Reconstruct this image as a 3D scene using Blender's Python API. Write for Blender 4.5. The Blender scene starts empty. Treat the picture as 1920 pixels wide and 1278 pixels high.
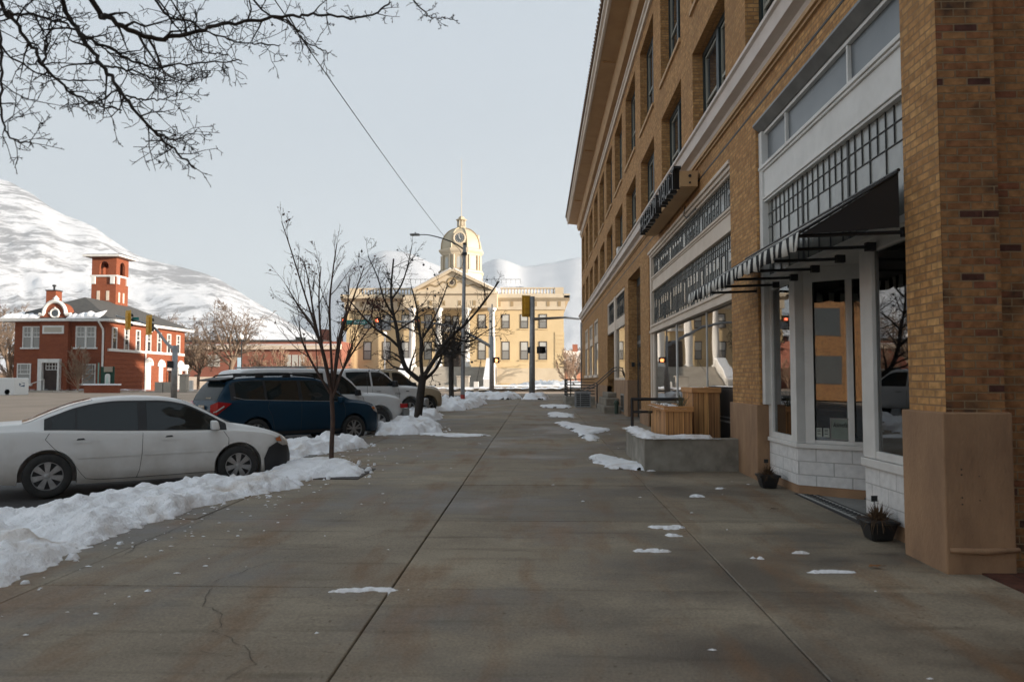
import bpy, bmesh, math, random
from math import sin, cos, pi, radians, sqrt, atan2, tan
from mathutils import Vector, Matrix, noise
S = bpy.context.scene
COL = S.collection
F = 1450.0            # focal length in photograph pixels (1920 wide)
CAMZ = 1.5
YAW = radians(1.975); PITCH = radians(2.88)
CAMROT = Matrix.Rotation(YAW, 3, 'Z') @ Matrix.Rotation(pi/2 + PITCH, 3, 'X')
def P(px, py, Y):
    d = CAMROT @ Vector(((px-960)/F, (639-py)/F, -1))
    return Vector((0, 0, CAMZ)) + d*(Y/d.y)
def gz(y):            # the pavement climbs gently, then levels out at the crossing
    return 0.009*min(max(y, -20), 57)

# ------------------------------------------------------------------ helpers
class MB:
    def __init__(s): s.v = []; s.f = []
    def add(s, vs, fs):
        n = len(s.v); s.v += [tuple(p) for p in vs]; s.f += [tuple(i+n for i in f) for f in fs]; return s
    def box(s, x0, x1, y0, y1, z0, z1):
        if x0 > x1: x0, x1 = x1, x0
        if y0 > y1: y0, y1 = y1, y0
        if z0 > z1: z0, z1 = z1, z0
        return s.add([(x0,y0,z0),(x1,y0,z0),(x1,y1,z0),(x0,y1,z0),(x0,y0,z1),(x1,y0,z1),(x1,y1,z1),(x0,y1,z1)],
              [(0,3,2,1),(4,5,6,7),(0,1,5,4),(1,2,6,5),(2,3,7,6),(3,0,4,7)])
    def tube(s, pts, rs, n=6, cap=True):
        pts = [Vector(p) for p in pts]
        if not isinstance(rs, (list, tuple)): rs = [rs]*len(pts)
        base = len(s.v); up = None
        for i, p in enumerate(pts):
            a = pts[max(0, i-1)]; b = pts[min(len(pts)-1, i+1)]
            t = (b-a)
            t = t.normalized() if t.length > 1e-9 else Vector((0,0,1))
            if up is None:
                up = Vector((0,0,1)) if abs(t.z) < .9 else Vector((1,0,0))
            x = up.cross(t)
            if x.length < 1e-6: x = Vector((1,0,0)).cross(t)
            x.normalize(); y = t.cross(x); up = y
            for k in range(n):
                q = p + (x*cos(2*pi*k/n) + y*sin(2*pi*k/n))*rs[i]
                s.v.append((q.x, q.y, q.z))
        m = len(pts)
        for i in range(m-1):
            for k in range(n):
                a = base+i*n+k; b = base+i*n+(k+1) % n
                s.f.append((a, b, b+n, a+n))
        if cap:
            s.f.append(tuple(base+k for k in range(n-1, -1, -1)))
            s.f.append(tuple(base+(m-1)*n+k for k in range(n)))
        return s
    def prism(s, poly, axis, a, b):     # poly: 2D points; extruded along axis from a to b
        def mk(p, t):
            if axis == 'x': return (t, p[0], p[1])
            if axis == 'y': return (p[0], t, p[1])
            return (p[0], p[1], t)
        n = len(poly)
        s.add([mk(p, a) for p in poly]+[mk(p, b) for p in poly],
              [tuple(range(n-1, -1, -1)), tuple(range(n, 2*n))]+[(i, (i+1) % n, n+(i+1) % n, n+i) for i in range(n)])
        return s
    def lathe(s, prof, n=24, c=(0,0,0), axis='z'):
        base = len(s.v)
        for r, h in prof:
            for k in range(n):
                a = 2*pi*k/n
                if axis == 'z': p = (c[0]+r*cos(a), c[1]+r*sin(a), c[2]+h)
                elif axis == 'y': p = (c[0]+r*cos(a), c[1]+h, c[2]+r*sin(a))
                else: p = (c[0]+h, c[1]+r*cos(a), c[2]+r*sin(a))
                s.v.append(p)
        for i in range(len(prof)-1):
            for k in range(n):
                a = base+i*n+k; b = base+i*n+(k+1) % n
                s.f.append((a, b, b+n, a+n))
        return s
    def build(s, name, mat, parent=None, smooth=False, bevel=0, fix=True):
        me = bpy.data.meshes.new(name); me.from_pydata(s.v, [], s.f); me.update()
        if fix or bevel:
            bm = bmesh.new(); bm.from_mesh(me)
            bmesh.ops.recalc_face_normals(bm, faces=bm.faces)
            bm.to_mesh(me); bm.free()
        if smooth:
            for p in me.polygons: p.use_smooth = True
        o = bpy.data.objects.new(name, me); COL.objects.link(o)
        if mat: me.materials.append(mat)
        if parent: o.parent = parent
        if bevel:
            m = o.modifiers.new('bevel', 'BEVEL'); m.width = bevel; m.segments = 2; m.limit_method = 'ANGLE'
        return o
def link(o, parent=None):
    COL.objects.link(o)
    if parent: o.parent = parent
    return o
def tag(o, label, cat, group=None):
    o['label'] = label; o['category'] = cat
    if group: o['group'] = group
    return o
def thing(name, label, cat, loc=(0,0,0), rz=0, group=None):
    o = bpy.data.objects.new(name, None); link(o); o.location = loc; o.rotation_euler = (0, 0, rz)
    o.empty_display_size = .2
    return tag(o, label, cat, group)
def struct(o, kind='structure'):
    o['kind'] = kind; return o
def copytree(r, loc, rz, label, parent=None):
    c = r.copy(); COL.objects.link(c); c.location = loc; c.rotation_euler = (0, 0, rz)
    if label: c['label'] = label
    for ch in list(r.children):
        d = ch.copy(); COL.objects.link(d); d.parent = c
        for g in list(ch.children):
            e = g.copy(); COL.objects.link(e); e.parent = d
    return c
def text_mesh(name, txt, size, mat, parent, M, ext=.004, shear=0, align='CENTER'):
    cu = bpy.data.curves.new(name, 'FONT'); cu.body = txt; cu.size = size; cu.extrude = ext; cu.align_x = align; cu.align_y = 'CENTER'; cu.shear = shear
    cu.resolution_u = 4
    t = bpy.data.objects.new(name+'_tmp', cu); COL.objects.link(t)
    dg = bpy.context.evaluated_depsgraph_get()
    me = bpy.data.meshes.new_from_object(t.evaluated_get(dg)); bpy.data.objects.remove(t)
    me.materials.clear(); me.materials.append(mat); me.transform(M)
    o = bpy.data.objects.new(name, me); link(o, parent); return o

# ------------------------------------------------------------------ materials
def _nt(name):
    m = bpy.data.materials.new(name); m.use_nodes = True
    nt = m.node_tree; b = nt.nodes['Principled BSDF']; return m, nt, b
def N(nt, t, **kw):
    n = nt.nodes.new(t)
    for k, v in kw.items(): setattr(n, k, v)
    return n
def rgba(c): return (c[0], c[1], c[2], 1)
def pm(name, c1, c2=None, scale=4, rough=.7, bump=0, bscale=None, metal=0, lo=.35, hi=.65, stretch=None, spec=None, coat=0, detail=5, trans=0, ior=None):
    m, nt, b = _nt(name)
    b.inputs['Roughness'].default_value = rough; b.inputs['Metallic'].default_value = metal
    if spec is not None: b.inputs['Specular IOR Level'].default_value = spec
    if ior: b.inputs['IOR'].default_value = ior
    if coat: b.inputs['Coat Weight'].default_value = coat; b.inputs['Coat Roughness'].default_value = .06
    b.inputs['Base Color'].default_value = rgba(c1)
    if c2 or bump:
        tc = N(nt, 'ShaderNodeTexCoord'); mp = N(nt, 'ShaderNodeMapping')
        nt.links.new(tc.outputs['Object'], mp.inputs['Vector'])
        if stretch: mp.inputs['Scale'].default_value = stretch
    if c2:
        no = N(nt, 'ShaderNodeTexNoise'); no.inputs['Scale'].default_value = scale; no.inputs['Detail'].default_value = detail
        no.inputs['Roughness'].default_value = .6
        nt.links.new(mp.outputs['Vector'], no.inputs['Vector'])
        r = N(nt, 'ShaderNodeValToRGB'); r.color_ramp.elements[0].position = lo; r.color_ramp.elements[1].position = hi
        r.color_ramp.elements[0].color = rgba(c1); r.color_ramp.elements[1].color = rgba(c2)
        nt.links.new(no.outputs['Fac'], r.inputs['Fac']); nt.links.new(r.outputs['Color'], b.inputs['Base Color'])
    if bump:
        n2 = N(nt, 'ShaderNodeTexNoise'); n2.inputs['Scale'].default_value = bscale or scale*4; n2.inputs['Detail'].default_value = 6
        nt.links.new(mp.outputs['Vector'], n2.inputs['Vector'])
        bu = N(nt, 'ShaderNodeBump'); bu.inputs['Distance'].default_value = bump; bu.inputs['Strength'].default_value = 1
        nt.links.new(n2.outputs['Fac'], bu.inputs['Height']); nt.links.new(bu.outputs['Normal'], b.inputs['Normal'])
    return m
def math_node(nt, op, a, b=None, c=None):
    n = N(nt, 'ShaderNodeMath', operation=op)
    for i, x in enumerate((a, b, c)):
        if x is None: continue
        if isinstance(x, (int, float)): n.inputs[i].default_value = x
        else: nt.links.new(x, n.inputs[i])
    return n.outputs[0]
def wall_uv(nt, wob=0):
    """(along wall, height) from object position, whichever way the wall faces"""
    tc = N(nt, 'ShaderNodeTexCoord'); se = N(nt, 'ShaderNodeSeparateXYZ'); nt.links.new(tc.outputs['Object'], se.inputs[0])
    ge = N(nt, 'ShaderNodeNewGeometry'); sn = N(nt, 'ShaderNodeSeparateXYZ'); nt.links.new(ge.outputs['True Normal'], sn.inputs[0])
    ax = math_node(nt, 'ABSOLUTE', sn.outputs[0]); sel = math_node(nt, 'GREATER_THAN', ax, .6)
    d = math_node(nt, 'SUBTRACT', se.outputs[1], se.outputs[0]); u = math_node(nt, 'MULTIPLY_ADD', d, sel, se.outputs[0])
    cb = N(nt, 'ShaderNodeCombineXYZ'); nt.links.new(u, cb.inputs[0]); nt.links.new(se.outputs[2], cb.inputs[1])
    return cb.outputs[0], tc
def brickmat(name, cols, mortar, bw=.21, bh=.066, ms=.007, rough=.85, bump=.006, dirt=None, dscale=1.2, dlo=.5, dhi=.75, nlo=.62):
    """cols: list of (position, colour) picked brick by brick"""
    m, nt, b = _nt(name); b.inputs['Roughness'].default_value = rough; b.inputs['Specular IOR Level'].default_value = .25
    uv, tc = wall_uv(nt)
    br = N(nt, 'ShaderNodeTexBrick'); nt.links.new(uv, br.inputs['Vector'])
    br.inputs['Scale'].default_value = 1; br.inputs['Brick Width'].default_value = bw; br.inputs['Row Height'].default_value = bh
    br.inputs['Mortar Size'].default_value = ms; br.inputs['Mortar Smooth'].default_value = .3
    br.inputs['Color1'].default_value = (0,0,0,1); br.inputs['Color2'].default_value = (1,1,1,1); br.inputs['Mortar'].default_value = (.5,.5,.5,1)
    r = N(nt, 'ShaderNodeValToRGB'); r.color_ramp.interpolation = 'CONSTANT' if len(cols) > 3 else 'LINEAR'
    while len(r.color_ramp.elements) < len(cols): r.color_ramp.elements.new(.5)
    for e, (p, c) in zip(r.color_ramp.elements, cols): e.position = p; e.color = rgba(c)
    nt.links.new(br.outputs['Color'], r.inputs['Fac'])
    no = N(nt, 'ShaderNodeTexNoise'); no.inputs['Scale'].default_value = 14; no.inputs['Detail'].default_value = 6; nt.links.new(tc.outputs['Object'], no.inputs['Vector'])
    v = N(nt, 'ShaderNodeMix', data_type='RGBA', blend_type='MULTIPLY'); v.inputs[0].default_value = 1
    rr = N(nt, 'ShaderNodeValToRGB'); rr.color_ramp.elements[0].position = .3; rr.color_ramp.elements[1].position = .7
    rr.color_ramp.elements[0].color = (nlo,nlo,nlo,1); rr.color_ramp.elements[1].color = (1.15,1.15,1.15,1)
    nt.links.new(no.outputs['Fac'], rr.inputs['Fac']); nt.links.new(r.outputs['Color'], v.inputs[6]); nt.links.new(rr.outputs['Color'], v.inputs[7])
    out = v.outputs[2]
    if dirt:
        n3 = N(nt, 'ShaderNodeTexNoise'); n3.inputs['Scale'].default_value = dscale; n3.inputs['Detail'].default_value = 8; nt.links.new(tc.outputs['Object'], n3.inputs['Vector'])
        r3 = N(nt, 'ShaderNodeValToRGB'); r3.color_ramp.elements[0].position = dlo; r3.color_ramp.elements[1].position = dhi
        nt.links.new(n3.outputs['Fac'], r3.inputs['Fac'])
        x = N(nt, 'ShaderNodeMix', data_type='RGBA'); nt.links.new(r3.outputs['Color'], x.inputs[0]); nt.links.new(out, x.inputs[6]); x.inputs[7].default_value = rgba(dirt)
        out = x.outputs[2]
    mm = N(nt, 'ShaderNodeMix', data_type='RGBA'); nt.links.new(br.outputs['Fac'], mm.inputs[0]); nt.links.new(out, mm.inputs[6]); mm.inputs[7].default_value = rgba(mortar)
    nt.links.new(mm.outputs[2], b.inputs['Base Color'])
    h = math_node(nt, 'MULTIPLY_ADD', br.outputs['Fac'], -1, no.outputs['Fac'])
    bu = N(nt, 'ShaderNodeBump'); bu.inputs['Distance'].default_value = bump; nt.links.new(h, bu.inputs['Height']); nt.links.new(bu.outputs['Normal'], b.inputs['Normal'])
    return m
def glassmat(name, tint=(.02,.025,.03), ior=1.9, rough=.015, clear=0):
    """window glass; clear > 0 lets that share of light through"""
    m, nt, b = _nt(name); b.inputs['Base Color'].default_value = rgba(tint); b.inputs['Roughness'].default_value = rough
    b.inputs['IOR'].default_value = ior; b.inputs['Specular IOR Level'].default_value = .5
    tc = N(nt, 'ShaderNodeTexCoord'); no = N(nt, 'ShaderNodeTexNoise'); no.inputs['Scale'].default_value = .9; no.inputs['Detail'].default_value = 1
    nt.links.new(tc.outputs['Object'], no.inputs['Vector'])
    bu = N(nt, 'ShaderNodeBump'); bu.inputs['Distance'].default_value = .0016; nt.links.new(no.outputs['Fac'], bu.inputs['Height']); nt.links.new(bu.outputs['Normal'], b.inputs['Normal'])
    if clear:
        gl = N(nt, 'ShaderNodeBsdfGlossy'); gl.inputs['Roughness'].default_value = rough; gl.inputs['Color'].default_value = (1,1,1,1)
        tr = N(nt, 'ShaderNodeBsdfTransparent'); tr.inputs['Color'].default_value = (clear*.9, clear, clear*.96, 1)
        fr = N(nt, 'ShaderNodeFresnel'); fr.inputs['IOR'].default_value = ior
        nt.links.new(bu.outputs['Normal'], gl.inputs['Normal']); nt.links.new(bu.outputs['Normal'], fr.inputs['Normal'])
        mx = N(nt, 'ShaderNodeMixShader'); nt.links.new(fr.outputs[0], mx.inputs[0]); nt.links.new(tr.outputs[0], mx.inputs[1]); nt.links.new(gl.outputs[0], mx.inputs[2])
        nt.links.new(mx.outputs[0], nt.nodes['Material Output'].inputs['Surface'])
    return m
def emitmat(name, c, s):
    m, nt, b = _nt(name); b.inputs['Base Color'].default_value = rgba(c); b.inputs['Emission Color'].default_value = rgba(c); b.inputs['Emission Strength'].default_value = s
    return m

M = {}
M['brick'] = brickmat('tan_brick', [(0,(.42,.215,.082)),(.5,(.52,.275,.105)),(1,(.60,.34,.135))], (.31,.19,.10), dirt=(.28,.15,.062), bw=.19, bh=.062, bump=.012, dscale=.7, dlo=.52, dhi=.9)
M['oldbrick'] = brickmat('weathered_brick', [(0,(.38,.19,.078)),(.22,(.33,.155,.065)),(.42,(.40,.205,.085)),(.62,(.30,.135,.058)),(.80,(.25,.098,.05)),(.88,(.35,.175,.07)),(.965,(.10,.042,.03))], (.27,.19,.11), bw=.18, bh=.061, ms=.006, dirt=(.07,.04,.025), dscale=3.5, dlo=.56, dhi=.70, bump=.02)
M['stucco'] = pm('tan_stucco', (.37,.225,.125), (.22,.13,.075), 3.2, .9, .006, 60, lo=.34, hi=.74, stretch=(1,1,.45))
M['white'] = pm('white_paint', (.70,.685,.65), (.61,.595,.56), 3, .55, .001, 20)
M['whitebrick'] = brickmat('white_painted_block', [(0,(.62,.61,.59)),(1,(.66,.65,.63))], (.47,.46,.44), bw=.34, bh=.165, ms=.006, bump=.004, nlo=.95)
M['cream'] = pm('cream_trim', (.66,.56,.46), (.58,.48,.38), 2, .6)
M['beltm'] = pm('belt_trim', (.68,.60,.54), (.60,.52,.46), 2, .6)
M['soffit'] = pm('tan_soffit', (.50,.32,.16), (.44,.27,.13), 1.5, .7)
M['teal'] = pm('dark_teal_paint', (.008,.02,.022), None, rough=.5)
M['sash'] = pm('grey_sash', (.30,.29,.24), None, rough=.6)
M['metalgrey'] = pm('grey_metal_trim', (.22,.22,.21), (.16,.16,.155), 3, .45, metal=.3)
M['black'] = pm('black_metal', (.012,.012,.013), None, rough=.45)
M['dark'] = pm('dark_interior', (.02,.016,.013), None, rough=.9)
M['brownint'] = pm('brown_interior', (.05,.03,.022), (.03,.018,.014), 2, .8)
M['glass'] = glassmat('window_glass')
M['shopglass'] = glassmat('shop_glass', ior=2.6, clear=.55)
M['shopglass1'] = glassmat('storefront_glass', ior=2.25, clear=.5)
M['carglass'] = glassmat('car_glass', (.012,.016,.016), 1.5, .01)
M['frost'] = pm('obscure_glass', (.12,.135,.145), (.085,.10,.11), 1.3, .34, .0015, 70, ior=1.7)
M['leadglass'] = pm('leaded_glass', (.25,.25,.225), (.18,.18,.162), 2.5, .22, .0015, 60, ior=1.9)
M['lead'] = pm('lead_came', (.035,.037,.036), None, rough=.6)
M['concrete'] = pm('pale_concrete', (.33,.305,.255), (.15,.135,.11), 3.2, .9, .003, 40, lo=.3, hi=.75)
M['kerb'] = pm('kerb_concrete', (.22,.21,.19), (.15,.14,.125), 3, .9, .003, 40)
M['stone'] = pm('rough_stone', (.26,.22,.17), (.16,.14,.11), 3, .95, .02, 12)
M['galv'] = pm('galvanised_steel', (.34,.34,.34), (.25,.25,.25), 5, .5, metal=.5)
M['signalyellow'] = pm('signal_yellow', (.62,.33,.03), None, rough=.5)
M['cedar'] = None
WORLD = {}
def wthing(name, label, cat, loc, group=None):
    """a thing whose parts are written in world coordinates"""
    o = thing(name, label, cat, loc, 0, group); WORLD[o.name] = Matrix.Translation(-Vector(loc)); return o
_build = MB.build
def build2(s, name, mat, parent=None, **kw):
    o = _build(s, name, mat, parent, **kw)
    if parent is not None and parent.name in WORLD: o.matrix_parent_inverse = WORLD[parent.name]
    return o
MB.build = build2

def holes_wall(mb, X, y0, y1, z0, z1, holes, depth, sgn=1):
    """wall in the plane x = X seen from -x, openings (ya, yb, za, zb[, depth]) with reveals"""
    ys = sorted({y0, y1, *[h[0] for h in holes], *[h[1] for h in holes]}); zs = sorted({z0, z1, *[h[2] for h in holes], *[h[3] for h in holes]})
    ys = [y for y in ys if y0 <= y <= y1]; zs = [z for z in zs if z0 <= z <= z1]
    for i in range(len(ys)-1):
        for j in range(len(zs)-1):
            cy = (ys[i]+ys[i+1])/2; cz = (zs[j]+zs[j+1])/2
            if any(h[0] < cy < h[1] and h[2] < cz < h[3] for h in holes): continue
            mb.add([(X, ys[i], zs[j]), (X, ys[i], zs[j+1]), (X, ys[i+1], zs[j+1]), (X, ys[i+1], zs[j])], [(0,1,2,3)])
    for h in holes:
        a, b, c, d = h[:4]; e = X+(h[4] if len(h) > 4 else depth)*sgn
        mb.add([(X,a,c),(X,a,d),(e,a,d),(e,a,c)], [(0,1,2,3)]); mb.add([(X,b,c),(e,b,c),(e,b,d),(X,b,d)], [(0,1,2,3)])
        mb.add([(X,a,d),(X,b,d),(e,b,d),(e,a,d)], [(0,1,2,3)]); mb.add([(X,a,c),(e,a,c),(e,b,c),(X,b,c)], [(0,1,2,3)])

X0 = 3.10; Y0 = 6.02; Y1 = 55.5
HT = 12.35
hb = wthing('commercial_building', 'long three-storey tan brick commercial building with wide eaves lining the right of the pavement', 'building', (X0, Y0, 0))
# ---- brick shell
wins = []
for k in range(12):
    a = 8.75+3.93*k; b = a+2.7
    wins.append((a, b, 6.12, 8.04)); wins.append((a, b, 8.92, 11.4))
shops = [(6.6, 11.0, -.3, 5.12, .9), (12.49, 21.8, -.3, 5.08, .9), (23.6, 26.8, -.3, 4.97, .95), (27.95, 35.0, 1.5, 4.88, .42), (31.6, 35.0, .9, 1.5, .42)]
trip = [(40.5, 43.4), (44.5, 47.4), (48.7, 51.8)]
for a, b in trip: shops.append((a, b, 1.75, 4.75, .25))
mb = MB(); holes_wall(mb, X0, Y0, Y1, -.3, HT, wins+shops, .24)
mb.add([(X0,Y1,-.3),(X0,Y1,HT),(26,Y1,HT),(26,Y1,-.3)], [(0,1,2,3)])
mb.add([(26,Y0,-.3),(26,Y0,HT),(26,Y1,HT),(26,Y1,-.3)], [(0,1,2,3)])
wall = mb.build('brick_wall', M['brick'], hb, fix=False)
# ---- weathered end wall towards the alley
mb = MB(); mb.box(X0+.003, X0+.44, Y0-.002, Y0+.4, 1.24, HT); mb.box(X0+.44, 26.1, Y0+.12, Y0+.4, -.3, HT); 
mb.build('end_wall', M['oldbrick'], hb, fix=False)
# ---- stucco plinths
pl = None
for q in ((X0-.055, X0+.46, Y0-.06, 6.63, -.3, 1.255), (X0-.05, X0+.4, 10.965, 12.5, -.3, 1.15), (X0-.045, X0+.9, 21.8, 23.62, -.3, .62), (X0-.045, X0+.3, 26.78, 31.6, -.3, 1.5), (X0-.045, X0+.2, 35.0, 55.5, -.3, 1.25)):
    mb = MB(); mb.box(*q); o = mb.build('stucco_base', M['stucco'], hb, bevel=.012); pl = pl or o
mb = MB(); mb.tube([(X0-.03, Y0-.065, .23), (X0+.22, Y0-.075, .225), (X0+.475, Y0-.065, .235)], [.018,.026,.02], 8)
mb.build('ledge', M['stucco'], pl, smooth=True)
mb = MB()
for z in (.83,.79,.62,.57): mb.tube([(X0+.07, Y0-.064, z), (X0+.07, Y0-.055, z)], .006, 6)
for z in (.78,.60): mb.tube([(X0+.20, Y0-.064, z), (X0+.20, Y0-.055, z)], .004, 6)
mb.build('bolt_hole', M['black'], pl)
mb = MB(); mb.box(X0-.06, X0-.02, 27.9, 29.0, .35, 1.0); bw_ = mb.build('basement_window', M['metalgrey'], pl)
mb = MB(); mb.box(X0-.066, X0-.058, 28.0, 28.9, .42, .94); mb.build('pane', M['glass'], bw_)
# ---- string course above the shops
mb = MB(); mb.prism([(2.92,5.84),(2.90,6.02),(2.86,6.04),(2.86,6.09),(X0+.02,6.13),(X0+.02,5.74),(3.06,5.74),(3.04,5.80),(2.99,5.82)], 'y', Y0+.0, Y1+.1)
mb.v = [(x, y, z) for x, y, z in mb.v]
mb.build('string_course', M['beltm'], hb)
mb = MB(); mb.box(3.03, X0+.01, Y0, Y1, 5.64, 5.70); mb.box(3.065, X0+.01, Y0, Y1, 5.60, 5.637); mb.build('bed_moulding', M['soffit'], hb)
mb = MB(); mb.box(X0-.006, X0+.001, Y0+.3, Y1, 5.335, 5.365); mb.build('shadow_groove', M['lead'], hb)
# ---- cornice, eave and tiled roof
mb = MB(); mb.prism([(X0+.01,11.75),(3.03,11.75),(3.03,11.9),(2.98,11.93),(2.98,12.02),(X0+.01,12.06)], 'y', Y0-.1, Y1+.1); mb.build('frieze_moulding', M['cream'], hb)
mb = MB(); mb.prism([(X0+.01,12.30),(2.88,12.30),(2.80,12.5),(2.80,12.62),(X0+.01,12.62)], 'y', Y0-.1, Y1+.35); mb.build('bed_cornice', M['soffit'], hb)
mb = MB(); mb.prism([(2.18,12.93),(2.80,12.86),(X0+.2,12.86),(X0+.2,12.95),(2.18,12.99)], 'y', Y0-1, Y1+.95)
for y in (16.5, 27.3, 38.1, 48.8): mb.box(2.3, 2.8, y, y+.02, 12.845, 12.9)
sof = mb.build('soffit', M['soffit'], hb)
mb = MB(); mb.box(2.80,X0+.02,Y0-.1,Y1+.5,12.62,12.86); mb.build('soffit_board', M['soffit'], hb)
mb = MB(); mb.prism([(2.18,12.90),(2.13,12.92),(2.13,13.12),(2.06,13.16),(2.06,13.36),(2.22,13.36),(2.22,12.90)], 'y', Y0-1, Y1+1); mb.build('fascia', M['cream'], hb)
mb = MB(); mb.add([(2.02,Y0-1.05,13.40),(2.02,Y1+1.05,13.40),(12,Y1-9,17.2),(12,Y0+9,17.2)], [(0,1,2,3)])
mb.add([(2.02,Y1+1.05,13.40),(27,Y1+1.05,13.4),(17,Y1-9,17.2),(12,Y1-9,17.2)], [(0,1,2,3)])
mb.add([(27,Y0-1.05,13.40),(27,Y1+1.05,13.4),(17,Y1-9,17.2),(17,Y0+9,17.2)], [(0,1,2,3)])
mb.add([(2.02,Y0-1.05,13.40),(27,Y0-1.05,13.4),(17,Y0+9,17.2),(12,Y0+9,17.2)], [(0,1,2,3)]); mb.add([(12,Y0+9,17.2),(17,Y0+9,17.2),(17,Y1-9,17.2),(12,Y1-9,17.2)], [(0,1,2,3)])
mb.add([(2.02,Y0-1.05,13.37),(2.02,Y1+1.05,13.37),(27,Y1+1.05,13.37),(27,Y0-1.05,13.37)], [(0,1,2,3)])
y = Y0-1
while y < Y1+1: mb.tube([(1.985,y,13.405),(2.5,y,13.60)], .075, 6); y += .3
mb.build('tile_roof', pm('roof_tile', (.20,.12,.07), (.13,.08,.05), 3, .8), hb)
# ---- upper windows: each a part, its sash and pane under it
def upper_window(a, b, z0, z1):
    e = X0+.235
    mb = MB(); mb.box(e-.03, e+.07, a, a+.13, z0, z1); mb.box(e-.03, e+.07, b-.13, b, z0, z1); mb.box(e-.03,e+.07,a+.13,b-.13,z1-.12,z1); mb.box(e-.03,e+.07,a+.13,b-.13,z0,z0+.09)
    c = (a+b)/2; mb.box(e-.05, e+.07, c-.09, c+.09, z0+.09, z1-.12)
    w = mb.build('window', M['teal'], hb)
    mb = MB()
    for p, q in ((a+.13, c-.09), (c+.09, b-.13)):
        mid = (z0+z1)/2-.1
        mb.box(e+.0,e+.05,p,p+.05,z0+.09,z1-.12); mb.box(e+.0,e+.05,q-.05,q,z0+.09,z1-.12); mb.box(e+.0,e+.052,p+.05,q-.05,mid-.03,mid+.03)
        mb.box(e+.0,e+.05,p+.05,q-.05,z1-.17,z1-.12); mb.box(e,e+.05,p+.05,q-.05,z0+.09,z0+.15)
    mb.build('sash', M['sash'], w)
    mb = MB(); mb.box(e+.03,e+.036,a+.1,b-.1,z0+.05,z1-.1); mb.build('pane', M['glass'], w)
    if z0 > 8: mb = MB(); mb.box(X0-.05,X0+.235,a-.04,b+.04,z0-.09,z0+.0); mb.build('sill', M['soffit'], w)
for w in wins: upper_window(*w)
# ---- dark rooms behind the ground floor
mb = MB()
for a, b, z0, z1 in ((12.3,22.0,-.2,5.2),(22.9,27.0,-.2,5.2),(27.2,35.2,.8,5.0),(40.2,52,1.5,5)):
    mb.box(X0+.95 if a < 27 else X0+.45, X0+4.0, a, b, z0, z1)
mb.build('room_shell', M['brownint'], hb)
# ---- shop one: frames
def frame_part(name, boxes, mat, parent=None):
    mb = MB()
    for q in boxes: mb.box(*q)
    return mb.build(name, mat, parent or hb, bevel=.006)
XF = X0+.10   # storefront plane
sf = frame_part('storefront_trim', [
    (XF-.06,XF+.08,10.86,11.0,1.16,5.0), (XF-.06,XF+.08,6.6,6.66,2.9,5.0),
    (XF-.02,XF+.06,6.66,10.86,4.955,5.0),
    (XF-.075,XF+.06,6.62,10.985,4.455,4.50), (XF-.055,XF+.06,6.62,10.97,4.42,4.455), (XF-.03,XF+.06,6.64,10.95,4.05,4.42),
    (XF-.055,XF+.06,6.62,10.97,4.02,4.05), (XF-.035,XF+.06,6.62,10.95,3.985,4.02),
    (XF-.01,XF+.05,9.95,9.99,4.5,4.955),(XF-.01,XF+.05,7.94,7.98,4.5,4.955), (XF-.04,XF+.06,6.6,10.9,2.86,2.93)], M['white'])
mb = MB(); mb.prism([(X0-.035,5.13),(X0-.035,5.10),(XF-.04,5.003),(XF+.1,5.003),(XF+.1,5.13)], 'y', 6.6, 11.02); mb.build('storefront_head', M['metalgrey'], sf)
mb = MB(); mb.box(XF+.03,XF+.04,6.66,10.86,4.5,4.955); mb.build('transom_pane', M['frost'], sf)
# leaded panel builder: glass + came grid
def leaded(a, b, z0, z1, X, ndiv, tall, parent):
    mb = MB(); mb.box(X+.012, X+.02, a, b, z0, z1); g = mb.build('leaded_glass', M['leadglass'], parent)
    mb = MB(); L = (b-a)/ndiv; w = .0042
    def v(y, za, zb, ww=w): mb.box(X, X+.012, y-ww, y+ww, za, zb)
    def h(z, ya, yb, ww=w): mb.box(X+.001, X+.0125, ya, yb, z-ww, z+ww)
    H = z1-z0
    for i in range(ndiv):
        p = a+L*i; q = p+L
        v(p, z0, z1, .022 if i else .012)
        if tall:      # clear tall panes below two rows of small ones
            h(z1-.17, p, q); h(z1-.36, p, q)
            n = 8
            for k in range(1, n): v(p+L*k/n, z1-.36, z1)
            for k in (1, 3, 5, 7): v(p+L*k/n, z0, z1-.36)
        else:
            h(z1-.12*H, p, q); h(z1-.26*H, p, q); h(z0+.14*H, p, q)
            n = 12
            for k in range(1, n):
                if k in (2, 4, 8, 10): v(p+L*k/n, z0+.14*H, z1)
                elif k in (1, 3, 9, 11): v(p+L*k/n, z1-.26*H, z1); v(p+L*k/n, z0, z0+.5*H)
                elif k in (5, 7): v(p+L*k/n, z0, z1)
                else: v(p+L*k/n, z1-.26*H, z1)
            for k in range(0, 12, 2):
                for t in (.3, .5, .68): 
                    if (k+int(t*10)) % 4 != 2 and k not in (4, 6): h(z0+t*H, p+L*k/n, p+L*(k+1)/n)
            if H > .7:
                for yy in (p+L*5/n, p+L*7/n): v(yy, z0+.18*H, z1-.3*H, .018)
                h(z1-.3*H, p+L*5/n, p+L*7/n, .018); h(z0+.18*H, p+L*5/n, p+L*7/n, .018)
    mb.build('came', M['lead'], g)
leaded(6.66, 10.86, 2.93, 3.985, XF+.015, 3, True, sf)
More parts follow.
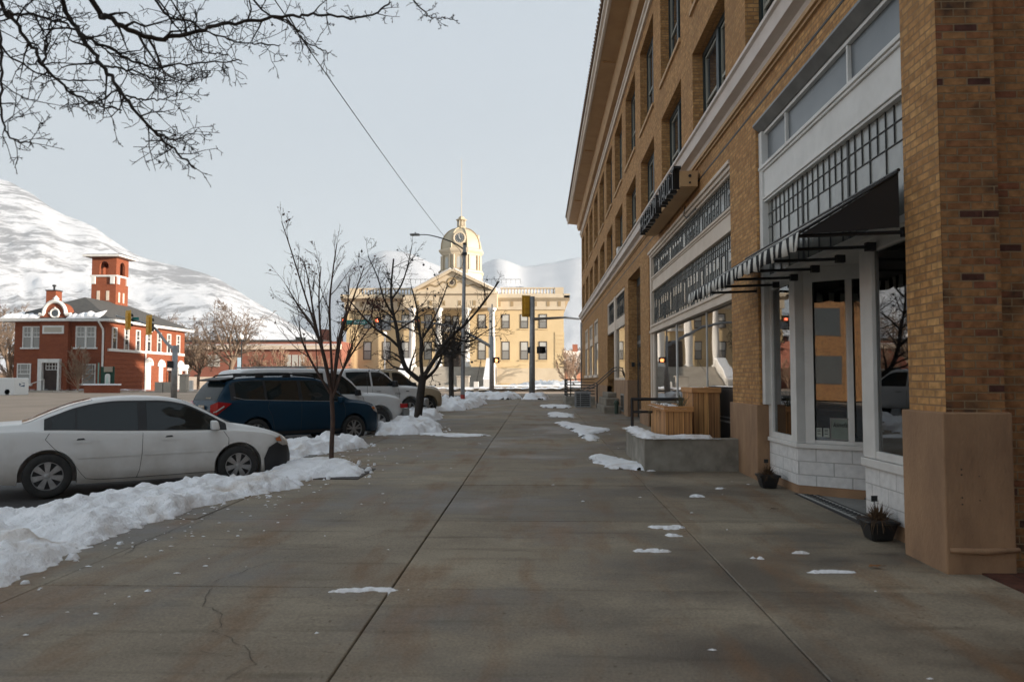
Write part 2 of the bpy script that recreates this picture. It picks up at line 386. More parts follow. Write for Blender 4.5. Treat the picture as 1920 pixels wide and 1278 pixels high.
# recessed entry: far bay, return window facing the camera, near bay
XS = X0+.12
def skew(mb):      # the return window is angled towards the street
    mb.v = [((XS+.1+(x-XS-.1)*.55), y-(x-XS-.1)*.55*.8, z) if x > XS+.1 and 9.7 < y < 10.03 else (x, y, z) for x, y, z in mb.v]; return mb
for q in ((XS,XS+1.9,9.80,11.02,.20,.66), (XS,XS+1.2,6.55,7.80,.20,.66)): mb = MB(); mb.box(*q); skew(mb).build('bulkhead', M['whitebrick'], sf)
for q in ((XS+.01,XS+1.85,9.81,11.02,-.2,.20), (XS+.01,XS+1.2,6.55,7.79,-.2,.20)): mb = MB(); mb.box(*q); skew(mb).build('bulkhead_base', M['stucco'], sf)
fr = [(XS-.03,XS+1.9,9.77,10.96,.66,.715),
      (XS-.01,XS+.10,9.79,10.0,.715,2.9), (XS-.005,XS+.08,10.80,11.0,.715,2.9), (XS+.10,XS+.26,9.785,9.88,.715,2.9),
      (XS-.01,XS+.08,10.0,10.8,2.74,2.9), (XS+.0,XS+.08,10.0,10.8,.716,.79),
      (XS+.26,XS+1.9,9.79,9.87,2.72,2.9), (XS+.26,XS+1.9,9.80,9.87,.716,.76), (XS+.84,XS+.93,9.785,9.87,.76,2.72)]
mb = MB()
for q in fr: mb.box(*q)
skew(mb).build('display_window_frame', M['white'], sf, bevel=.006)
frame_part('display_window_frame', [(XS-.03,XS+1.2,6.64,7.83,.66,.74), (XS-.01,XS+.10,7.55,7.82,.745,2.9), (XS,XS+.08,6.56,6.64,.745,2.9), (XS-.01,XS+.08,6.64,7.55,2.74,2.9), (XS,XS+.08,6.64,7.55,.745,.82)], M['white'], sf)
mb = MB(); mb.box(XS+.03,XS+.036,10.0,10.8,.79,2.74); mb.build('display_pane', M['shopglass1'], sf)
mb = MB(); mb.box(XS+.03,XS+.036,6.64,7.55,.82,2.74); mb.build('display_pane', M['shopglass1'], sf)
mb = MB(); mb.box(XS+.26,XS+.84,9.83,9.836,.76,2.72); skew(mb).build('display_pane', M['shopglass1'], sf)
mb = MB(); mb.box(XS+.93,XS+1.9,9.83,9.836,.76,2.72); skew(mb).build('display_pane', M['shopglass1'], sf)
mb = MB(); mb.box(XS-.02,XS+2.1,6.6,11.0,2.9,2.95); mb.build('entry_ceiling', M['white'], sf)
mb = MB(); mb.box(XS+1.2,XS+1.26,6.6,9.8,.1,2.9); dr = mb.build('shop_door', M['teal'], sf)
mb = MB(); mb.box(XS+1.19,XS+1.2,8.15,8.95,.4,2.3); mb.build('pane', M['glass'], dr)
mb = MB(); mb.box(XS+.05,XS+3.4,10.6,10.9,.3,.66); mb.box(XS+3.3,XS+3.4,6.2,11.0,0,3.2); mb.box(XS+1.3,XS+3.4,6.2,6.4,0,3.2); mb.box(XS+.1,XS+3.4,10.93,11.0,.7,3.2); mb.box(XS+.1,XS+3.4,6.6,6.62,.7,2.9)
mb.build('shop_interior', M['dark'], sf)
# little notices in the window
mb = MB(); mb.box(XS+.30,XS+.395,9.818,9.824,.80,.91); skew(mb).build('notice', pm('notice_paper', (.36,.38,.33)), sf)
mb = MB(); mb.box(XS+.425,XS+.525,9.818,9.824,.80,.91); skew(mb).build('notice', pm('notice_paper_b', (.33,.36,.32)), sf)
nt_ = MB(); nt_.box(XS+.55,XS+.83,9.815,9.826,.785,1.02); fsg = skew(nt_).build('framed_notice', pm('pale_green_board', (.17,.22,.19), (.12,.15,.13), 3, .4), sf)
mb = MB(); mb.box(XS+.54,XS+.84,9.81,9.828,1.02,1.035); mb.box(XS+.54,XS+.84,9.81,9.828,.77,.785); mb.box(XS+.54,XS+.552,9.81,9.828,.785,1.02); skew(mb).build('notice_frame', M['metalgrey'], fsg)
ink = M['black']
text_mesh('lettering', 'kinds', .082, ink, fsg, Matrix.Translation((XS+.428,9.806-.33*.8,.955)) @ Matrix.Rotation(atan2(-.8,1),4,'Z') @ Matrix.Rotation(pi/2,4,'X'), .001, .35)
mb = MB()
for k, (x, z) in enumerate([(XS+.315,.885),(XS+.44,.885),(XS+.315,.865),(XS+.44,.865),(XS+.315,.835),(XS+.44,.835)]): mb.box(x,x+.055,9.812,9.816,z,z+.008)
skew(mb).build('small_print', ink, fsg)
# tiled threshold, dark border with white key pattern
mb = MB(); mb.box(XS-.02,XS+1.9,7.79,9.81,-.05,.088); thr = mb.build('entry_floor', pm('pale_entry_floor', (.30,.29,.27), (.22,.215,.20), 3, .8), sf)
mb = MB(); mb.box(XS-.04,XS+.20,7.8,9.8,.089,.093); mb.build('tile_border', pm('border_white', (.42,.41,.38)), thr)
mb = MB()
mb.box(XS-.045,XS-.02,7.8,9.8,.07,.097); mb.box(XS+.175,XS+.2,7.8,9.8,.093,.097)
y = 7.84
while y < 9.76: mb.box(XS+.03,XS+.13,y,y+.05,.093,.097); mb.box(XS+.075,XS+.15,y+.05,y+.075,.093,.0965); y += .1
mb.build('key_pattern', pm('border_black', (.03,.03,.032)), thr)
# ---- shop two
s2 = frame_part('storefront_trim', [
    (XF-.07,XF+.08,21.55,21.8,.5,4.95), (XF-.06,XF+.08,12.49,12.56,.5,4.95),
    (XF-.13,XF+.08,12.5,21.79,5.0,5.065), (XF-.09,XF+.08,12.52,21.77,4.93,5.0), (XF-.05,XF+.06,12.55,21.6,4.88,4.93),
    (XF-.075,XF+.06,12.52,21.7,4.29,4.335),(XF-.05,XF+.06,12.52,21.65,4.25,4.29),(XF-.03,XF+.06,12.54,21.6,3.98,4.25),(XF-.06,XF+.06,12.52,21.65,3.94,3.98),
    (XF-.09,XF+.08,12.5,21.72,2.95,3.01),(XF-.06,XF+.06,12.52,21.68,2.87,2.95),(XF-.10,XF+.08,12.5,21.74,2.79,2.87),
    (XF-.04,XF+.05,21.3,21.55,.5,2.79)], M['cream'])
leaded(12.56, 21.55, 4.335, 4.88, XF+.0, 5, False, s2)
leaded(12.56, 21.55, 3.01, 3.94, XF+.0, 5, False, s2)
frame_part('window_frame', [(XF-.01,XF+.04,18.0,18.09,.5,2.79), (XF-.005,XF+.03,14.84,14.87,.5,2.79)], M['white'], s2)
mb = MB(); mb.box(XF+.01,XF+.016,12.56,14.84,1.38,2.79); mb.build('display_pane', M['shopglass'], s2)
mb = MB(); mb.box(XF+.01,XF+.016,14.87,18.0,.62,2.79); mb.build('display_pane', M['shopglass1'], s2)
mb = MB(); mb.box(XF+.01,XF+.016,18.09,21.3,.62,2.79); mb.build('display_pane', M['shopglass'], s2)
mb = MB(); mb.box(XF-.01,XF+.06,12.5,14.86,-.1,1.36); mb.build('bulkhead', M['black'], s2)
mb = MB(); mb.box(XF-.02,XF-.011,12.5,14.8,.78,.81); mb.box(XF-.02,XF-.011,12.5,14.8,.86,.875); mb.build('bulkhead_strip', M['galv'], s2)
mb = MB(); mb.box(XF-.005,XF+.06,14.87,21.79,-.1,.6); mb.build('bulkhead', M['stucco'], s2)
# ---- recessed doorway
mb = MB(); mb.box(X0+.30,X0+.36,23.6,26.8,.1,4.97); dr = mb.build('entrance_door', M['teal'], hb)
mb = MB(); mb.box(X0+.285,X0+.298,24.0,26.4,.5,2.6); mb.box(X0+.285,X0+.298,23.8,26.6,3.0,4.7); mb.build('pane', M['glass'], dr)
mb = MB(); mb.box(X0+.29,X0+.3,23.6,26.8,2.72,2.82); mb.build('transom_bar', M['metalgrey'], dr)
mb = MB(); mb.box(X0+.10,X0+.2,26.72,26.8,1.95,2.1); mb.build('door_intercom', M['black'], hb)
# ---- paired white window and stair door
w2 = frame_part('window', [(X0+.0,X0+.16,31.35,31.9,1.5,4.88), (X0+.02,X0+.14,27.95,28.05,1.5,4.88), (X0+.02,X0+.14,34.85,35.0,3.5,4.88),
    (X0+.02,X0+.14,28.05,31.35,4.78,4.88), (X0+.02,X0+.14,31.9,34.85,4.78,4.88), (X0+.02,X0+.14,28.05,31.35,3.52,3.9), (X0+.02,X0+.14,31.9,34.85,3.52,3.9), (X0+.0,X0+.14,28.05,31.35,1.5,1.58)], M['cream'])
mb = MB(); mb.box(X0+.08,X0+.086,28.05,31.35,1.58,3.52); mb.build('pane', M['shopglass'], w2)
leaded(28.05, 31.35, 3.9, 4.78, X0+.07, 2, False, w2); leaded(31.9, 34.85, 3.9, 4.78, X0+.07, 2, False, w2)
mb = MB(); mb.box(X0+.3,X0+.36,31.6,35.0,.9,3.52); mb.build('side_door', M['teal'], hb)
for a, b in trip:
    w3 = frame_part('window', [(X0+.02,X0+.14,a,a+.22,1.75,4.75),(X0+.02,X0+.14,b-.22,b,1.75,4.75),(X0+.02,X0+.14,a+.22,b-.22,4.63,4.75),(X0+.02,X0+.14,a+.22,b-.22,3.5,3.9),(X0-.06,X0+.14,a-.05,b+.05,1.62,1.78)], M['cream'])
    mb = MB(); mb.box(X0+.08,X0+.086,a+.22,b-.22,1.78,3.5); mb.build('pane', M['shopglass'], w3)
    mb = MB(); mb.box(X0+.08,X0+.086,a+.22,b-.22,3.9,4.63); mb.build('pane', M['frost'], w3)
# a window air conditioner high up, and the drooping cable under the sign
mb = MB(); mb.box(X0-.12,X0+.2,29.0,29.5,6.25,6.5); mb.build('window_cooler', M['white'], hb)
mb = MB(); mb.tube([(X0-.02,16.2,5.15),(X0-.05,16.2,4.95),(X0-.05,15.9,4.82),(X0-.03,15.5,4.84),(X0+.0,15.2,4.86)], .012, 6); mb.build('cable', M['black'], hb)
mb = MB(); mb.tube([(X0-.06,Y1-.05,.4),(X0-.06,Y1-.05,5.6)], .05, 8); mb.build('downpipe', M['metalgrey'], hb)

# ---- projecting letter sign
sg = wthing('letter_sign', 'row of black bulb-studded letters mounted on a tan box above the shopfronts', 'sign', (2.75, 17, 5.1))
mb = MB(); mb.box(2.72,3.05,14.75,19.9,5.2,5.5); mb.build('mounting_box', M['soffit'], sg)
mb = MB(); mb.tube([(2.9,14.745,5.40),(2.9,14.73,5.40)], .03, 8); mb.tube([(2.9,14.745,5.27),(2.9,14.73,5.27)], .02, 8); mb.build('bolt', M['black'], sg)
txt = 'FREEDOM VAULT'; n = len(txt)
for i, ch in enumerate(txt):
    if ch == ' ': continue
    yc = 19.75-(i+.5)*(5.05/n)
    Mx = Matrix.Translation((2.66, yc, 5.36)) @ Matrix.Rotation(-pi/2, 4, 'Z') @ Matrix.Rotation(pi/2, 4, 'X')
    lt = text_mesh('letter', ch, .60, M['black'], sg, Mx, .07); lt.matrix_parent_inverse = WORLD[sg.name]
    mb = MB()
    for dz in (-.16, -.03, .1, .2):
        for dy in (-.1, .1):
            if random.Random(i*7+int(dz*100)+int(dy*10)).random() < .5: continue
            mb.lathe([(.0,-.01),(.013,-.006),(.013,.006),(0,.01)], 6, (2.575, yc+dy, 5.36+dz), 'x')
    if mb.v: mb.build('bulb', M['galv'], lt)

# ---- awning
M['awn'] = None
def stripemat():
    m, nt, b = _nt('striped_canvas'); b.inputs['Roughness'].default_value = .85; b.inputs['Specular IOR Level'].default_value = .2
    tc = N(nt, 'ShaderNodeTexCoord'); se = N(nt, 'ShaderNodeSeparateXYZ'); nt.links.new(tc.outputs['Object'], se.inputs[0])
    f = math_node(nt, 'FRACT', math_node(nt, 'MULTIPLY', se.outputs[1], 1/.19)); g = math_node(nt, 'GREATER_THAN', f, .5)
    r = N(nt, 'ShaderNodeValToRGB'); r.color_ramp.elements[0].color = (.015,.015,.016,1); r.color_ramp.elements[1].color = (.62,.60,.55,1)
    nt.links.new(g, r.inputs['Fac']); nt.links.new(r.outputs['Color'], b.inputs['Base Color']); return m
M['awn'] = stripemat()
aw = wthing('awning', 'black and white striped canvas awning over the white shop entrance', 'awning', (2.6, 9, 2.8))
mb = MB(); rr = random.Random(4); XO = 2.22
n = 120
for i in range(n+1):
    y = 6.6+4.8*i/n; sag = .012*sin(i*.35)
    mb.v += [(3.06, y, 3.27), (2.64, y, 3.01+sag), (XO, y, 2.75+sag*.5), (3.06, y, 3.27), (2.64, y, 3.01+sag), (XO, y, 2.75+sag*.5)]
for i in range(n):
    a = i*6; b = a+6
    mb.f += [(a,a+1,b+1,b),(a+1,a+2,b+2,b+1)]
mb.build('canopy', M['awn'], aw, smooth=False)
mb = MB(); mb.box(2.24, 3.07, 6.605, 11.395, 0, .004); mb.v = [(x, y, 2.735+(x-XO)*.617+z) for x, y, z in mb.v]; mb.build('lining', M['black'], aw)  # black underside added to cut bounce light on the leaded glass
mb = MB(); mb.prism([(XO+.01,2.735),(3.06,3.255),(3.06,2.79)], 'y', 6.607, 6.612); mb.build('shade_panel', M['black'], aw)  # solid black triangle painted where striped canvas lies in shade
mb = MB(); n = 240
for i in range(n+1):
    y = 6.6+4.8*i/n; w = .014*sin(y*13)+.01*sin(y*29+1); s_ = .13+.025*abs(sin(y*pi/.38))+.012*sin(y*5)
    mb.v += [(XO-.008, y, 2.755), (XO-.012+w*.5, y, 2.755-s_*.5), (XO-.01+w, y+.02*sin(y*9), 2.755-s_)]
for i in range(n):
    a = i*3; mb.f += [(a,a+1,a+4,a+3),(a+1,a+2,a+5,a+4)]
v = mb.build('valance', M['awn'], aw, smooth=True)
so = v.modifiers.new('thick', 'SOLIDIFY'); so.thickness = .004
mb = MB(); mb.tube([(XO,6.58,2.755),(XO,11.42,2.755)], .013, 8); mb.tube([(3.05,6.58,3.275),(3.05,11.42,3.275)], .016, 8)
mb.tube([(XO,6.6,2.755),(3.05,6.6,3.26)], .012, 8); mb.tube([(XO,11.4,2.755),(3.05,11.4,3.26)], .012, 8)
mb.build('frame', M['black'], aw)
for k in range(7):
    mb = MB(); y = 6.66+.735*k; mb.tube([(XO,y,2.73),(3.15,y,2.76)], .017, 8); mb.box(3.1,3.19,y-.03,y+.03,2.72,2.80); mb.build('support_arm', M['black'], aw)
# ------------------------------------------------------------------ ground
M['asphalt'] = pm('asphalt', (.030,.030,.032), (.055,.053,.05), 1.2, .75, .006, 90, lo=.3, hi=.8)
M['road'] = pm('salted_sunlit_road', (.50,.37,.27), (.38,.285,.205), .25, .85, .004, 30, lo=.3, hi=.7)  # tan lifted and warmed to stand in for sunlight on dry salted paving
M['lawn'] = pm('winter_ground', (.42,.38,.34), (.30,.24,.19), .05, .95, .02, 3)
def sidewalkmat():
    m, nt, b = _nt('stained_sidewalk'); tc = N(nt, 'ShaderNodeTexCoord'); b.inputs['Specular IOR Level'].default_value = .35
    def noi(sc, st, det=6, off=0):
        mp = N(nt, 'ShaderNodeMapping'); mp.inputs['Scale'].default_value = st; mp.inputs['Location'].default_value = (off, off*2, 0); nt.links.new(tc.outputs['Object'], mp.inputs['Vector'])
        n = N(nt, 'ShaderNodeTexNoise'); n.inputs['Scale'].default_value = sc; n.inputs['Detail'].default_value = det; n.inputs['Roughness'].default_value = .62
        nt.links.new(mp.outputs['Vector'], n.inputs['Vector']); return n.outputs['Fac']
    def ramp(f, p0, p1, c0=(0,0,0), c1=(1,1,1)):
        r = N(nt, 'ShaderNodeValToRGB'); r.color_ramp.elements[0].position = p0; r.color_ramp.elements[1].position = p1
        r.color_ramp.elements[0].color = rgba(c0); r.color_ramp.elements[1].color = rgba(c1); nt.links.new(f, r.inputs['Fac']); return r.outputs['Color']
    def mix(f, a, c, bt='MIX'):
        x = N(nt, 'ShaderNodeMix', data_type='RGBA', blend_type=bt)
        if isinstance(f, float): x.inputs[0].default_value = f
        else: nt.links.new(f, x.inputs[0])
        if isinstance(a, tuple): x.inputs[6].default_value = rgba(a)
        else: nt.links.new(a, x.inputs[6])
        if isinstance(c, tuple): x.inputs[7].default_value = rgba(c)
        else: nt.links.new(c, x.inputs[7])
        return x.outputs[2]
    base = ramp(noi(.8, (1,1.4,1)), .3, .75, (.218,.178,.130), (.345,.290,.212))
    damp = ramp(noi(.42, (1,1.2,1), 9, 5), .45, .62)
    c = mix(damp, base, (.12,.10,.078))
    rust = ramp(noi(1.3, (1.7,.42,1), 9, 11), .50, .68)
    rust2 = math_node(nt, 'MULTIPLY', rust, .7)
    c = mix(rust2, c, (.195,.105,.048))
    grit = ramp(noi(55, (1,1,1), 4, 3), .3, .72, (.72,.72,.72), (1.22,1.22,1.22)); c = mix(1.0, c, grit, 'MULTIPLY')
    sp = ramp(noi(17, (1,1,1), 2, 9), .70, .74, (1,1,1), (.55,.5,.45)); c = mix(1.0, c, sp, 'MULTIPLY')
    se = N(nt, 'ShaderNodeSeparateXYZ'); nt.links.new(tc.outputs['Object'], se.inputs[0])
    fx_ = math_node(nt, 'FLOOR', math_node(nt, 'DIVIDE', math_node(nt, 'ADD', se.outputs[0], 1.03), 2.45)); fy_ = math_node(nt, 'FLOOR', math_node(nt, 'DIVIDE', math_node(nt, 'SUBTRACT', se.outputs[1], 5.45), 2.49))
    cb = N(nt, 'ShaderNodeCombineXYZ'); nt.links.new(fx_, cb.inputs[0]); nt.links.new(fy_, cb.inputs[1]); wn = N(nt, 'ShaderNodeTexWhiteNoise', noise_dimensions='2D'); nt.links.new(cb.outputs[0], wn.inputs['Vector'])
    c = mix(1.0, c, ramp(wn.outputs['Value'], 0, 1, (.84,.84,.85), (1.12,1.11,1.08)), 'MULTIPLY')
    st = ramp(noi(2.2, (.35,2.6,1), 7, 21), .55, .72, (1,1,1), (.66,.64,.62)); c = mix(1.0, c, st, 'MULTIPLY')
    nt.links.new(c, b.inputs['Base Color'])
    r2 = N(nt, 'ShaderNodeMapRange'); r2.inputs[3].default_value = .82; r2.inputs[4].default_value = .42; nt.links.new(damp, r2.inputs[0]); nt.links.new(r2.outputs[0], b.inputs['Roughness'])
    bu = N(nt, 'ShaderNodeBump'); bu.inputs['Distance'].default_value = .004; nt.links.new(noi(70, (1,1,1)), bu.inputs['Height']); nt.links.new(bu.outputs['Normal'], b.inputs['Normal'])
    return m
M['walk'] = sidewalkmat()
# terrain sheet reaching the horizon
mb = MB(); ys = [-60, -20, 0, 20, 40, 57, 75, 110, 200, 500, 1500, 6000, 12000]; xs = [-9000, -400, -60, -20, 0, 40, 400, 9000]
for y in ys:
    for x in xs: mb.v.append((x, y, gz(y)-.26))
for j in range(len(ys)-1):
    for i in range(len(xs)-1): a = j*len(xs)+i; mb.f.append((a, a+1, a+1+len(xs), a+len(xs)))
struct(mb.build('ground', M['lawn'], fix=False))
def sheet(x0, x1, y0, y1, dz, name, mat, nx=1, ny=None):
    mb = MB(); yy = sorted({y0, y1, *[q for q in (-20, 0, 57) if y0 < q < y1]})
    for y in yy:
        for x in (x0, x1): mb.v.append((x, y, gz(y)+dz))
    for j in range(len(yy)-1): a = 2*j; mb.f.append((a, a+1, a+3, a+2))
    n = len(yy)*2
    for (a, b) in [(0, 1), (n-2, n-1)]+[(2*j, 2*j+2) for j in range(len(yy)-1)]+[(2*j+1, 2*j+3) for j in range(len(yy)-1)]:
        p, q = mb.v[a], mb.v[b]; mb.add([p, q, (q[0],q[1],q[2]-.12), (p[0],p[1],p[2]-.12)], [(0,1,2,3)])
    return struct(mb.build(name, mat, fix=False))
sheet(-45, -4.2, -20, 57, -.14, 'parking_street', M['asphalt'])
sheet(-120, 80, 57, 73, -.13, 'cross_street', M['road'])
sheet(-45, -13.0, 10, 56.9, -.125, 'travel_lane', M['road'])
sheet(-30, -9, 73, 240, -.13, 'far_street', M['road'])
sheet(-60, -45, -20, 56.8, -.03, 'far_sidewalk', M['concrete'])
sheet(-9, 26, 75, 180, .12, 'courthouse_lawn', None).data.materials.append(pm('snowy_lawn', (.72,.71,.70), (.60,.55,.48), .25, .8, .05, 1.5))
for k, (x0_, x1_, y0_, y1_) in enumerate([(-44,-13,60.2,60.5),(-44,-13,63.4,63.7),(-44,-10,68.2,68.8)]):
    sheet(x0_, x1_, y0_, y1_, -.125+(.13 if k == 2 else 0), 'crosswalk_line' if k < 2 else 'firehouse_kerb', pm('road_paint_%d' % k, (.62,.58,.52), (.45,.37,.29), 2, .8))
# painted stall line
mb = MB()
for y in (8.0,): 
    mb.add([(-9.5, y-1.1, gz(7)-.13), (-9.5, y-1.0, gz(7)-.13), (-4.5, y+2.35, gz(10)-.134), (-4.5, y+2.25, gz(10)-.134)], [(0,1,2,3)])
struct(mb.build('stall_line', pm('worn_yellow_paint', (.32,.27,.16), (.05,.05,.045), 6, .8, lo=.35, hi=.6), fix=False))
# pavement slabs with open joints
mb = MB(); jx = [-4.05, -3.52, -1.03, 1.42, 3.9]; jy = [5.45+2.49*k for k in range(-4, 21)]
for i in range(len(jx)-1):
    for j in range(len(jy)-1):
        y0, y1 = jy[j], min(jy[j+1], 56.9)
        rj = random.Random(i*31+j); g = .0046; dz = rj.uniform(-.004, .004); tl = rj.uniform(-.003, .003)
        x0, x1 = jx[i]+g, jx[i+1]-g
        sk_ = .0042*y0, .0042*y1   # joints fan very slightly off the street axis
        a = [(x0-.0*y0, y0+g, gz(y0)+dz), (x1, y0+g, gz(y0)+dz+tl), (x1, y1-g, gz(y1)+dz+tl), (x0, y1-g, gz(y1)+dz)]
        n0 = len(mb.v); c_ = .006
        mb.v += [(a[0][0]+c_,a[0][1]+c_,a[0][2]),(a[1][0]-c_,a[1][1]+c_,a[1][2]),(a[2][0]-c_,a[2][1]-c_,a[2][2]),(a[3][0]+c_,a[3][1]-c_,a[3][2])]
        mb.v += [(p[0],p[1],p[2]-c_) for p in a]+[(p[0],p[1],p[2]-.1) for p in a]
        mb.f.append((n0,n0+1,n0+2,n0+3))
        for q in range(4): r_ = (q+1) % 4; mb.f += [(n0+q, n0+4+q, n0+4+r_, n0+r_), (n0+4+q, n0+8+q, n0+8+r_, n0+4+r_)]
struct(mb.build('sidewalk', M['walk'], fix=False))
jt = MB(); jt.box(-4.06, 3.95, -6, 57, -.2, -.03); 
jt.v = [(x, y, z+gz(y)) for x, y, z in jt.v]; struct(jt.build('joint_bed', pm('joint_dirt', (.07,.055,.04))))
mb = MB(); mb.box(-4.22, -4.06, -6, 57, -.3, .004); mb.v = [(x, y, z+gz(y)) for x, y, z in mb.v]; struct(mb.build('kerb', M['kerb'], bevel=.02))
mb = MB(); mb.box(3.3, 9, -4, Y0-.04, -.3, .01); mb.v = [(x, y, z+gz(y)) for x, y, z in mb.v]
struct(mb.build('brick_paving', brickmat('paver_brick', [(0,(.09,.035,.025)),(1,(.13,.055,.035))], (.05,.035,.03), bw=.2, bh=.1)))
# cracks in the pavement, thin ragged strips
def crack(pts, w, seed):
    r = random.Random(seed); mb = MB(); L = []
    for a, b in zip(pts, pts[1:]):
        n = max(2, int(sqrt((a[0]-b[0])**2+(a[1]-b[1])**2)/.06))
        for k in range(n): t = k/n; L.append((a[0]+(b[0]-a[0])*t+r.gauss(0,.012), a[1]+(b[1]-a[1])*t+r.gauss(0,.012)))
    L.append(pts[-1])
    for i, (x, y) in enumerate(L):
        ww = w*r.uniform(.25, 1.15); z = gz(y)+.0078
        mb.v += [(x-ww, y-ww*.4, z), (x+ww, y+ww*.4, z)]
        if i: a = len(mb.v)-4; mb.f.append((a, a+1, a+3, a+2))
    return struct(mb.build('pavement_crack', M.setdefault('crackm', pm('crack_dirt', (.05,.04,.03), (.09,.075,.055), 12, .9)), fix=False))
crack([(-2.35,5.5),(-2.1,6.2),(-1.7,6.9),(-1.25,7.6),(-1.05,7.95)], .0032, 1)
crack([(-2.3,5.4),(-2.15,5.0),(-1.95,4.8),(-1.85,4.5),(-1.6,4.25),(-1.45,4.0)], .0028, 2)
crack([(-1.45,4.0),(-1.55,3.8),(-1.8,3.6)], .003, 3)
crack([(-3.5,4.6),(-3.0,5.3),(-2.5,6.2),(-2.2,7.0),(-1.9,8.5),(-1.7,10)], .0022, 4)
crack([(-3.4,6.3),(-3.55,6.9),(-3.4,7.7),(-3.5,8.3)], .004, 5)
crack([(-1.1,4.2),(-1.6,4.15),(-2.1,4.2)], .003, 6)
mb = MB(); mb.box(-3.25,-2.55,10.9,12.1,0,.012); mb.v = [(x, y, z+gz(y)) for x, y, z in mb.v]
tag(mb.build('tree_grate', pm('rusty_dark_iron', (.02,.018,.016), (.05,.03,.02), 20, .7)), 'dark iron grate set in the pavement at the foot of the slim leafy young tree', 'tree grate')
# ------------------------------------------------------------------ snow
def snowmat(name='snow', dirt=.5):
    m, nt, b = _nt(name); b.inputs['Roughness'].default_value = .6; b.inputs['Specular IOR Level'].default_value = .3
    b.inputs['Subsurface Weight'].default_value = .12; b.inputs['Subsurface Radius'].default_value = (.03,.03,.035); b.inputs['Subsurface Scale'].default_value = .5
    tc = N(nt, 'ShaderNodeTexCoord'); n1 = N(nt, 'ShaderNodeTexNoise'); n1.inputs['Scale'].default_value = 2.2; n1.inputs['Detail'].default_value = 7; nt.links.new(tc.outputs['Object'], n1.inputs['Vector'])
    r = N(nt, 'ShaderNodeValToRGB'); e = r.color_ramp.elements; e[0].position = .56; e[1].position = .86-.1*dirt; e[0].color = (.90,.90,.91,1); e[1].color = (.56,.47,.38,1)
    nt.links.new(n1.outputs['Fac'], r.inputs['Fac'])
    n3 = N(nt, 'ShaderNodeTexNoise'); n3.inputs['Scale'].default_value = 38; n3.inputs['Detail'].default_value = 2; nt.links.new(tc.outputs['Object'], n3.inputs['Vector'])
    r3 = N(nt, 'ShaderNodeValToRGB'); r3.color_ramp.elements[0].position = .72; r3.color_ramp.elements[1].position = .76; r3.color_ramp.elements[1].color = (.25,.2,.16,1); r3.color_ramp.elements[0].color = (1,1,1,1)
    nt.links.new(n3.outputs['Fac'], r3.inputs['Fac']); x = N(nt, 'ShaderNodeMix', data_type='RGBA', blend_type='MULTIPLY'); x.inputs[0].default_value = dirt
    nt.links.new(r.outputs['Color'], x.inputs[6]); nt.links.new(r3.outputs['Color'], x.inputs[7]); nt.links.new(x.outputs[2], b.inputs['Base Color'])
    n2 = N(nt, 'ShaderNodeTexNoise'); n2.inputs['Scale'].default_value = 42; n2.inputs['Detail'].default_value = 9; nt.links.new(tc.outputs['Object'], n2.inputs['Vector'])
    bu = N(nt, 'ShaderNodeBump'); bu.inputs['Distance'].default_value = .02; nt.links.new(n2.outputs['Fac'], bu.inputs['Height']); nt.links.new(bu.outputs['Normal'], b.inputs['Normal']); return m
M['snow'] = snowmat(); M['cleansnow'] = snowmat('clean_snow', .12)
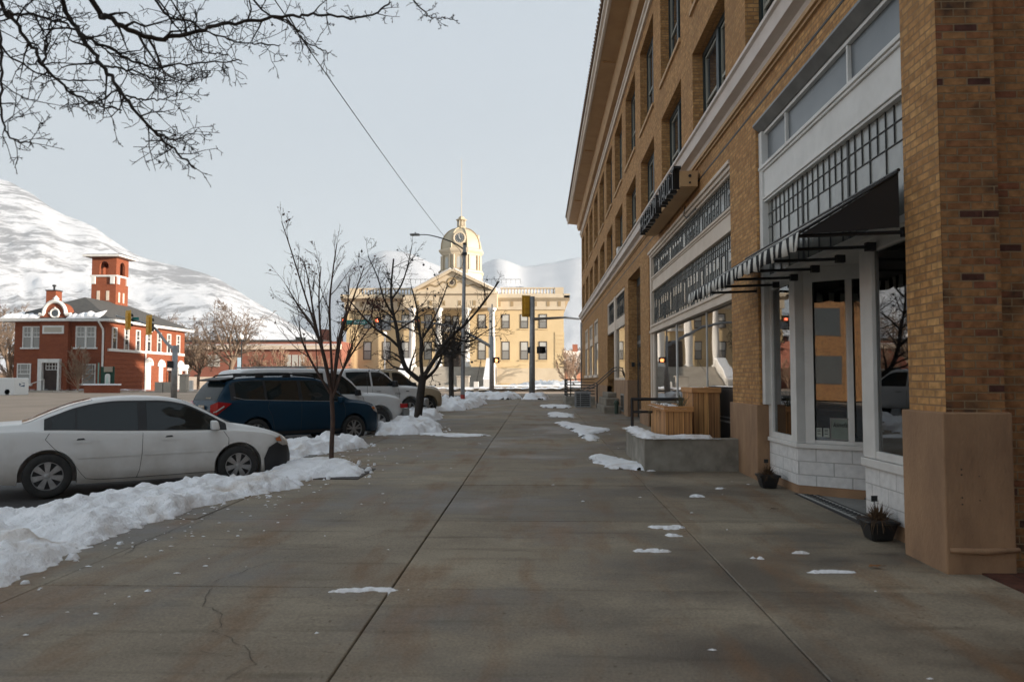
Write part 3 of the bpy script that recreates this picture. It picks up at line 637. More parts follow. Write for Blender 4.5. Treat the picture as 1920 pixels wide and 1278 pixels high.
def snow_field(outline, h, step, seed, name, label, cat, group=None, mat=None, rough=1.0, base=0, lump=1, edge=.35, en=1.0, chunks=0, holes=0):
    """heap of snow over a plan outline [(x,y)..]: height rises from the ragged edge, with lumps"""
    xs = [p[0] for p in outline]; ys = [p[1] for p in outline]; x0, x1, y0, y1 = min(xs)-.2, max(xs)+.2, min(ys)-.2, max(ys)+.2
    def dist(x, y):
        d = 1e9; ins = False; n = len(outline)
        for i in range(n):
            ax, ay = outline[i]; bx, by = outline[(i+1) % n]
            t = max(0, min(1, ((x-ax)*(bx-ax)+(y-ay)*(by-ay))/((bx-ax)**2+(by-ay)**2+1e-9)))
            d = min(d, (x-ax-(bx-ax)*t)**2+(y-ay-(by-ay)*t)**2)
            if (ay > y) != (by > y) and x < (bx-ax)*(y-ay)/(by-ay)+ax: ins = not ins
        return sqrt(d) if ins else -sqrt(d)
    nx = int((x1-x0)/step)+1; ny = int((y1-y0)/step)+1; mb = MB(); idx = {}
    for j in range(ny+1):
        for i in range(nx+1):
            x = x0+i*step; y = y0+j*step; V = Vector((x*1.7+seed, y*1.7, seed*.37))
            d = dist(x, y)+en*edge*.45*noise.noise(Vector((x*3.1, y*3.1, seed)))+edge*.22*noise.noise(Vector((x*9, y*9, seed)))+edge*.1*noise.noise(Vector((x*25, y*25, seed)))
            if holes: d -= holes*edge*(max(0, noise.noise(Vector((x*8, y*11, seed+3)))-.05)+.5*max(0, noise.noise(Vector((x*23, y*29, seed+5)))))
            if d < -.11: continue
            q = min(1, max(0, d)/edge); q = sin(q*pi/2)**.8
            t = noise.fractal(V*1.3, .9, 2.2, 5)
            vo = 1-min(1, noise.voronoi(Vector((x*5.5, y*5.5, seed)))[0][0]*1.3); v2 = 1-min(1, noise.voronoi(Vector((x*13, y*13, seed)))[0][0]*1.5)
            z = h*q*(.72+.55*t*rough)+lump*.055*vo*q*min(1, h*4)+.012*q+(.022*v2+.016*noise.noise(V*14)+.008*noise.noise(V*31))*q*lump*min(1, h*5)
            idx[i, j] = len(mb.v); mb.v.append((x+.3*step*noise.noise(V*9), y, gz(y)+(base+max(z, .002) if d >= 0 else (base+.002 if base > .2 else min(base, 0)+.004+d*.6))))
    for (i, j), a in idx.items():
        if (i+1, j) in idx and (i+1, j+1) in idx and (i, j+1) in idx: mb.f.append((a, idx[i+1, j], idx[i+1, j+1], idx[i, j+1]))
    used = sorted({v for f in mb.f for v in f}); 
    if not mb.f: return None
    rc = random.Random(seed); e_ = [a for (i, j), a in idx.items() if (i+2, j) not in idx or (i-2, j) not in idx or (i, j+2) not in idx or (i, j-2) not in idx]
    for k in range(chunks):
        x, y, z = mb.v[rc.choice(e_)]; s_ = rc.uniform(.012, .05)*(1.6 if rc.random() < .1 else 1); x += rc.gauss(0, .09); y += rc.gauss(0, .09); z = gz(y)+min(base, 0)*.5+s_*.35; c8 = []
        for th_, zz in ((0,-.7),(0,0),(.5,.75)):
            c8.append([(x+s_*rc.uniform(.6,1.1)*(1 if zz < .5 else .55)*cos(th_+q_*pi/3), y+s_*rc.uniform(.6,1.1)*(1 if zz < .5 else .55)*sin(th_+q_*pi/3), z+zz*s_*rc.uniform(.7,1)) for q_ in range(6)])
        mb.add(c8[0]+c8[1]+c8[2], [(q_, (q_+1) % 6, 6+(q_+1) % 6, 6+q_) for q_ in range(6)]+[(6+q_, 6+(q_+1) % 6, 12+(q_+1) % 6, 12+q_) for q_ in range(6)]+[tuple(range(12, 18))])
    o = mb.build(name, mat or M['snow'], smooth=True, fix=False)
    if label: tag(o, label, cat, group)
    return o
SB = 'ploughed snow banks along the kerb'
snow_field([(-3.05,10.35),(-2.9,10.1),(-3.35,9.7),(-3.6,9.0),(-3.75,8.2),(-3.85,7.4),(-3.85,6.6),(-3.72,5.9),(-3.7,5.4),(-3.75,5.0),(-4.4,4.2),(-6.2,4.6),(-6.2,6.2),(-5.85,7.4),(-5.35,8.6),(-4.95,9.6),(-4.5,10.5),(-4.1,10.8),(-3.6,10.7)],
   .19, .027, 3, 'snow_bank', 'long lumpy dirty snow bank beside the white sedan, nearest the viewer', 'snow bank', SB, base=-.06, chunks=110)
snow_field([(-4.0,10.9),(-3.4,10.75),(-2.9,11.05),(-2.6,11.25),(-2.6,11.7),(-2.95,12.5),(-3.5,13.0),(-4.0,12.9),(-4.2,12.0)],
   .11, .03, 9, 'snow_bank', 'low snow bank around the slim leafy young tree trunk', 'snow bank', SB, edge=.3, chunks=34)
snow_field([(-5.0,14.4),(-4.6,14.0),(-4.0,14.2),(-3.7,15.1),(-3.4,15.9),(-4.0,16.5),(-4.9,16.5),(-5.3,15.6)],
   .26, .035, 14, 'snow_bank', 'snow heap behind the young tree, between white sedan and blue car', 'snow bank', SB, base=-.04, chunks=60)
snow_field([(-4.6,12.4),(-4.1,12.9),(-4.0,14.2),(-4.8,14.0),(-5.3,13.4)], .08, .05, 15, 'snow_bank', 'flat slushy snow in the gutter in front of the white sedan', 'snow bank', SB, base=-.08)
snow_field([(-3.9,18.6),(-3.0,18.9),(-2.5,19.6),(-2.6,21.0),(-3.1,22.2),(-4.0,23.2),(-4.9,23.5),(-4.9,20.5)],
   .27, .045, 22, 'snow_bank', 'snow bank in front of the dark blue car, left of the forked bare tree', 'snow bank', SB, base=-.03, chunks=60)
snow_field([(-4.6,24.2),(-3.6,23.9),(-3.2,25.0),(-3.4,27.5),(-4.0,28.5),(-5.0,28.0)], .24, .06, 27, 'snow_bank', 'snow bank behind the forked bare tree trunk', 'snow bank', SB)
snow_field([(-5.3,31),(-4.2,30.2),(-3.0,31.0),(-2.7,34),(-2.6,37.5),(-2.9,41),(-4,42),(-5.8,40.5)], .26, .08, 31, 'snow_bank', 'broad snow bank at the foot of the tall street lamp', 'snow bank', SB)
snow_field([(-4.2,44),(-1.6,43.5),(-1.0,46.5),(-1.6,50),(-5,50.5)], .28, .12, 35, 'snow_bank', 'sunlit snow ridge beyond the street lamp at the crossing', 'snow bank', SB)
snow_field([(-.95,43.8),(.45,43.6),(.6,46.5),(.3,48.5),(-.7,48.5)], .30, .1, 37, 'snow_bank', 'rounded snow mound at the foot of the thick traffic signal pole', 'snow bank', SB)
# far kerb snow, lawn snow
snow_field([(-16,73.2),(24,73.2),(24,74.8),(-16,74.8)], .3, .35, 41, 'snow_bank', 'long snow strip at the far kerb in front of the courthouse wall', 'snow bank', SB, mat=M['cleansnow'])
snow_field([(-50,69.0),(-22,69.0),(-22,70.2),(-50,70.2)], .12, .4, 43, 'snow_bank', 'thin snow strip on the kerb before the red brick firehouse', 'snow bank', SB, mat=M['cleansnow'])
snow_field([(-3.6,88),(1.5,84),(8,84),(8,100),(-2,100)], .9, .5, 45, 'snow_bank', 'snow piled below the right windows of the courthouse', 'snow bank', SB, mat=M['cleansnow'], edge=3)
SP = 'thin snow patches on the pavement by the building'
def patch(pts, seed, label, h=.025, step=.03, edge=.12, group=SP, name='snow_patch', base=0, parent=None, **k):
    o = snow_field(pts, h, step, seed, name, None if parent else label, 'snow patch', group, M['cleansnow'], rough=.8, base=base, lump=.5, edge=edge, en=1.7, holes=2.6, **k)
    if parent: o.parent = parent; o.matrix_parent_inverse = WORLD[parent.name]
    return o
patch([(1.95,12.1),(1.60,11.95),(1.12,12.2),(.95,12.9),(.85,13.9),(1.1,14.3),(1.35,13.8),(1.58,13.2)], 2, 'snow patch lying against the low concrete planter wall', .05)
patch([(1.02,17.2),(1.30,17.2),(1.42,18.3),(1.25,19.0),(1.45,19.3),(1.9,20.6),(1.3,22.2),(.75,24.0),(.5,23.4),(.75,21.0),(.95,19.4)], 5, 'long snow patch on the pavement before the black railing', .04, .05)
patch([(.35,26.5),(1.2,26.0),(1.25,28),(.7,29.5),(.3,28.8)], 7, 'oval snow patch in front of the metal cooling unit', .04, .06)
patch([(.2,33.5),(1.3,33),(1.5,35.5),(.7,36.5),(0,35.5)], 8, 'snow patch at the foot of the barred black railing', .05, .08)
G = lambda px, py: (lambda Y: (P(px, py, Y).x, Y))(2175/(py-699))
def gpatch(px, py, w, h_, seed, label, rot=0, hh=.007):
    x, y = G(px, py); pts = []
    for k in range(14):
        a = 2*pi*k/14; r = 1+.35*sin(a*2+seed)+.22*sin(a*3+seed*2)+.12*sin(a*5+seed)
        pts.append((x+w*r*cos(a), y+h_*r*sin(a)+rot*w*cos(a)))
    return patch(pts, seed, label, hh, .008, min(w, h_)*.7)
gpatch(1558, 1062, .15, .035, 1, 'curved snow scrap nearest the stucco building corner', -.05)
gpatch(1222, 1026, .11, .035, 2, 'small snow scrap midway across the pavement below the forked patch', .0)
gpatch(1250, 983, .15, .07, 3, 'forked snow scrap beside the right pavement joint', .3)
gpatch(1262, 998, .07, .025, 4, 'sliver of snow just below the forked scrap')
gpatch(1305, 926, .13, .07, 5, 'snow scrap on the damp stain near the dark potted plant', .0)
gpatch(1350, 912, .06, .04, 6, 'snow dab between the damp stain and the near potted plant')
gpatch(683, 1103, .19, .05, 7.6, 'flat wavy strip of snow beside the left pavement joint', .12)
gpatch(1500, 1028, .05, .03, 8, 'small snow dab just above the curved snow scrap')
gpatch(1420, 1038, .045, .03, 9, 'tiny snow dab left of the curved snow scrap')
patch([(-3.45,19.2),(-1.9,18.1),(-1.15,18.5),(-1.3,18.9),(-2.2,19.2)], 21, 'thin streak of snow across the pavement by the blue car bank', .02, .04)
# crumbs nobody could count
mb = MB(); r = random.Random(5)
for k in range(260):
    if k < 200: y = r.uniform(4.2, 16); x = -3.75+abs(r.gauss(0, .55))+(.5*sin(y*3) if r.random() < .4 else 0)
    else: y = r.uniform(3.2, 22); x = r.uniform(-3.5, 3)
    s_ = r.uniform(.003, .013)*(1.8 if r.random() < .06 else 1); z = gz(y)+.004; n0 = len(mb.v); ex = r.uniform(1, 2.6)
    if -1.2 < x < .8 and r.random() < .75: continue
    for q in range(6): a = q*pi/3; t = s_*r.uniform(.7, 1.2); mb.v.append((x+ex*t*cos(a), y+t*sin(a), z))
    mb.v.append((x, y, z+s_*.6))
    for q in range(6): mb.f.append((n0+q, n0+(q+1) % 6, n0+6))
    mb.f.append(tuple(n0+q for q in range(5, -1, -1)))
mb.build('snow_crumbs', M['cleansnow'], smooth=False)['kind'] = 'stuff'

# ------------------------------------------------------------------ planter group by the shop
def woodmat(name, cols):
    m, nt, b = _nt(name); b.inputs['Roughness'].default_value = .7
    uv, tc = wall_uv(nt); br = N(nt, 'ShaderNodeTexBrick'); mp = N(nt, 'ShaderNodeMapping'); mp.inputs['Rotation'].default_value = (0,0,pi/2); nt.links.new(uv, mp.inputs['Vector']); nt.links.new(mp.outputs['Vector'], br.inputs['Vector'])
    br.inputs['Scale'].default_value = 1; br.inputs['Brick Width'].default_value = 9; br.inputs['Row Height'].default_value = .088; br.inputs['Mortar Size'].default_value = .004
    br.inputs['Color1'].default_value = (0,0,0,1); br.inputs['Color2'].default_value = (1,1,1,1)
    r = N(nt, 'ShaderNodeValToRGB'); r.color_ramp.elements[0].color = rgba(cols[0]); r.color_ramp.elements[1].color = rgba(cols[1]); nt.links.new(br.outputs['Color'], r.inputs['Fac'])
    mp2 = N(nt, 'ShaderNodeMapping'); mp2.inputs['Scale'].default_value = (30,30,1.5); nt.links.new(tc.outputs['Object'], mp2.inputs['Vector'])
    no = N(nt, 'ShaderNodeTexNoise'); no.inputs['Scale'].default_value = 1; no.inputs['Detail'].default_value = 5; nt.links.new(mp2.outputs['Vector'], no.inputs['Vector'])
    rr = N(nt, 'ShaderNodeValToRGB'); rr.color_ramp.elements[0].position = .3; rr.color_ramp.elements[1].position = .7; rr.color_ramp.elements[0].color = (.55,.5,.45,1); rr.color_ramp.elements[1].color = (1.1,1.1,1.1,1)
    nt.links.new(no.outputs['Fac'], rr.inputs['Fac']); x = N(nt, 'ShaderNodeMix', data_type='RGBA', blend_type='MULTIPLY'); x.inputs[0].default_value = 1
    nt.links.new(r.outputs['Color'], x.inputs[6]); nt.links.new(rr.outputs['Color'], x.inputs[7])
    y = N(nt, 'ShaderNodeMix', data_type='RGBA'); nt.links.new(br.outputs['Fac'], y.inputs[0]); nt.links.new(x.outputs[2], y.inputs[6]); y.inputs[7].default_value = (.03,.018,.01,1)
    nt.links.new(y.outputs[2], b.inputs['Base Color']); return m
M['cedar'] = woodmat('cedar_boards', ((.80,.42,.15), (.30,.135,.055)))
M['soil'] = pm('potting_soil', (.03,.02,.015), (.06,.04,.03), 30, .95, .02, 40)
lw = wthing('planter_wall', 'low concrete retaining wall with snow along its top, wooden planters behind', 'retaining wall', (1.6, 12, 0))
mb = MB(); g0 = gz(12)
mb.box(1.615,3.06,12.0,12.22,-.1,.60); mb.box(1.615,1.84,12.22,14.5,-.1,.60); mb.build('wall', M['concrete'], lw, bevel=.012)
mb = MB(); mb.box(1.84,3.1,12.22,14.5,-.1,.50); mb.build('landing', M['concrete'], lw)
patch([(1.62,12.3),(1.66,12.03),(2.2,12.03),(2.75,12.05),(2.72,12.16),(1.9,12.5),(1.84,13.5),(1.83,14.45),(1.62,14.45)], 33, 'snow lying along the top of the low concrete planter wall', .045, .025, .05, base=.60-gz(12)-.004, name='snow_cap', parent=lw)
def crate(name, label, x0, x1, y0, y1, zb, zt):
    t = wthing(name, label, 'planter', (x0, y0, zb), 'cedar board planters')
    mb = MB(); mb.box(x0,x1,y0,y0+.03,zb,zt-.09); mb.box(x0,x0+.03,y0+.03,y1,zb,zt-.09); mb.box(x1-.03,x1,y0+.03,y1,zb,zt-.09); mb.box(x0+.03,x1-.03,y1-.03,y1,zb,zt-.09); mb.build('side_boards', M['cedar'], t)
    mb = MB(); mb.box(x0-.025,x1+.02,y0-.025,y0+.05,zt-.09,zt); mb.box(x0-.025,x0+.05,y0+.05,y1+.02,zt-.09,zt); mb.box(x1-.05,x1+.02,y0+.05,y1+.02,zt-.09,zt)
    mb.build('rim', pm('cedar_rim', (.60,.30,.11), (.44,.20,.07), 5, .7, stretch=(1,1,8)), t, bevel=.004)
    mb = MB(); mb.box(x0+.03,x1-.03,y0+.03,y1-.03,zt-.2,zt-.05); mb.build('soil', M['soil'], t)
    return t
pb1 = crate('wooden_planter', 'short cedar board planter holding a spiky frosted plant', 2.07, 2.50, 12.75, 14.4, .49, 1.07)
crate('wooden_planter', 'tall cedar board planter standing close to the shop window', 2.64, 3.09, 13.35, 14.35, .49, 1.37)
M['straw'] = pm('dry_leaf_blade', (.22,.15,.07), (.12,.10,.04), 20, .8)
M['greenblade'] = pm('dull_green_blade', (.07,.075,.03), (.14,.11,.05), 9, .7)
def tuft(mb, c, n, L, seed, spread=1.0, w=.006, droop=.5):
    r = random.Random(seed)
    for k in range(n):
        a = r.uniform(0, 2*pi); l = L*r.uniform(.5, 1.1); s_ = spread*r.uniform(.15, 1); p = Vector(c)+Vector((r.gauss(0,.02), r.gauss(0,.02), 0)); pr = []
        for i in range(6):
            t = i/5; pr.append(p+Vector((cos(a)*s_*l*t, sin(a)*s_*l*t, l*t*(1-droop*s_*t))))
        sd_ = Vector((-sin(a), cos(a), 0)); n0 = len(mb.v)
        for i, q in enumerate(pr): ww = w*(1-i/5.5); mb.v += [tuple(q-sd_*ww), tuple(q+sd_*ww)]
        for i in range(5): b_ = n0+2*i; mb.f.append((b_, b_+1, b_+3, b_+2))
    return mb
pt = wthing('spiky_plant', 'spiky grass-like plant with dead stems growing in the short wooden planter', 'plant', (2.3, 13.1, 1.0))
tuft(MB(), (2.36,12.95,1.0), 46, .42, 3, .9, .007).build('blades', M['greenblade'], pt, fix=False)
mb = MB(); 
for k in range(9): tuft(mb, (2.08+.05*random.Random(k).random(), 12.85+.17*k, 1.04), 16, .22, 20+k, 1.6, .004, 1.6)
mb.build('dead_stems', M['straw'], pt, fix=False)
patch([(2.1,12.8),(2.4,12.78),(2.42,13.1),(2.3,13.5),(2.2,14.2),(2.08,14.2)], 51, 'snow resting on the soil of the short wooden planter', .045, .02, .06, base=1.03-gz(13), name='snow_cap', parent=pb1)
def rail(name, label, paths, r, loc):
    t = wthing(name, label, 'railing', loc)
    for nm, pts in paths: mb = MB(); mb.tube(pts, r if nm != 'bar' else r*.8, 4 if nm != 'rail_pipe' else 8); mb.build(nm, M['black'], t)
    return t
rail('hand_railing', 'square black steel railing rising behind the low concrete wall', [('post', [(1.70,14.2,.58),(1.70,14.2,1.16)]), ('top_bar', [(1.68,14.2,1.15),(3.05,14.2,1.15)]), ('bar', [(1.70,14.2,.92),(3.0,14.2,.92)])], .028, (1.7,14.2,.6))
# ---- flower pots
def pot(name, label, px, py, seed, sc=1.0, group='black plastic pots of dead plants'):
    x, y = G(px, py); z = gz(y)+.005
    t = thing(name, label, 'flower pot', (x, y, z), 0, group)
    mb = MB(); s_ = sc; poly = 4
    a, b = .085*s_, .125*s_; h = .17*s_
    mb.add([(-a,-a,0),(a,-a,0),(a,a,0),(-a,a,0),(-b,-b,h),(b,-b,h),(b,b,h),(-b,b,h)], [(0,3,2,1),(0,1,5,4),(1,2,6,5),(2,3,7,6),(3,0,4,7)]); mb.box(-b-.01,b+.01,-b-.01,b+.01,h-.03,h)
    mb.build('pot', M['black'], t, bevel=.01)
    mb = MB(); tuft(mb, (0,0,h-.03), 170, .23*s_, seed, 1.5, .006, .9); tuft(mb, (0,0,h-.03), 60, .2*s_, seed+9, .8, .009, .5); mb.build('dead_plant', pm('dead_flower_'+str(seed), (.13,.075,.03), (.06,.03,.015), 25, .9), t, fix=False)
    mb = MB(); mb.box(-.003,.003,.07,.076,h-.04,h+.17*s_); mb.box(-.028,.028,.064,.07,h+.14*s_,h+.19*s_); mb.build('plant_tag', M['black'], t)
    return t
pot('flower_pot', 'near black pot of dead flowers beside the stucco corner base', 1647, 1003, 1, 1.05)
pot('flower_pot', 'far black pot of dead flowers below the narrow white window', 1440, 910, 2, 1.0)
mt = wthing('door_mat', 'dark mat lying in the recessed shop entry', 'mat', (XS+.6, 8.6, .1)); mb = MB(); mb.box(XS+.62,XS+1.15,8.5,9.35,.09,.115); mb.build('mat', M['black'], mt, bevel=.005)
def leaf(px, py, sz, col, label):
    x, y = G(px, py); mb = MB(); r = random.Random(px); n = 14; z = gz(y)+.012
    mb.v.append((x, y, z+.012))
    for k in range(n): a = 2*pi*k/n; q = sz*(1 if k % 2 else .5)*r.uniform(.8,1.2); mb.v.append((x+q*cos(a), y+.6*q*sin(a), z+.012*r.random()))
    for k in range(n): mb.f.append((0, 1+k, 1+(k+1) % n))
    mb.tube([(x, y, z+.006), (x+sz*1.5, y+sz*.2, z+.004)], .0018, 4)
    tag(mb.build('fallen_leaf', pm('leaf_'+label[:4], col), fix=False), label, 'leaf', 'fallen leaves')
leaf(1640, 1054, .062, (.22,.10,.035), 'orange-brown dry leaf on the pavement before the stucco corner')
leaf(1195, 873, .07, (.12,.03,.02), 'dark red leaf in the snow against the concrete planter wall')
leaf(1450, 951, .04, (.06,.035,.02), 'brown leaf on the pavement before the shop entry tiles')
# ---- basement stair rail, cooling unit, stone steps
ar = wthing('area_railing', 'black barred railing round the basement steps with a low concrete kerb', 'railing', (1.4, 36.5, .3))
mb = MB(); mb.box(1.25,2.62,36.3,36.6,.2,.73); mb.box(1.25,1.45,36.6,39.6,.2,.73); mb.build('concrete_kerb', M['concrete'], ar, bevel=.02)
for k in range(6):
    z = .85+k*.135; mb = MB(); mb.tube([(1.33,36.45,z),(2.62,36.45,z)], .02, 4); mb.tube([(1.33,36.45,z),(1.33,39.5,z)], .02, 4); mb.build('bar', M['black'], ar)
for x, y in ((1.33,36.45),(1.33,38.0),(1.33,39.5),(1.5,36.45)):
    mb = MB(); mb.tube([(x,y,.7),(x,y,1.56)], .026, 4); mb.build('post', M['black'], ar)
mb = MB(); mb.tube([(2.52,33.6,.3),(2.52,33.6,1.36)], .03, 4); mb.build('post', M['black'], ar)
for d in (0, -.12): mb = MB(); mb.tube([(3.0,31.3,1.98+d),(2.55,33.4,1.42+d),(1.95,35.4,1.02+d)], .022, 6); mb.tube([(3.0,31.3,1.98+d),(3.12,31.1,2.0+d)], .022, 6); mb.build('hand_rail', M['black'], ar)
acx = wthing('cooling_unit', 'grey square cooling unit with slatted sides standing by the black railing', 'cooling unit', (1.95, 34.4, .32))
mb = MB(); mb.box(1.62,2.26,33.9,34.7,.30,.95); mb.build('casing', M['lead'], acx, bevel=.05)
mb = MB(); mb.box(1.60,2.28,33.88,34.72,.92,.985); mb.box(1.60,2.28,33.88,34.72,.29,.34)
for x in (1.61,1.80,2.22): mb.box(x,x+.035,33.87,33.9,.33,.93)
for y in (33.9, 34.6): mb.box(1.59,1.62,y,y+.04,.33,.93)
for k in range(7): mb.box(1.61,2.27,33.875,33.89,.36+k*.085,.385+k*.085)
mb.build('grille', M['galv'], acx)
st = wthing('stone_steps', 'rough stone blocks stepping up to the side door of the brick building', 'steps', (2.5, 30, .27))
mb = MB(); mb.box(2.42,3.05,28.9,32.4,.2,.52); mb.box(2.55,3.05,29.5,33.0,.52,.80); mb.box(2.72,3.1,30.6,33.2,.80,1.0); mb.build('step', M['stone'], st, bevel=.03)
pp = thing('standpipe', 'small green capped pipe standing by the stucco base', 'pipe', (2.84, 28.5, gz(28)))
mb = MB(); mb.lathe([(.07,0),(.07,.35),(.1,.36),(.1,.42),(.05,.5),(0,.52)], 12); mb.build('body', pm('dark_green_iron', (.03,.05,.03)), pp, smooth=False)
# ------------------------------------------------------------------ parked cars
def pch(pts):
    xs = [p[0] for p in pts]; ys = [p[1] for p in pts]; n = len(xs)
    h = [xs[i+1]-xs[i] for i in range(n-1)]; dl = [(ys[i+1]-ys[i])/h[i] for i in range(n-1)]; m = [dl[0]]+[0]*(n-2)+[dl[-1]]
    for i in range(1, n-1):
        if dl[i-1]*dl[i] > 0: w1 = 2*h[i]+h[i-1]; w2 = h[i]+2*h[i-1]; m[i] = (w1+w2)/(w1/dl[i-1]+w2/dl[i])
    def f(x):
        if x <= xs[0]: return ys[0]
        if x >= xs[-1]: return ys[-1]
        i = 0
        while xs[i+1] < x: i += 1
        t = (x-xs[i])/h[i]
        return (2*t**3-3*t*t+1)*ys[i]+(t**3-2*t*t+t)*h[i]*m[i]+(-2*t**3+3*t*t)*ys[i+1]+(t**3-t*t)*h[i]*m[i+1]
    return f
M['tyre'] = pm('tyre_rubber', (.018,.018,.018), (.035,.033,.03), 9, .85)
M['rim'] = pm('alloy_silver', (.42,.42,.42), (.30,.295,.285), 12, .38, metal=.6)
M['blacktrim'] = pm('black_plastic', (.014,.014,.015), None, rough=.55)
M['redlens'] = pm('red_lens', (.35,.012,.015), None, rough=.12, coat=.5)
M['clearlens'] = pm('clear_lens', (.50,.48,.44), (.34,.32,.29), 14, .12, coat=.6)
M['orangelens'] = pm('orange_lens', (.50,.13,.02), None, rough=.12, coat=.5)
M['seat'] = pm('seat_cloth', (.05,.05,.048), None, rough=.9)
def paint(name, c, c2=None, dirt=None, rough=.32, zlo=.25, zhi=.75, spec=.5):
    """car paint whose lower flanks carry road grime"""
    m, nt, b = _nt(name); b.inputs['Roughness'].default_value = rough; b.inputs['Coat Weight'].default_value = .2*spec*2; b.inputs['Specular IOR Level'].default_value = spec; b.inputs['Coat Roughness'].default_value = .1
    tc = N(nt, 'ShaderNodeTexCoord'); se = N(nt, 'ShaderNodeSeparateXYZ'); nt.links.new(tc.outputs['Object'], se.inputs[0])
    no = N(nt, 'ShaderNodeTexNoise'); no.inputs['Scale'].default_value = 3.5; no.inputs['Detail'].default_value = 8; nt.links.new(tc.outputs['Object'], no.inputs['Vector'])
    a = math_node(nt, 'MULTIPLY_ADD', no.outputs['Fac'], .9, -.45); h = math_node(nt, 'SUBTRACT', se.outputs[2], a)
    r = N(nt, 'ShaderNodeMapRange'); r.inputs[1].default_value = zlo; r.inputs[2].default_value = zhi; r.inputs[3].default_value = .75; r.inputs[4].default_value = 0; nt.links.new(h, r.inputs[0])
    x = N(nt, 'ShaderNodeMix', data_type='RGBA'); x.inputs[6].default_value = rgba(c); x.inputs[7].default_value = rgba(dirt or [q*.55 for q in c]); nt.links.new(r.outputs[0], x.inputs[0]); nt.links.new(x.outputs[2], b.inputs['Base Color'])
    return m
def ell(t): return sqrt(max(0, 1-t*t))
class Car:
    def __init__(s, sp):
        s.sp = sp; s.zt = pch(sp['zt']); s.zb = pch(sp['zb']); s.zl = pch(sp['zl']); s.w = pch(sp['w']); s.wr = pch(sp['wr']); s.x0 = sp['zt'][0][0]; s.x1 = sp['zt'][-1][0]
    def sec(s, x):
        zl, zb, zt, w, wr = s.zl(x), s.zb(x), s.zt(x), s.w(x), s.wr(x); d = zb-zl; h = max(.002, zt-zb); ws = .955*w; wr = min(wr, ws)
        cr = min(.055, h*.4)
        return [(0, zl+.03), (.75*w, zl+.01), (.93*w, zl), (.982*w, zl+.10*d), (.995*w, zl+.25*d), (w, zl+.45*d), (.998*w, zl+.62*d), (.985*w, zl+.82*d), (.972*w, zb-.045*min(1,d)), (ws, zb),
                (ws+(wr-ws)*.12, zb+.06*h), (ws+(wr-ws)*.5, zb+.45*h), (ws+(wr-ws)*.86, zb+.80*h), (wr, zt-cr*1.0), (wr*.965, zt-cr*.55), (wr*.88, zt-cr*.27), (wr*.6, zt-cr*.1), (wr*.3, zt-cr*.02), (0, zt)]
    def y_at(s, x, z):
        p = s.sec(x)
        for i in range(3, 13):
            if p[i][1] <= z <= p[i+1][1]:
                t = (z-p[i][1])/max(1e-6, p[i+1][1]-p[i][1]); return p[i][0]+(p[i+1][0]-p[i][0])*t
        return p[13][0] if z > p[13][1] else p[3][0]
    def z_at(s, x, y):
        p = s.sec(x); y = abs(y)
        for i in range(len(p)-1, 9, -1):
            if p[i][0] <= y <= p[i-1][0]:
                t = (y-p[i][0])/max(1e-6, p[i-1][0]-p[i][0]); return p[i][1]+(p[i-1][1]-p[i][1])*t
        return p[9][1]
    def body(s, mat, parent, axles, R, arch=1.16):
        mb = MB(); n = 96; st = []
        for i in range(n+1):
            t = i/n; st.append(s.x0+(s.x1-s.x0)*(.5-.5*cos(pi*t))*.35+(s.x1-s.x0)*t*.65)
        k = None
        for x in st:
            p = s.sec(x); ring = [(x, y, z) for y, z in p]+[(x, -y, z) for y, z in reversed(p[1:-1])]
            k = len(ring); mb.v += ring
        for i in range(n):
            for j in range(k): a = i*k+j; b = i*k+(j+1) % k; mb.f.append((a, b, b+k, a+k))
        mb.f.append(tuple(range(k-1, -1, -1))); mb.f.append(tuple(n*k+j for j in range(k)))
        o = mb.build('body', mat, parent)
        cuts = []
        for ax in axles:
            for sg in (-1, 1):
                c = MB(); pr = [(ax+R*arch*cos(a), R*1.02+R*arch*sin(a)) for a in [pi*q/24 for q in range(25)]]+[(ax-R*arch, -.2), (ax+R*arch, -.2)]
                c.prism(pr, 'y', sg*(.55 if sg > 0 else .55), sg*1.3); q = c.build('cut', None, parent)
                cuts.append(q); m = o.modifiers.new('b', 'BOOLEAN'); m.object = q; m.operation = 'DIFFERENCE'; m.solver = 'EXACT'
        dg = bpy.context.evaluated_depsgraph_get(); me = bpy.data.meshes.new_from_object(o.evaluated_get(dg)); o.modifiers.clear(); o.data = me
        for q in cuts: bpy.data.objects.remove(q)
        for p in me.polygons: p.use_smooth = True
        me.materials.clear(); me.materials.append(mat); me.set_sharp_from_angle(angle=radians(38))
        return o
    def side_panel(s, name, mat, parent, x0, x1, zb, zt, off=.006, nx=18, nz=6, sides=(-1, 1)):
        for sg in sides:
            mb = MB()
            for i in range(nx+1):
                x = x0+(x1-x0)*i/nx; a, b = zb(x), zt(x)
                for j in range(nz+1): z = a+(b-a)*j/nz; mb.v.append((x, sg*(s.y_at(x, z)+off), z))
            for i in range(nx):
                for j in range(nz): a = i*(nz+1)+j; mb.f.append((a, a+1, a+nz+2, a+nz+1) if sg < 0 else (a, a+nz+1, a+nz+2, a+1))
            o = mb.build(name, mat, parent, smooth=True, fix=False)
        return o
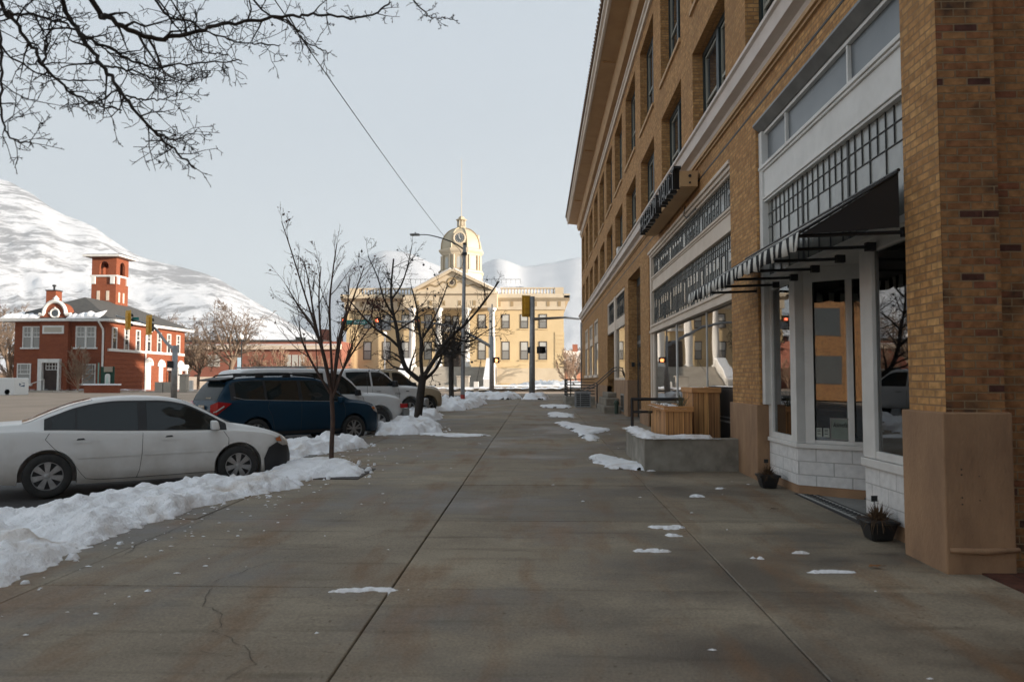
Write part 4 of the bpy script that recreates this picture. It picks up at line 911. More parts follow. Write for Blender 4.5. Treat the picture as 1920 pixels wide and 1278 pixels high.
    def side_poly(s, name, mat, parent, pts, off=.006, sides=(-1, 1), thick=0):
        """polygon in side view, drawn as a fan of columns"""
        xs = sorted({round(p[0], 4) for p in pts}); X = []
        for a, b in zip(xs, xs[1:]):
            n = max(1, int((b-a)/.06)); X += [a+(b-a)*k/n for k in range(n)]
        X.append(xs[-1])
        def span(x):
            z = []
            for a, b in zip(pts, pts[1:]+pts[:1]):
                if min(a[0], b[0])-1e-6 <= x <= max(a[0], b[0])+1e-6:
                    if abs(a[0]-b[0]) < 1e-6: z += [a[1], b[1]]
                    else: z.append(a[1]+(b[1]-a[1])*(x-a[0])/(b[0]-a[0]))
            return min(z), max(z)
        lo = [(x, span(x)[0]) for x in X]; hi = [(x, span(x)[1]) for x in X]
        fl = dict(lo); fh = dict(hi)
        for sg in sides:
            mb = MB(); nz = 5
            for x in X:
                a, b = fl[x], fh[x]
                for j in range(nz+1): z = a+(b-a)*j/nz; mb.v.append((x, sg*(s.y_at(x, z)+off), z))
            for i in range(len(X)-1):
                for j in range(nz): a = i*(nz+1)+j; mb.f.append((a, a+1, a+nz+2, a+nz+1) if sg < 0 else (a, a+nz+1, a+nz+2, a+1))
            o = mb.build(name, mat, parent, smooth=True, fix=False)
        return o
    def line(s, name, mat, parent, pts, r=.005, off=.0, sides=(-1, 1), n=6):
        for sg in sides:
            L = []
            for a, b in zip(pts, pts[1:]):
                for k in range(n): t = k/n; x = a[0]+(b[0]-a[0])*t; z = a[1]+(b[1]-a[1])*t; L.append((x, sg*(s.y_at(x, z)+off), z))
            x, z = pts[-1]; L.append((x, sg*(s.y_at(x, z)+off), z))
            mb = MB(); mb.tube(L, r, 5); o = mb.build(name, mat, parent, smooth=True, fix=False)
        return o
    def top_panel(s, name, mat, parent, x0, x1, f=.93, off=.006, xr=None):
        mb = MB(); nx, ny = 16, 16
        for i in range(nx+1):
            x = x0+(x1-x0)*i/nx
            dz = (s.zt(x+.01)-s.zt(x-.01))/.02; nl = sqrt(1+dz*dz)
            for j in range(ny+1): y = (2*j/ny-1)*s.wr(x)*f; mb.v.append((x-dz/nl*off, y, s.z_at(x, y)+off/nl))
        for i in range(nx):
            for j in range(ny): a = i*(ny+1)+j; mb.f.append((a, a+ny+1, a+ny+2, a+1))
        return mb.build(name, mat, parent, smooth=True, fix=False)
def wheel(parent, x, y, R, style, rimr, mat=None):
    sg = -1 if y < 0 else 1; W = .105
    e = bpy.data.objects.new('wheel', None); link(e, parent); e.location = (x, y, R)
    pr = [(rimr*.97,-W*.9),(rimr*1.03,-W),(R*.90,-W),(R*.97,-W*.85),(R,-W*.6),(R,W*.6),(R*.97,W*.85),(R*.90,W),(rimr*1.03,W),(rimr*.97,W*.9)]
    MB().lathe(pr, 40, (0,0,0), 'y').build('tyre', M['tyre'], e, smooth=True)
    f = sg*W*.86; mb = MB()
    mb.lathe([(rimr,-sg*W*.8),(rimr,f),(rimr*.94,f+sg*.004),(rimr*.90,f-sg*.02)], 40, (0,0,0), 'y')
    n, w0, w1, tw = style['n'], style['w0'], style['w1'], style.get('split', 0)
    for k in range(n):
        a0 = 2*pi*k/n+pi/2
        for d in ((-tw, tw) if tw else (0,)):
            q = []
            for r_, ww in ((rimr*.14, w0), (rimr*.93, w1)):
                for s_ in (-1, 1):
                    aa = a0+d*(r_/rimr); q.append((r_*cos(aa)-s_*ww*sin(aa), r_*sin(aa)+s_*ww*cos(aa)))
            a_, b_, c_, d_ = q; y1 = f-sg*.006; y2 = f-sg*.03
            mb.add([(a_[0],y1+sg*.002,a_[1]),(b_[0],y1+sg*.002,b_[1]),(d_[0],y1-sg*.006,d_[1]),(c_[0],y1-sg*.006,c_[1]),(a_[0],y2,a_[1]),(b_[0],y2,b_[1]),(d_[0],y2,d_[1]),(c_[0],y2,c_[1])],
                   [(0,1,2,3),(0,3,7,4),(1,5,6,2),(2,6,7,3)])
    mb.lathe([(0,f+sg*.004),(rimr*.13,f+sg*.002),(rimr*.2,f-sg*.006),(rimr*.2,f-sg*.03)], 20, (0,0,0), 'y')
    mb.build('rim', mat or M['rim'], e)
    MB().lathe([(0,f-sg*.05),(rimr*.98,f-sg*.045)], 24, (0,0,0), 'y').build('brake', M['blacktrim'], e)
def mirror_part(name, mat, parent, c, s, sg, glass=True):
    mb = MB(); x, y, z = c; a, b, h = s
    mb.add([(x-a,sg*y,z),(x+a,sg*y,z+h*.1),(x+a*.8,sg*(y+b),z+h*.05),(x-a,sg*(y+b),z),(x-a,sg*y,z+h),(x+a*.5,sg*y,z+h),(x+a*.4,sg*(y+b*.92),z+h*.92),(x-a,sg*(y+b),z+h*.95)],
           [(0,3,2,1),(4,5,6,7),(0,1,5,4),(1,2,6,5),(2,3,7,6),(3,0,4,7)])
    o = mb.build(name, mat, parent, bevel=.02, smooth=True); return o
def lamp_front(car, mat, parent, pts): return car.side_poly('headlight', mat, parent, pts, .008)
STY = dict(n=7, w0=.028, w1=.048)
def plate(parent, x, y, z, ry=0, txt='D48 3KE'):
    mb = MB(); mb.box(x-.006, x+.004, y-.155, y+.155, z-.078, z+.078); o = mb.build('license_plate', pm('plate_face', (.55,.50,.42), (.45,.30,.18), 8, .5), parent)
    text_mesh('characters', txt, .085, M['blacktrim'], o, Matrix.Translation((x-.008, y, z-.01)) @ Matrix.Rotation(-pi/2,4,'Z') @ Matrix.Rotation(pi/2,4,'X'), .001)
# ---- generic builder --------------------------------------------------------
def build_car(sp, name, label, cat, hub, head, scale, group='cars parked nose-in along the kerb'):
    """hub: pixel-free world place of the front wheel on the pavement side, head: heading in degrees"""
    th = radians(head); c = Car(sp); fa, ra = sp['axles']; yw = sp['yw']; R = sp['R']
    loc = Vector((hub[0], hub[1], 0))-Matrix.Rotation(th, 3, 'Z') @ (Vector((fa, -yw, 0))*scale)
    t = thing(name, label, cat, (loc.x, loc.y, gz(loc.y)-.142), th, group); t.scale = (scale,)*3
    pt = sp['paint']; b = c.body(pt, t, (fa, ra), R, sp.get('arch', 1.16))
    for ax in (fa, ra):
        for sg in (-1, 1): wheel(t, ax, sg*yw, R, sp.get('style', STY), sp['rimr'], sp.get('rimmat'))
    mb = MB()
    for ax in (fa, ra):
        mb.box(ax-R*1.25, ax+R*1.25, -.54, .54, .22, .6)
    mb.build('underbody', M['blacktrim'], t)
    return t, c
# ---- white saloon -----------------------------------------------------------
sedan = dict(axles=(1.36,-1.36), yw=.80, R=.325, rimr=.215, arch=1.17, style=dict(n=7, w0=.022, w1=.047),
  zt=[(-2.44,.56),(-2.43,.80),(-2.38,.97),(-2.25,1.045),(-1.95,1.085),(-1.72,1.10),(-1.35,1.25),(-1.0,1.385),(-.65,1.46),(-.2,1.49),(.2,1.475),(.5,1.425),(.85,1.27),(1.2,1.07),(1.36,1.0),(1.7,.94),(2.0,.86),(2.2,.765),(2.3,.66),(2.345,.50)],
  zb=[(-2.44,.50),(-2.42,.76),(-2.3,.92),(-2.0,.98),(-1.4,.985),(-.6,.955),(.4,.925),(1.2,.905),(1.7,.86),(2.05,.76),(2.25,.65),(2.345,.46)],
  zl=[(-2.44,.42),(-2.3,.30),(-1.9,.22),(-1,.18),(1,.18),(1.9,.19),(2.2,.20),(2.345,.30)],
  w=[(-2.44,.60),(-2.38,.74),(-2.2,.82),(-1.8,.875),(-1,.90),(0,.905),(1.2,.90),(1.7,.875),(2.0,.80),(2.2,.68),(2.345,.42)],
  wr=[(-2.44,.55),(-2.2,.70),(-1.8,.70),(-1.3,.66),(-.9,.60),(-.4,.585),(.3,.585),(.7,.62),(1.2,.70),(1.6,.72),(2.0,.66),(2.345,.38)],
  paint=paint('dirty_white_paint', (.70,.69,.665), dirt=(.36,.32,.27), rough=.42, zlo=.15, zhi=.8))
t, c = build_car(sedan, 'white_sedan', 'dirty white four-door saloon with a black front bumper behind the near snow bank', 'car', (-4.45, 11.35), 34, .885)
top = lambda x: min(c.zt(x)-.085, 1.395)
glassline = lambda x: c.zb(x)+.025
c.side_panel('window_surround', M['blacktrim'], t, -1.42, 1.17, lambda x: glassline(x)-.012, lambda x: max(glassline(x), top(x)+.02), .010, 30)
for nm, a, b in (('quarter_window', -1.32, -1.02), ('rear_side_window', -.99, -.16), ('front_side_window', -.03, 1.06)):
    c.side_panel(nm, M['carglass'], t, a, b, glassline, lambda x: max(glassline(x)+.002, top(x)-.012), .015, 16)
c.top_panel('windscreen', M['carglass'], t, .52, 1.24, .93); c.top_panel('rear_window', M['carglass'], t, -1.70, -.78, .90)
c.line('door_seam', M['lead'], t, [(-.09,.92),(-.10,.6),(-.13,.35),(-.17,.24)], .004)
c.line('door_seam', M['lead'], t, [(-1.35,.95),(-1.40,.86),(-1.28,.72),(-1.05,.52),(-.92,.33),(-.86,.26),(-.7,.235),(-.17,.235)], .004)
c.line('door_seam', M['lead'], t, [(1.12,.90),(1.20,.78),(1.19,.55),(1.10,.36),(1.05,.255),(-.17,.235)], .004)
c.side_poly('door_moulding', sedan['paint'], t, [(-.98,.565),(-.12,.575),(-.12,.62),(-.98,.61)], .012); c.side_poly('door_moulding', sedan['paint'], t, [(-.08,.575),(1.08,.58),(1.08,.625),(-.08,.62)], .012)
for x in (-1.05, .18): c.side_poly('door_handle', sedan['paint'], t, [(x,.80),(x+.24,.805),(x+.24,.835),(x,.83)], .03); c.side_poly('handle_cup', M['lead'], t, [(x+.05,.835),(x+.17,.84),(x+.15,.865),(x+.07,.86)], .004)
c.side_poly('front_bumper', M['blacktrim'], t, [(1.78,.42),(1.86,.60),(2.10,.73),(2.25,.60),(2.335,.44),(2.335,.33),(2.2,.205),(1.80,.20)], .012)
mb = MB()
for i in range(13):
    y = -.62+1.24*i/12; xx = 2.36-.45*(abs(y)/.8)**2.6
    for z in (.30,.42,.55,.64): mb.v.append((xx-.02*abs(z-.45), y, z))
for i in range(12):
    for j in range(3): a = i*4+j; mb.f.append((a, a+1, a+5, a+4))
mb.build('bumper_cover', M['blacktrim'], t, smooth=True)
lamp = [(1.96,.755),(2.10,.79),(2.22,.715),(2.27,.62),(2.12,.62),(2.0,.69)]
c.side_poly('headlight', M['clearlens'], t, lamp, .022); c.side_poly('turn_lens', M['orangelens'], t, [(1.985,.75),(2.08,.77),(2.10,.69),(2.0,.70)], .03)
for sg in (-1, 1): mirror_part('wing_mirror', sedan['paint'], t, (.98,.83,.93), (.07,.19,.15), sg)
mb = MB(); mb.tube([(1.28,-.6,c.z_at(1.28,.6)+.01),(1.22,-.1,c.z_at(1.22,.1)+.02)], .008, 5); mb.build('wiper', M['blacktrim'], t)
c.side_poly('tail_light', M['redlens'], t, [(-2.42,.70),(-2.1,.80),(-2.1,.92),(-2.35,.90)], .01)
# ---- dark blue crossover ----------------------------------------------------
suv = dict(axles=(1.32,-1.32), yw=.79, R=.345, rimr=.235, arch=1.15, style=dict(n=5, w0=.02, w1=.018, split=.26),
  zt=[(-2.27,.62),(-2.26,.90),(-2.20,1.10),(-2.10,1.32),(-1.98,1.50),(-1.88,1.60),(-1.6,1.655),(-1.0,1.69),(-.3,1.70),(.2,1.68),(.45,1.63),(.8,1.44),(1.12,1.20),(1.25,1.13),(1.6,1.08),(1.95,1.0),(2.15,.90),(2.25,.76),(2.29,.55)],
  zb=[(-2.27,.55),(-2.24,.95),(-2.1,1.08),(-1.6,1.12),(-.8,1.09),(.3,1.05),(1.1,1.03),(1.6,.99),(1.95,.90),(2.15,.80),(2.29,.5)],
  zl=[(-2.27,.45),(-2.1,.34),(-1.8,.28),(1.8,.26),(2.1,.28),(2.29,.36)],
  w=[(-2.27,.70),(-2.2,.78),(-2.0,.84),(-1.5,.885),(0,.90),(1.2,.895),(1.7,.87),(2.0,.80),(2.2,.66),(2.29,.45)],
  wr=[(-2.27,.66),(-2.1,.70),(-1.9,.64),(-1.5,.62),(0,.64),(.4,.64),(.8,.68),(1.2,.74),(1.7,.72),(2.0,.66),(2.29,.4)],
  paint=paint('dark_blue_paint', (.010,.033,.058), dirt=(.02,.035,.05), spec=.12, rough=.25, zlo=.05, zhi=.6))
t, c = build_car(suv, 'blue_crossover', 'dark blue five-door estate with roof rails parked beyond the white saloon', 'car', (-4.45, 18.4), 46, .925)
gl = lambda x: c.zb(x)+.03
tp = lambda x: max(gl(x)+.003, min(c.zt(x)-.10, 1.575))
c.side_panel('window_surround', M['blacktrim'], t, -1.92, 1.05, lambda x: gl(x)-.01, lambda x: max(gl(x), tp(x)+.02), .004, 30)
for nm, a, b in (('quarter_window', -1.80, -1.10), ('rear_side_window', -1.04, -.22), ('front_side_window', -.12, .96)):
    c.side_panel(nm, M['carglass'], t, a, b, gl, tp, .008, 16)
c.line('chrome_strip', M['rim'], t, [(-1.85,gl(-1.85)+.06),(-1.6,gl(-1.6)-.01),(-1,gl(-1)-.012),(.96,gl(.96)-.012)], .007, .006)
c.top_panel('windscreen', M['carglass'], t, .50, 1.14, .93); c.top_panel('rear_window', pm('tinted_rear_glass', (.015,.02,.02), rough=.15, spec=.12), t, -2.19, -1.97, .93)
for p in ([(-.17,1.07),(-.18,.7),(-.20,.32)], [(-1.0,1.1),(-1.05,.95),(-.95,.75),(-.85,.34),(-.2,.32)], [(1.0,1.02),(1.06,.85),(1.02,.5),(.95,.32),(-.2,.32)]): c.line('door_seam', M['lead'], t, p, .004)
for x in (-.95, .12): c.side_poly('door_handle', suv['paint'], t, [(x,.93),(x+.22,.93),(x+.22,.965),(x,.965)], .03)
c.side_poly('lower_cladding', M['blacktrim'], t, [(-.95,.30),(.95,.30),(.95,.38),(-.95,.38)], .012)
for sg in (-1, 1):
    mb = MB(); mb.tube([(.35,sg*.60,1.64),(.25,sg*.61,1.71),(-.4,sg*.61,1.755),(-1.2,sg*.60,1.745),(-1.7,sg*.58,1.70),(-1.8,sg*.57,1.63)], .020, 8)
    for x in (-.45,-1.15): mb.box(x-.1,x+.1,sg*.60-.02,sg*.60+.02,1.66,1.75)
    mb.build('roof_rail', M['blacktrim'], t, smooth=False)
    mb = MB(); s_ = sg
    mb.add([(-2.275,s_*.50,1.02),(-2.285,s_*.52,.80),(-2.245,s_*.79,.80),(-1.93,s_*.875,1.06),(-2.22,s_*.80,1.10),(-2.20,s_*.5,1.02),(-2.2,s_*.52,.80),(-2.18,s_*.76,.80),(-1.93,s_*.83,1.06),(-2.15,s_*.74,1.10)],
           [(0,1,2,4),(4,2,3),(5,9,7,6),(9,8,7),(1,6,7,2),(2,7,8,3),(3,8,9,4),(4,9,5,0),(0,5,6,1)]); o = mb.build('tail_light', M['redlens'], t)
    mb = MB(); mb.tube([(-2.26,s_*.66,.86),(-2.255,s_*.78,.875),(-2.10,s_*.855,1.0)], .018, 5); mb.build('lens_stripe', M['clearlens'], o)
    mirror_part('wing_mirror', suv['paint'], t, (.90,.86,1.02), (.07,.18,.16), sg)
mb = MB(); mb.prism([(-2.12,1.60),(-1.75,1.665),(-1.75,1.63),(-2.10,1.565)], 'y', -.60, .60); mb.build('tailgate_spoiler', M['blacktrim'], t, bevel=.01)
mb = MB(); mb.box(-2.30,-2.2,-.84,.84,.42,.74); mb.build('rear_bumper', suv['paint'], t, bevel=.05, smooth=True)
plate(t, -2.275, 0, .93)
text_mesh('badge', 'AWD', .06, M['rim'], t, Matrix.Translation((-2.29,-.42,.90)) @ Matrix.Rotation(-pi/2,4,'Z') @ Matrix.Rotation(pi/2,4,'X'), .002)
mb = MB(); mb.box(-2.20,-2.194,-.28,.0,1.17,1.30); mb.v = [(x+.50*(z-1.13)+.0, y, z) for x, y, z in mb.v]; mb.build('window_sticker', pm('yellow_sticker', (.42,.24,.05), (.10,.08,.05), 30, .4), t)
c.side_poly('headlight', M['clearlens'], t, [(1.86,.90),(2.08,.92),(2.2,.80),(2.1,.74),(1.95,.80)], .014); c.side_poly('turn_lens', M['orangelens'], t, [(1.88,.895),(2.0,.91),(2.02,.84),(1.93,.83)], .02)
# ---- white wagon ------------------------------------------------------------
dur = dict(axles=(1.5,-1.45), yw=.80, R=.375, rimr=.225, arch=1.22, style=dict(n=5, w0=.03, w1=.05),
  zt=[(-2.42,.7),(-2.40,1.1),(-2.36,1.5),(-2.25,1.74),(-2.0,1.79),(-.8,1.82),(.1,1.81),(.35,1.77),(.7,1.55),(1.02,1.26),(1.15,1.18),(1.6,1.16),(2.1,1.10),(2.3,1.03),(2.38,.92),(2.41,.75)],
  zb=[(-2.42,.65),(-2.38,1.1),(-2.2,1.14),(0,1.12),(1.0,1.10),(1.6,1.08),(2.1,1.0),(2.35,.85),(2.41,.7)],
  zl=[(-2.42,.5),(-2.1,.42),(1.9,.40),(2.2,.55),(2.41,.6)],
  w=[(-2.42,.78),(-2.2,.86),(-1,.9),(1.0,.9),(1.6,.92),(2.1,.88),(2.3,.80),(2.41,.68)],
  wr=[(-2.42,.74),(-2.2,.70),(-1,.70),(.4,.70),(.8,.72),(1.2,.72),(1.8,.70),(2.41,.6)],
  paint=paint('white_wagon_paint', (.60,.60,.59), dirt=(.33,.30,.26), zlo=.1, zhi=.7))
t, c = build_car(dur, 'white_wagon', 'white four-wheel-drive wagon half hidden between the blue estate and the pickup', 'car', (-4.25, 20.3), 43, .965)
gl = lambda x: c.zb(x)+.03
tp = lambda x: max(gl(x)+.003, min(c.zt(x)-.11, 1.70))
for nm, a, b in (('quarter_window', -2.15, -1.05), ('rear_side_window', -.95, -.10), ('front_side_window', .02, .93)): c.side_panel(nm, M['carglass'], t, a, b, gl, tp, .008, 14)
c.top_panel('windscreen', M['carglass'], t, .40, 1.04, .93)
for p in ([(-.04,1.1),(-.05,.5)], [(1.0,1.08),(1.05,.9),(1.0,.5)]): c.line('door_seam', M['lead'], t, p, .005)
mb = MB(); mb.box(2.33,2.52,-.86,.86,.52,.72); mb.build('front_bumper', pm('grey_bumper', (.20,.20,.19)), t, bevel=.03, smooth=True)
mb = MB(); mb.box(2.20,2.42,-.90,-.84,.74,.86); mb.build('turn_lens', M['redlens'], t, bevel=.01)
for sg in (-1, 1):
    mirror_part('wing_mirror', M['blacktrim'], t, (.82,.88,1.10), (.07,.17,.17), sg)
    mb = MB(); mb.tube([(-1.9,sg*.62,1.83),(-.2,sg*.62,1.86),(.1,sg*.62,1.83)], .02, 6); mb.build('roof_rail', M['rim'], t)
mb = MB(); mb.box(.15,.32,-.40,.40,1.80,1.84); mb.build('roof_sensor_bar', M['blacktrim'], t, bevel=.01)
mb = MB(); mb.tube([(1.2,-.78,1.15),(1.16,-.80,1.75)], .005, 5); mb.build('antenna', M['blacktrim'], t)
# ---- white pickup -----------------------------------------------------------
ram = dict(axles=(1.85,-1.71), yw=.86, R=.42, rimr=.27, arch=1.2, style=dict(n=5, w0=.03, w1=.03, split=.16),
  zt=[(-2.9,.75),(-2.88,1.30),(-2.8,1.34),(-1.25,1.36),(-1.22,1.40),(-1.15,1.90),(-1.05,1.94),(-.3,1.97),(.45,1.96),(.65,1.90),(1.0,1.65),(1.32,1.40),(1.45,1.34),(2.0,1.33),(2.4,1.28),(2.6,1.20),(2.68,1.02),(2.72,.8)],
  zb=[(-2.9,.72),(-2.88,1.26),(-1.5,1.28),(0,1.27),(1.2,1.26),(2.0,1.23),(2.45,1.14),(2.65,.98),(2.72,.75)],
  zl=[(-2.9,.6),(-2.5,.52),(2.2,.50),(2.5,.55),(2.72,.60)],
  w=[(-2.9,.95),(-1,.98),(1.2,.98),(1.85,1.0),(2.3,.97),(2.55,.86),(2.72,.7)],
  wr=[(-2.9,.92),(-1.25,.90),(-1.15,.74),(.5,.74),(.9,.78),(1.4,.84),(2.3,.80),(2.72,.62)],
  paint=paint('white_truck_paint', (.62,.62,.61), dirt=(.36,.33,.29), zlo=.1, zhi=.8))
t, c = build_car(ram, 'white_pickup', 'large white crew-cab pickup truck with tinted side glass parked left of the forked tree', 'pickup truck', (-4.6, 27.3), 48, .905)
gl = lambda x: c.zb(x)+.05
tp = lambda x: max(gl(x)+.003, min(c.zt(x)-.12, 1.85))
for nm, a, b in (('rear_side_window', -1.02, .02), ('front_side_window', .10, 1.18)): c.side_panel(nm, M['carglass'], t, a, b, gl, tp, .008, 14)
c.top_panel('windscreen', M['carglass'], t, .70, 1.36, .93)
for p in ([(.06,1.26),(.05,.6)], [(1.25,1.25),(1.32,1.0),(1.28,.62)], [(-1.12,1.27),(-1.12,.6)]): c.line('door_seam', M['lead'], t, p, .006)
for x in (.22, -.85): c.side_poly('door_handle', M['rim'], t, [(x,1.10),(x+.2,1.10),(x+.2,1.14),(x,1.14)], .03)
c.side_poly('emblem', M['lead'], t, [(1.62,1.10),(1.76,1.10),(1.76,1.13),(1.62,1.13)], .01)
text_mesh('emblem', '1500', .14, pm('grey_chrome_letters', (.30,.30,.29), metal=.4, rough=.4), t, Matrix.Translation((1.20,-1.0,1.02)) @ Matrix.Rotation(pi/2,4,'X'), .004)
for sg in (-1, 1): mirror_part('wing_mirror', M['blacktrim'], t, (1.05,.95,1.28), (.09,.22,.24), sg)
mb = MB(); mb.box(2.58,2.82,-.95,.95,.55,.82); mb.build('front_bumper', M['rim'], t, bevel=.05, smooth=True)
c.side_poly('headlight', M['clearlens'], t, [(2.35,.98),(2.38,1.15),(2.58,1.08),(2.62,.92)], .012)
# ---- tan off-roader ---------------------------------------------------------
tan_ = dict(axles=(1.55,-1.5), yw=.82, R=.40, rimr=.255, arch=1.18, style=dict(n=6, w0=.03, w1=.03),
  zt=[(-2.5,.7),(-2.48,1.2),(-2.42,1.65),(-2.3,1.82),(-1.9,1.86),(0,1.88),(.25,1.84),(.6,1.64),(.95,1.38),(1.15,1.27),(1.7,1.24),(2.1,1.17),(2.3,1.06),(2.42,.88),(2.45,.7)],
  zb=[(-2.5,.65),(-2.45,1.1),(-2.2,1.18),(0,1.17),(1.0,1.16),(1.6,1.14),(2.0,1.06),(2.3,.92),(2.45,.66)],
  zl=[(-2.5,.5),(-2.1,.42),(2.0,.40),(2.3,.42),(2.45,.48)],
  w=[(-2.5,.82),(-2.2,.9),(0,.94),(1.2,.95),(1.7,.95),(2.1,.90),(2.32,.76),(2.45,.58)],
  wr=[(-2.5,.76),(-2.2,.72),(0,.72),(.6,.74),(1.2,.8),(2.0,.74),(2.45,.5)],
  paint=paint('champagne_paint', (.42,.34,.23), dirt=(.30,.24,.17), zlo=.1, zhi=.7))
t, c = build_car(tan_, 'tan_offroader', 'tan off-road vehicle farthest along the row of parked cars', 'car', (-4.2, 29.07), 43.2, .941)
gl = lambda x: c.zb(x)+.04
tp = lambda x: max(gl(x)+.003, min(c.zt(x)-.11, 1.76))
for nm, a, b in (('rear_side_window', -1.2, -.2), ('front_side_window', -.08, .85)): c.side_panel(nm, M['carglass'], t, a, b, gl, tp, .008, 14)
c.top_panel('windscreen', M['carglass'], t, .32, 1.05, .93)
for sg in (-1, 1): mirror_part('wing_mirror', M['blacktrim'], t, (.8,.92,1.18), (.08,.2,.2), sg)
c.side_poly('headlight', M['clearlens'], t, [(2.2,.82),(2.22,.98),(2.34,.95),(2.4,.8)], .012)
# ------------------------------------------------------------------ trees
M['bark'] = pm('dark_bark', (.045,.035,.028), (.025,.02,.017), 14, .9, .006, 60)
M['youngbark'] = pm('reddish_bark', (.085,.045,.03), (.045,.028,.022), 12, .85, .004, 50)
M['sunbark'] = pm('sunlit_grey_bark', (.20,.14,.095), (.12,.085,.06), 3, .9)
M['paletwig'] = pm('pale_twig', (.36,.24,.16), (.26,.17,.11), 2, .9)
M['maroonleaf'] = pm('maroon_leaf', (.055,.014,.012), (.09,.028,.015), 9, .7)
def rv(r, s): return Vector((r.gauss(0, s), r.gauss(0, s), r.gauss(0, s)))
def grow(out, p, d, L, r0, lvl, r, c):
    n = max(2, min(9, int(L/c['seg'][lvl]))); pts = [p.copy()]; rs = [r0]; d = d.normalized(); q = p.copy()
    for i in range(n):
        d = (d+rv(r, c['wig'])+Vector((0, 0, c['up']))).normalized(); q = q+d*(L/n); pts.append(q.copy()); rs.append(max(c['rmin'], r0*(1-.72*(i+1)/n)))
    out.append((pts, rs, lvl)); 
    if lvl+1 < c['levels']: sprout(out, pts, rs, lvl+1, L*c['ratio'][lvl], r, c)
def sprout(out, pts, rs, lvl, L, r, c, num=None, t0=.18):
    tot = len(pts)-1; k_ = num if num is not None else c['kids'][lvl]
    for k in range(k_):
        t = t0+(1-t0)*(k+r.random())/k_; f = t*tot; i = min(tot-1, int(f)); u = f-i
        p = pts[i].lerp(pts[i+1], u); ax = (pts[i+1]-pts[i]).normalized(); rr = rs[i]+(rs[i+1]-rs[i])*u
        s_ = rv(r, 1); s_ = (s_-ax*s_.dot(ax)).normalized(); a = radians(r.gauss(c['ang'], 11))
        grow(out, p, ax*cos(a)+s_*sin(a), L*r.uniform(.55, 1.25)*(1.15-.55*t), max(c['rmin'], rr*c['rk']), lvl, r, c)
def smooth_line(P_, n=5):
    o = []; m = len(P_)
    for i in range(m-1):
        a, b, c_, d = P_[max(0, i-1)], P_[i], P_[i+1], P_[min(m-1, i+2)]
        for k in range(n):
            t = k/n; o.append(.5*((2*b)+(c_-a)*t+(2*a-5*b+4*c_-d)*t*t+(3*b-a-3*c_+d)*t**3))
    o.append(P_[-1]); return o
def emit(out, mat, name, parent, sides=(6,5,4,3,3,3)):
    mb = MB()
    for pts, rs, lvl in out: mb.tube(pts, rs, sides[min(lvl, 5)], cap=False)
    return mb.build(name, mat, parent, smooth=True, fix=False)
def leaves(out, n, size, r, lv, mat, name, parent, clump=3):
    cand = [o for o in out if o[2] >= lv]; mb = MB()
    for k in range(n):
        pts = r.choice(cand)[0]; c_ = r.choice(pts[1:])
        for q in range(r.randint(1, clump)):
            p = c_+rv(r, size*.8); a = rv(r, 1).normalized(); a.z -= .8; a.normalize(); b = a.cross(rv(r, 1)).normalized(); s_ = size*r.uniform(.6, 1.2)
            m_ = p+a*s_*.5; mb.add([p, m_+b*s_*.32+rv(r,size*.1), p+a*s_, m_-b*s_*.32], [(0,1,2,3)])
    return mb.build(name, mat, parent, fix=False)
def berries(out, n, rad, r, lv, mat, name, parent):
    cand = [o for o in out if o[2] >= lv]; mb = MB()
    for k in range(n):
        p = r.choice(cand)[0][-1]; q = p+Vector((r.gauss(0,.01), r.gauss(0,.01), -rad*1.5)); s_ = rad*r.uniform(.7, 1.2)
        MB().lathe([(0,-s_),(s_*.8,-s_*.5),(s_,0),(s_*.7,s_*.6),(0,s_)], 6, q).build(name, mat, parent, fix=False)
def pxl(L, Y, r=None, jit=0):
    out = []
    for i, q in enumerate(L): out.append(P(q[0], q[1], Y+(q[2] if len(q) > 2 else 0)))
    return out
# --- slim young tree with a few withered leaves
YT = 12.5
t1 = wthing('young_tree', 'slim young tree with upright branches and withered maroon leaves by the white saloon', 'tree', (-3.34, YT, .11), 'street trees')
r = random.Random(11)
c1 = dict(seg=(.3,.14,.09,.06), wig=.09, up=.05, rmin=.0022, levels=4, ratio=(.5,.5,.45,.4), kids=(0,7,4,2), ang=30, rk=.55)
tr = smooth_line(pxl([(621,880),(622,830),(624,790),(622,745),(623,728)], YT)); rt = [.055,.044]+[.039-.008*i/len(tr) for i in range(len(tr)-2)]
mb = MB(); mb.tube(tr, rt, 10); mb.build('trunk', M['youngbark'], t1, smooth=True)
limbs = [[(623,748,0),(608,665,.1),(575,563,.2),(546,470,.35),(528,415,.45)], [(621,738),(596,632,-.1),(560,575,-.2),(537,535,-.25)], [(624,726),(618,584,.2),(624,510,.3),(632,455,.4)],
 [(624,734),(641,624,-.1),(665,551,-.2),(683,500,-.3)], [(624,730),(649,681,.15),(675,640,.3),(700,606,.4)], [(620,738),(588,685,-.2),(567,640,-.3),(560,600,-.35)],
 [(622,730),(592,608,.2),(580,535,.3),(570,490,.4)], [(624,735),(634,640,.3),(650,580,.5),(655,520,.5)], [(623,740),(604,650,-.3),(598,560,-.4),(602,500,-.4)], [(624,745),(640,700,-.2),(662,640,-.3),(690,560,-.3)]]
out = []
for i, L in enumerate(limbs):
    p = smooth_line(pxl(L, YT)); k = len(p); rs = [.021*(1-.85*j/k)+.0025 for j in range(k)]; out.append((p, rs, 0)); sprout(out, p, rs, 1, .62, r, c1, 8, .25)
emit(out, M['youngbark'], 'branches', t1); leaves(out, 75, .05, r, 1, M['maroonleaf'], 'withered_leaves', t1)
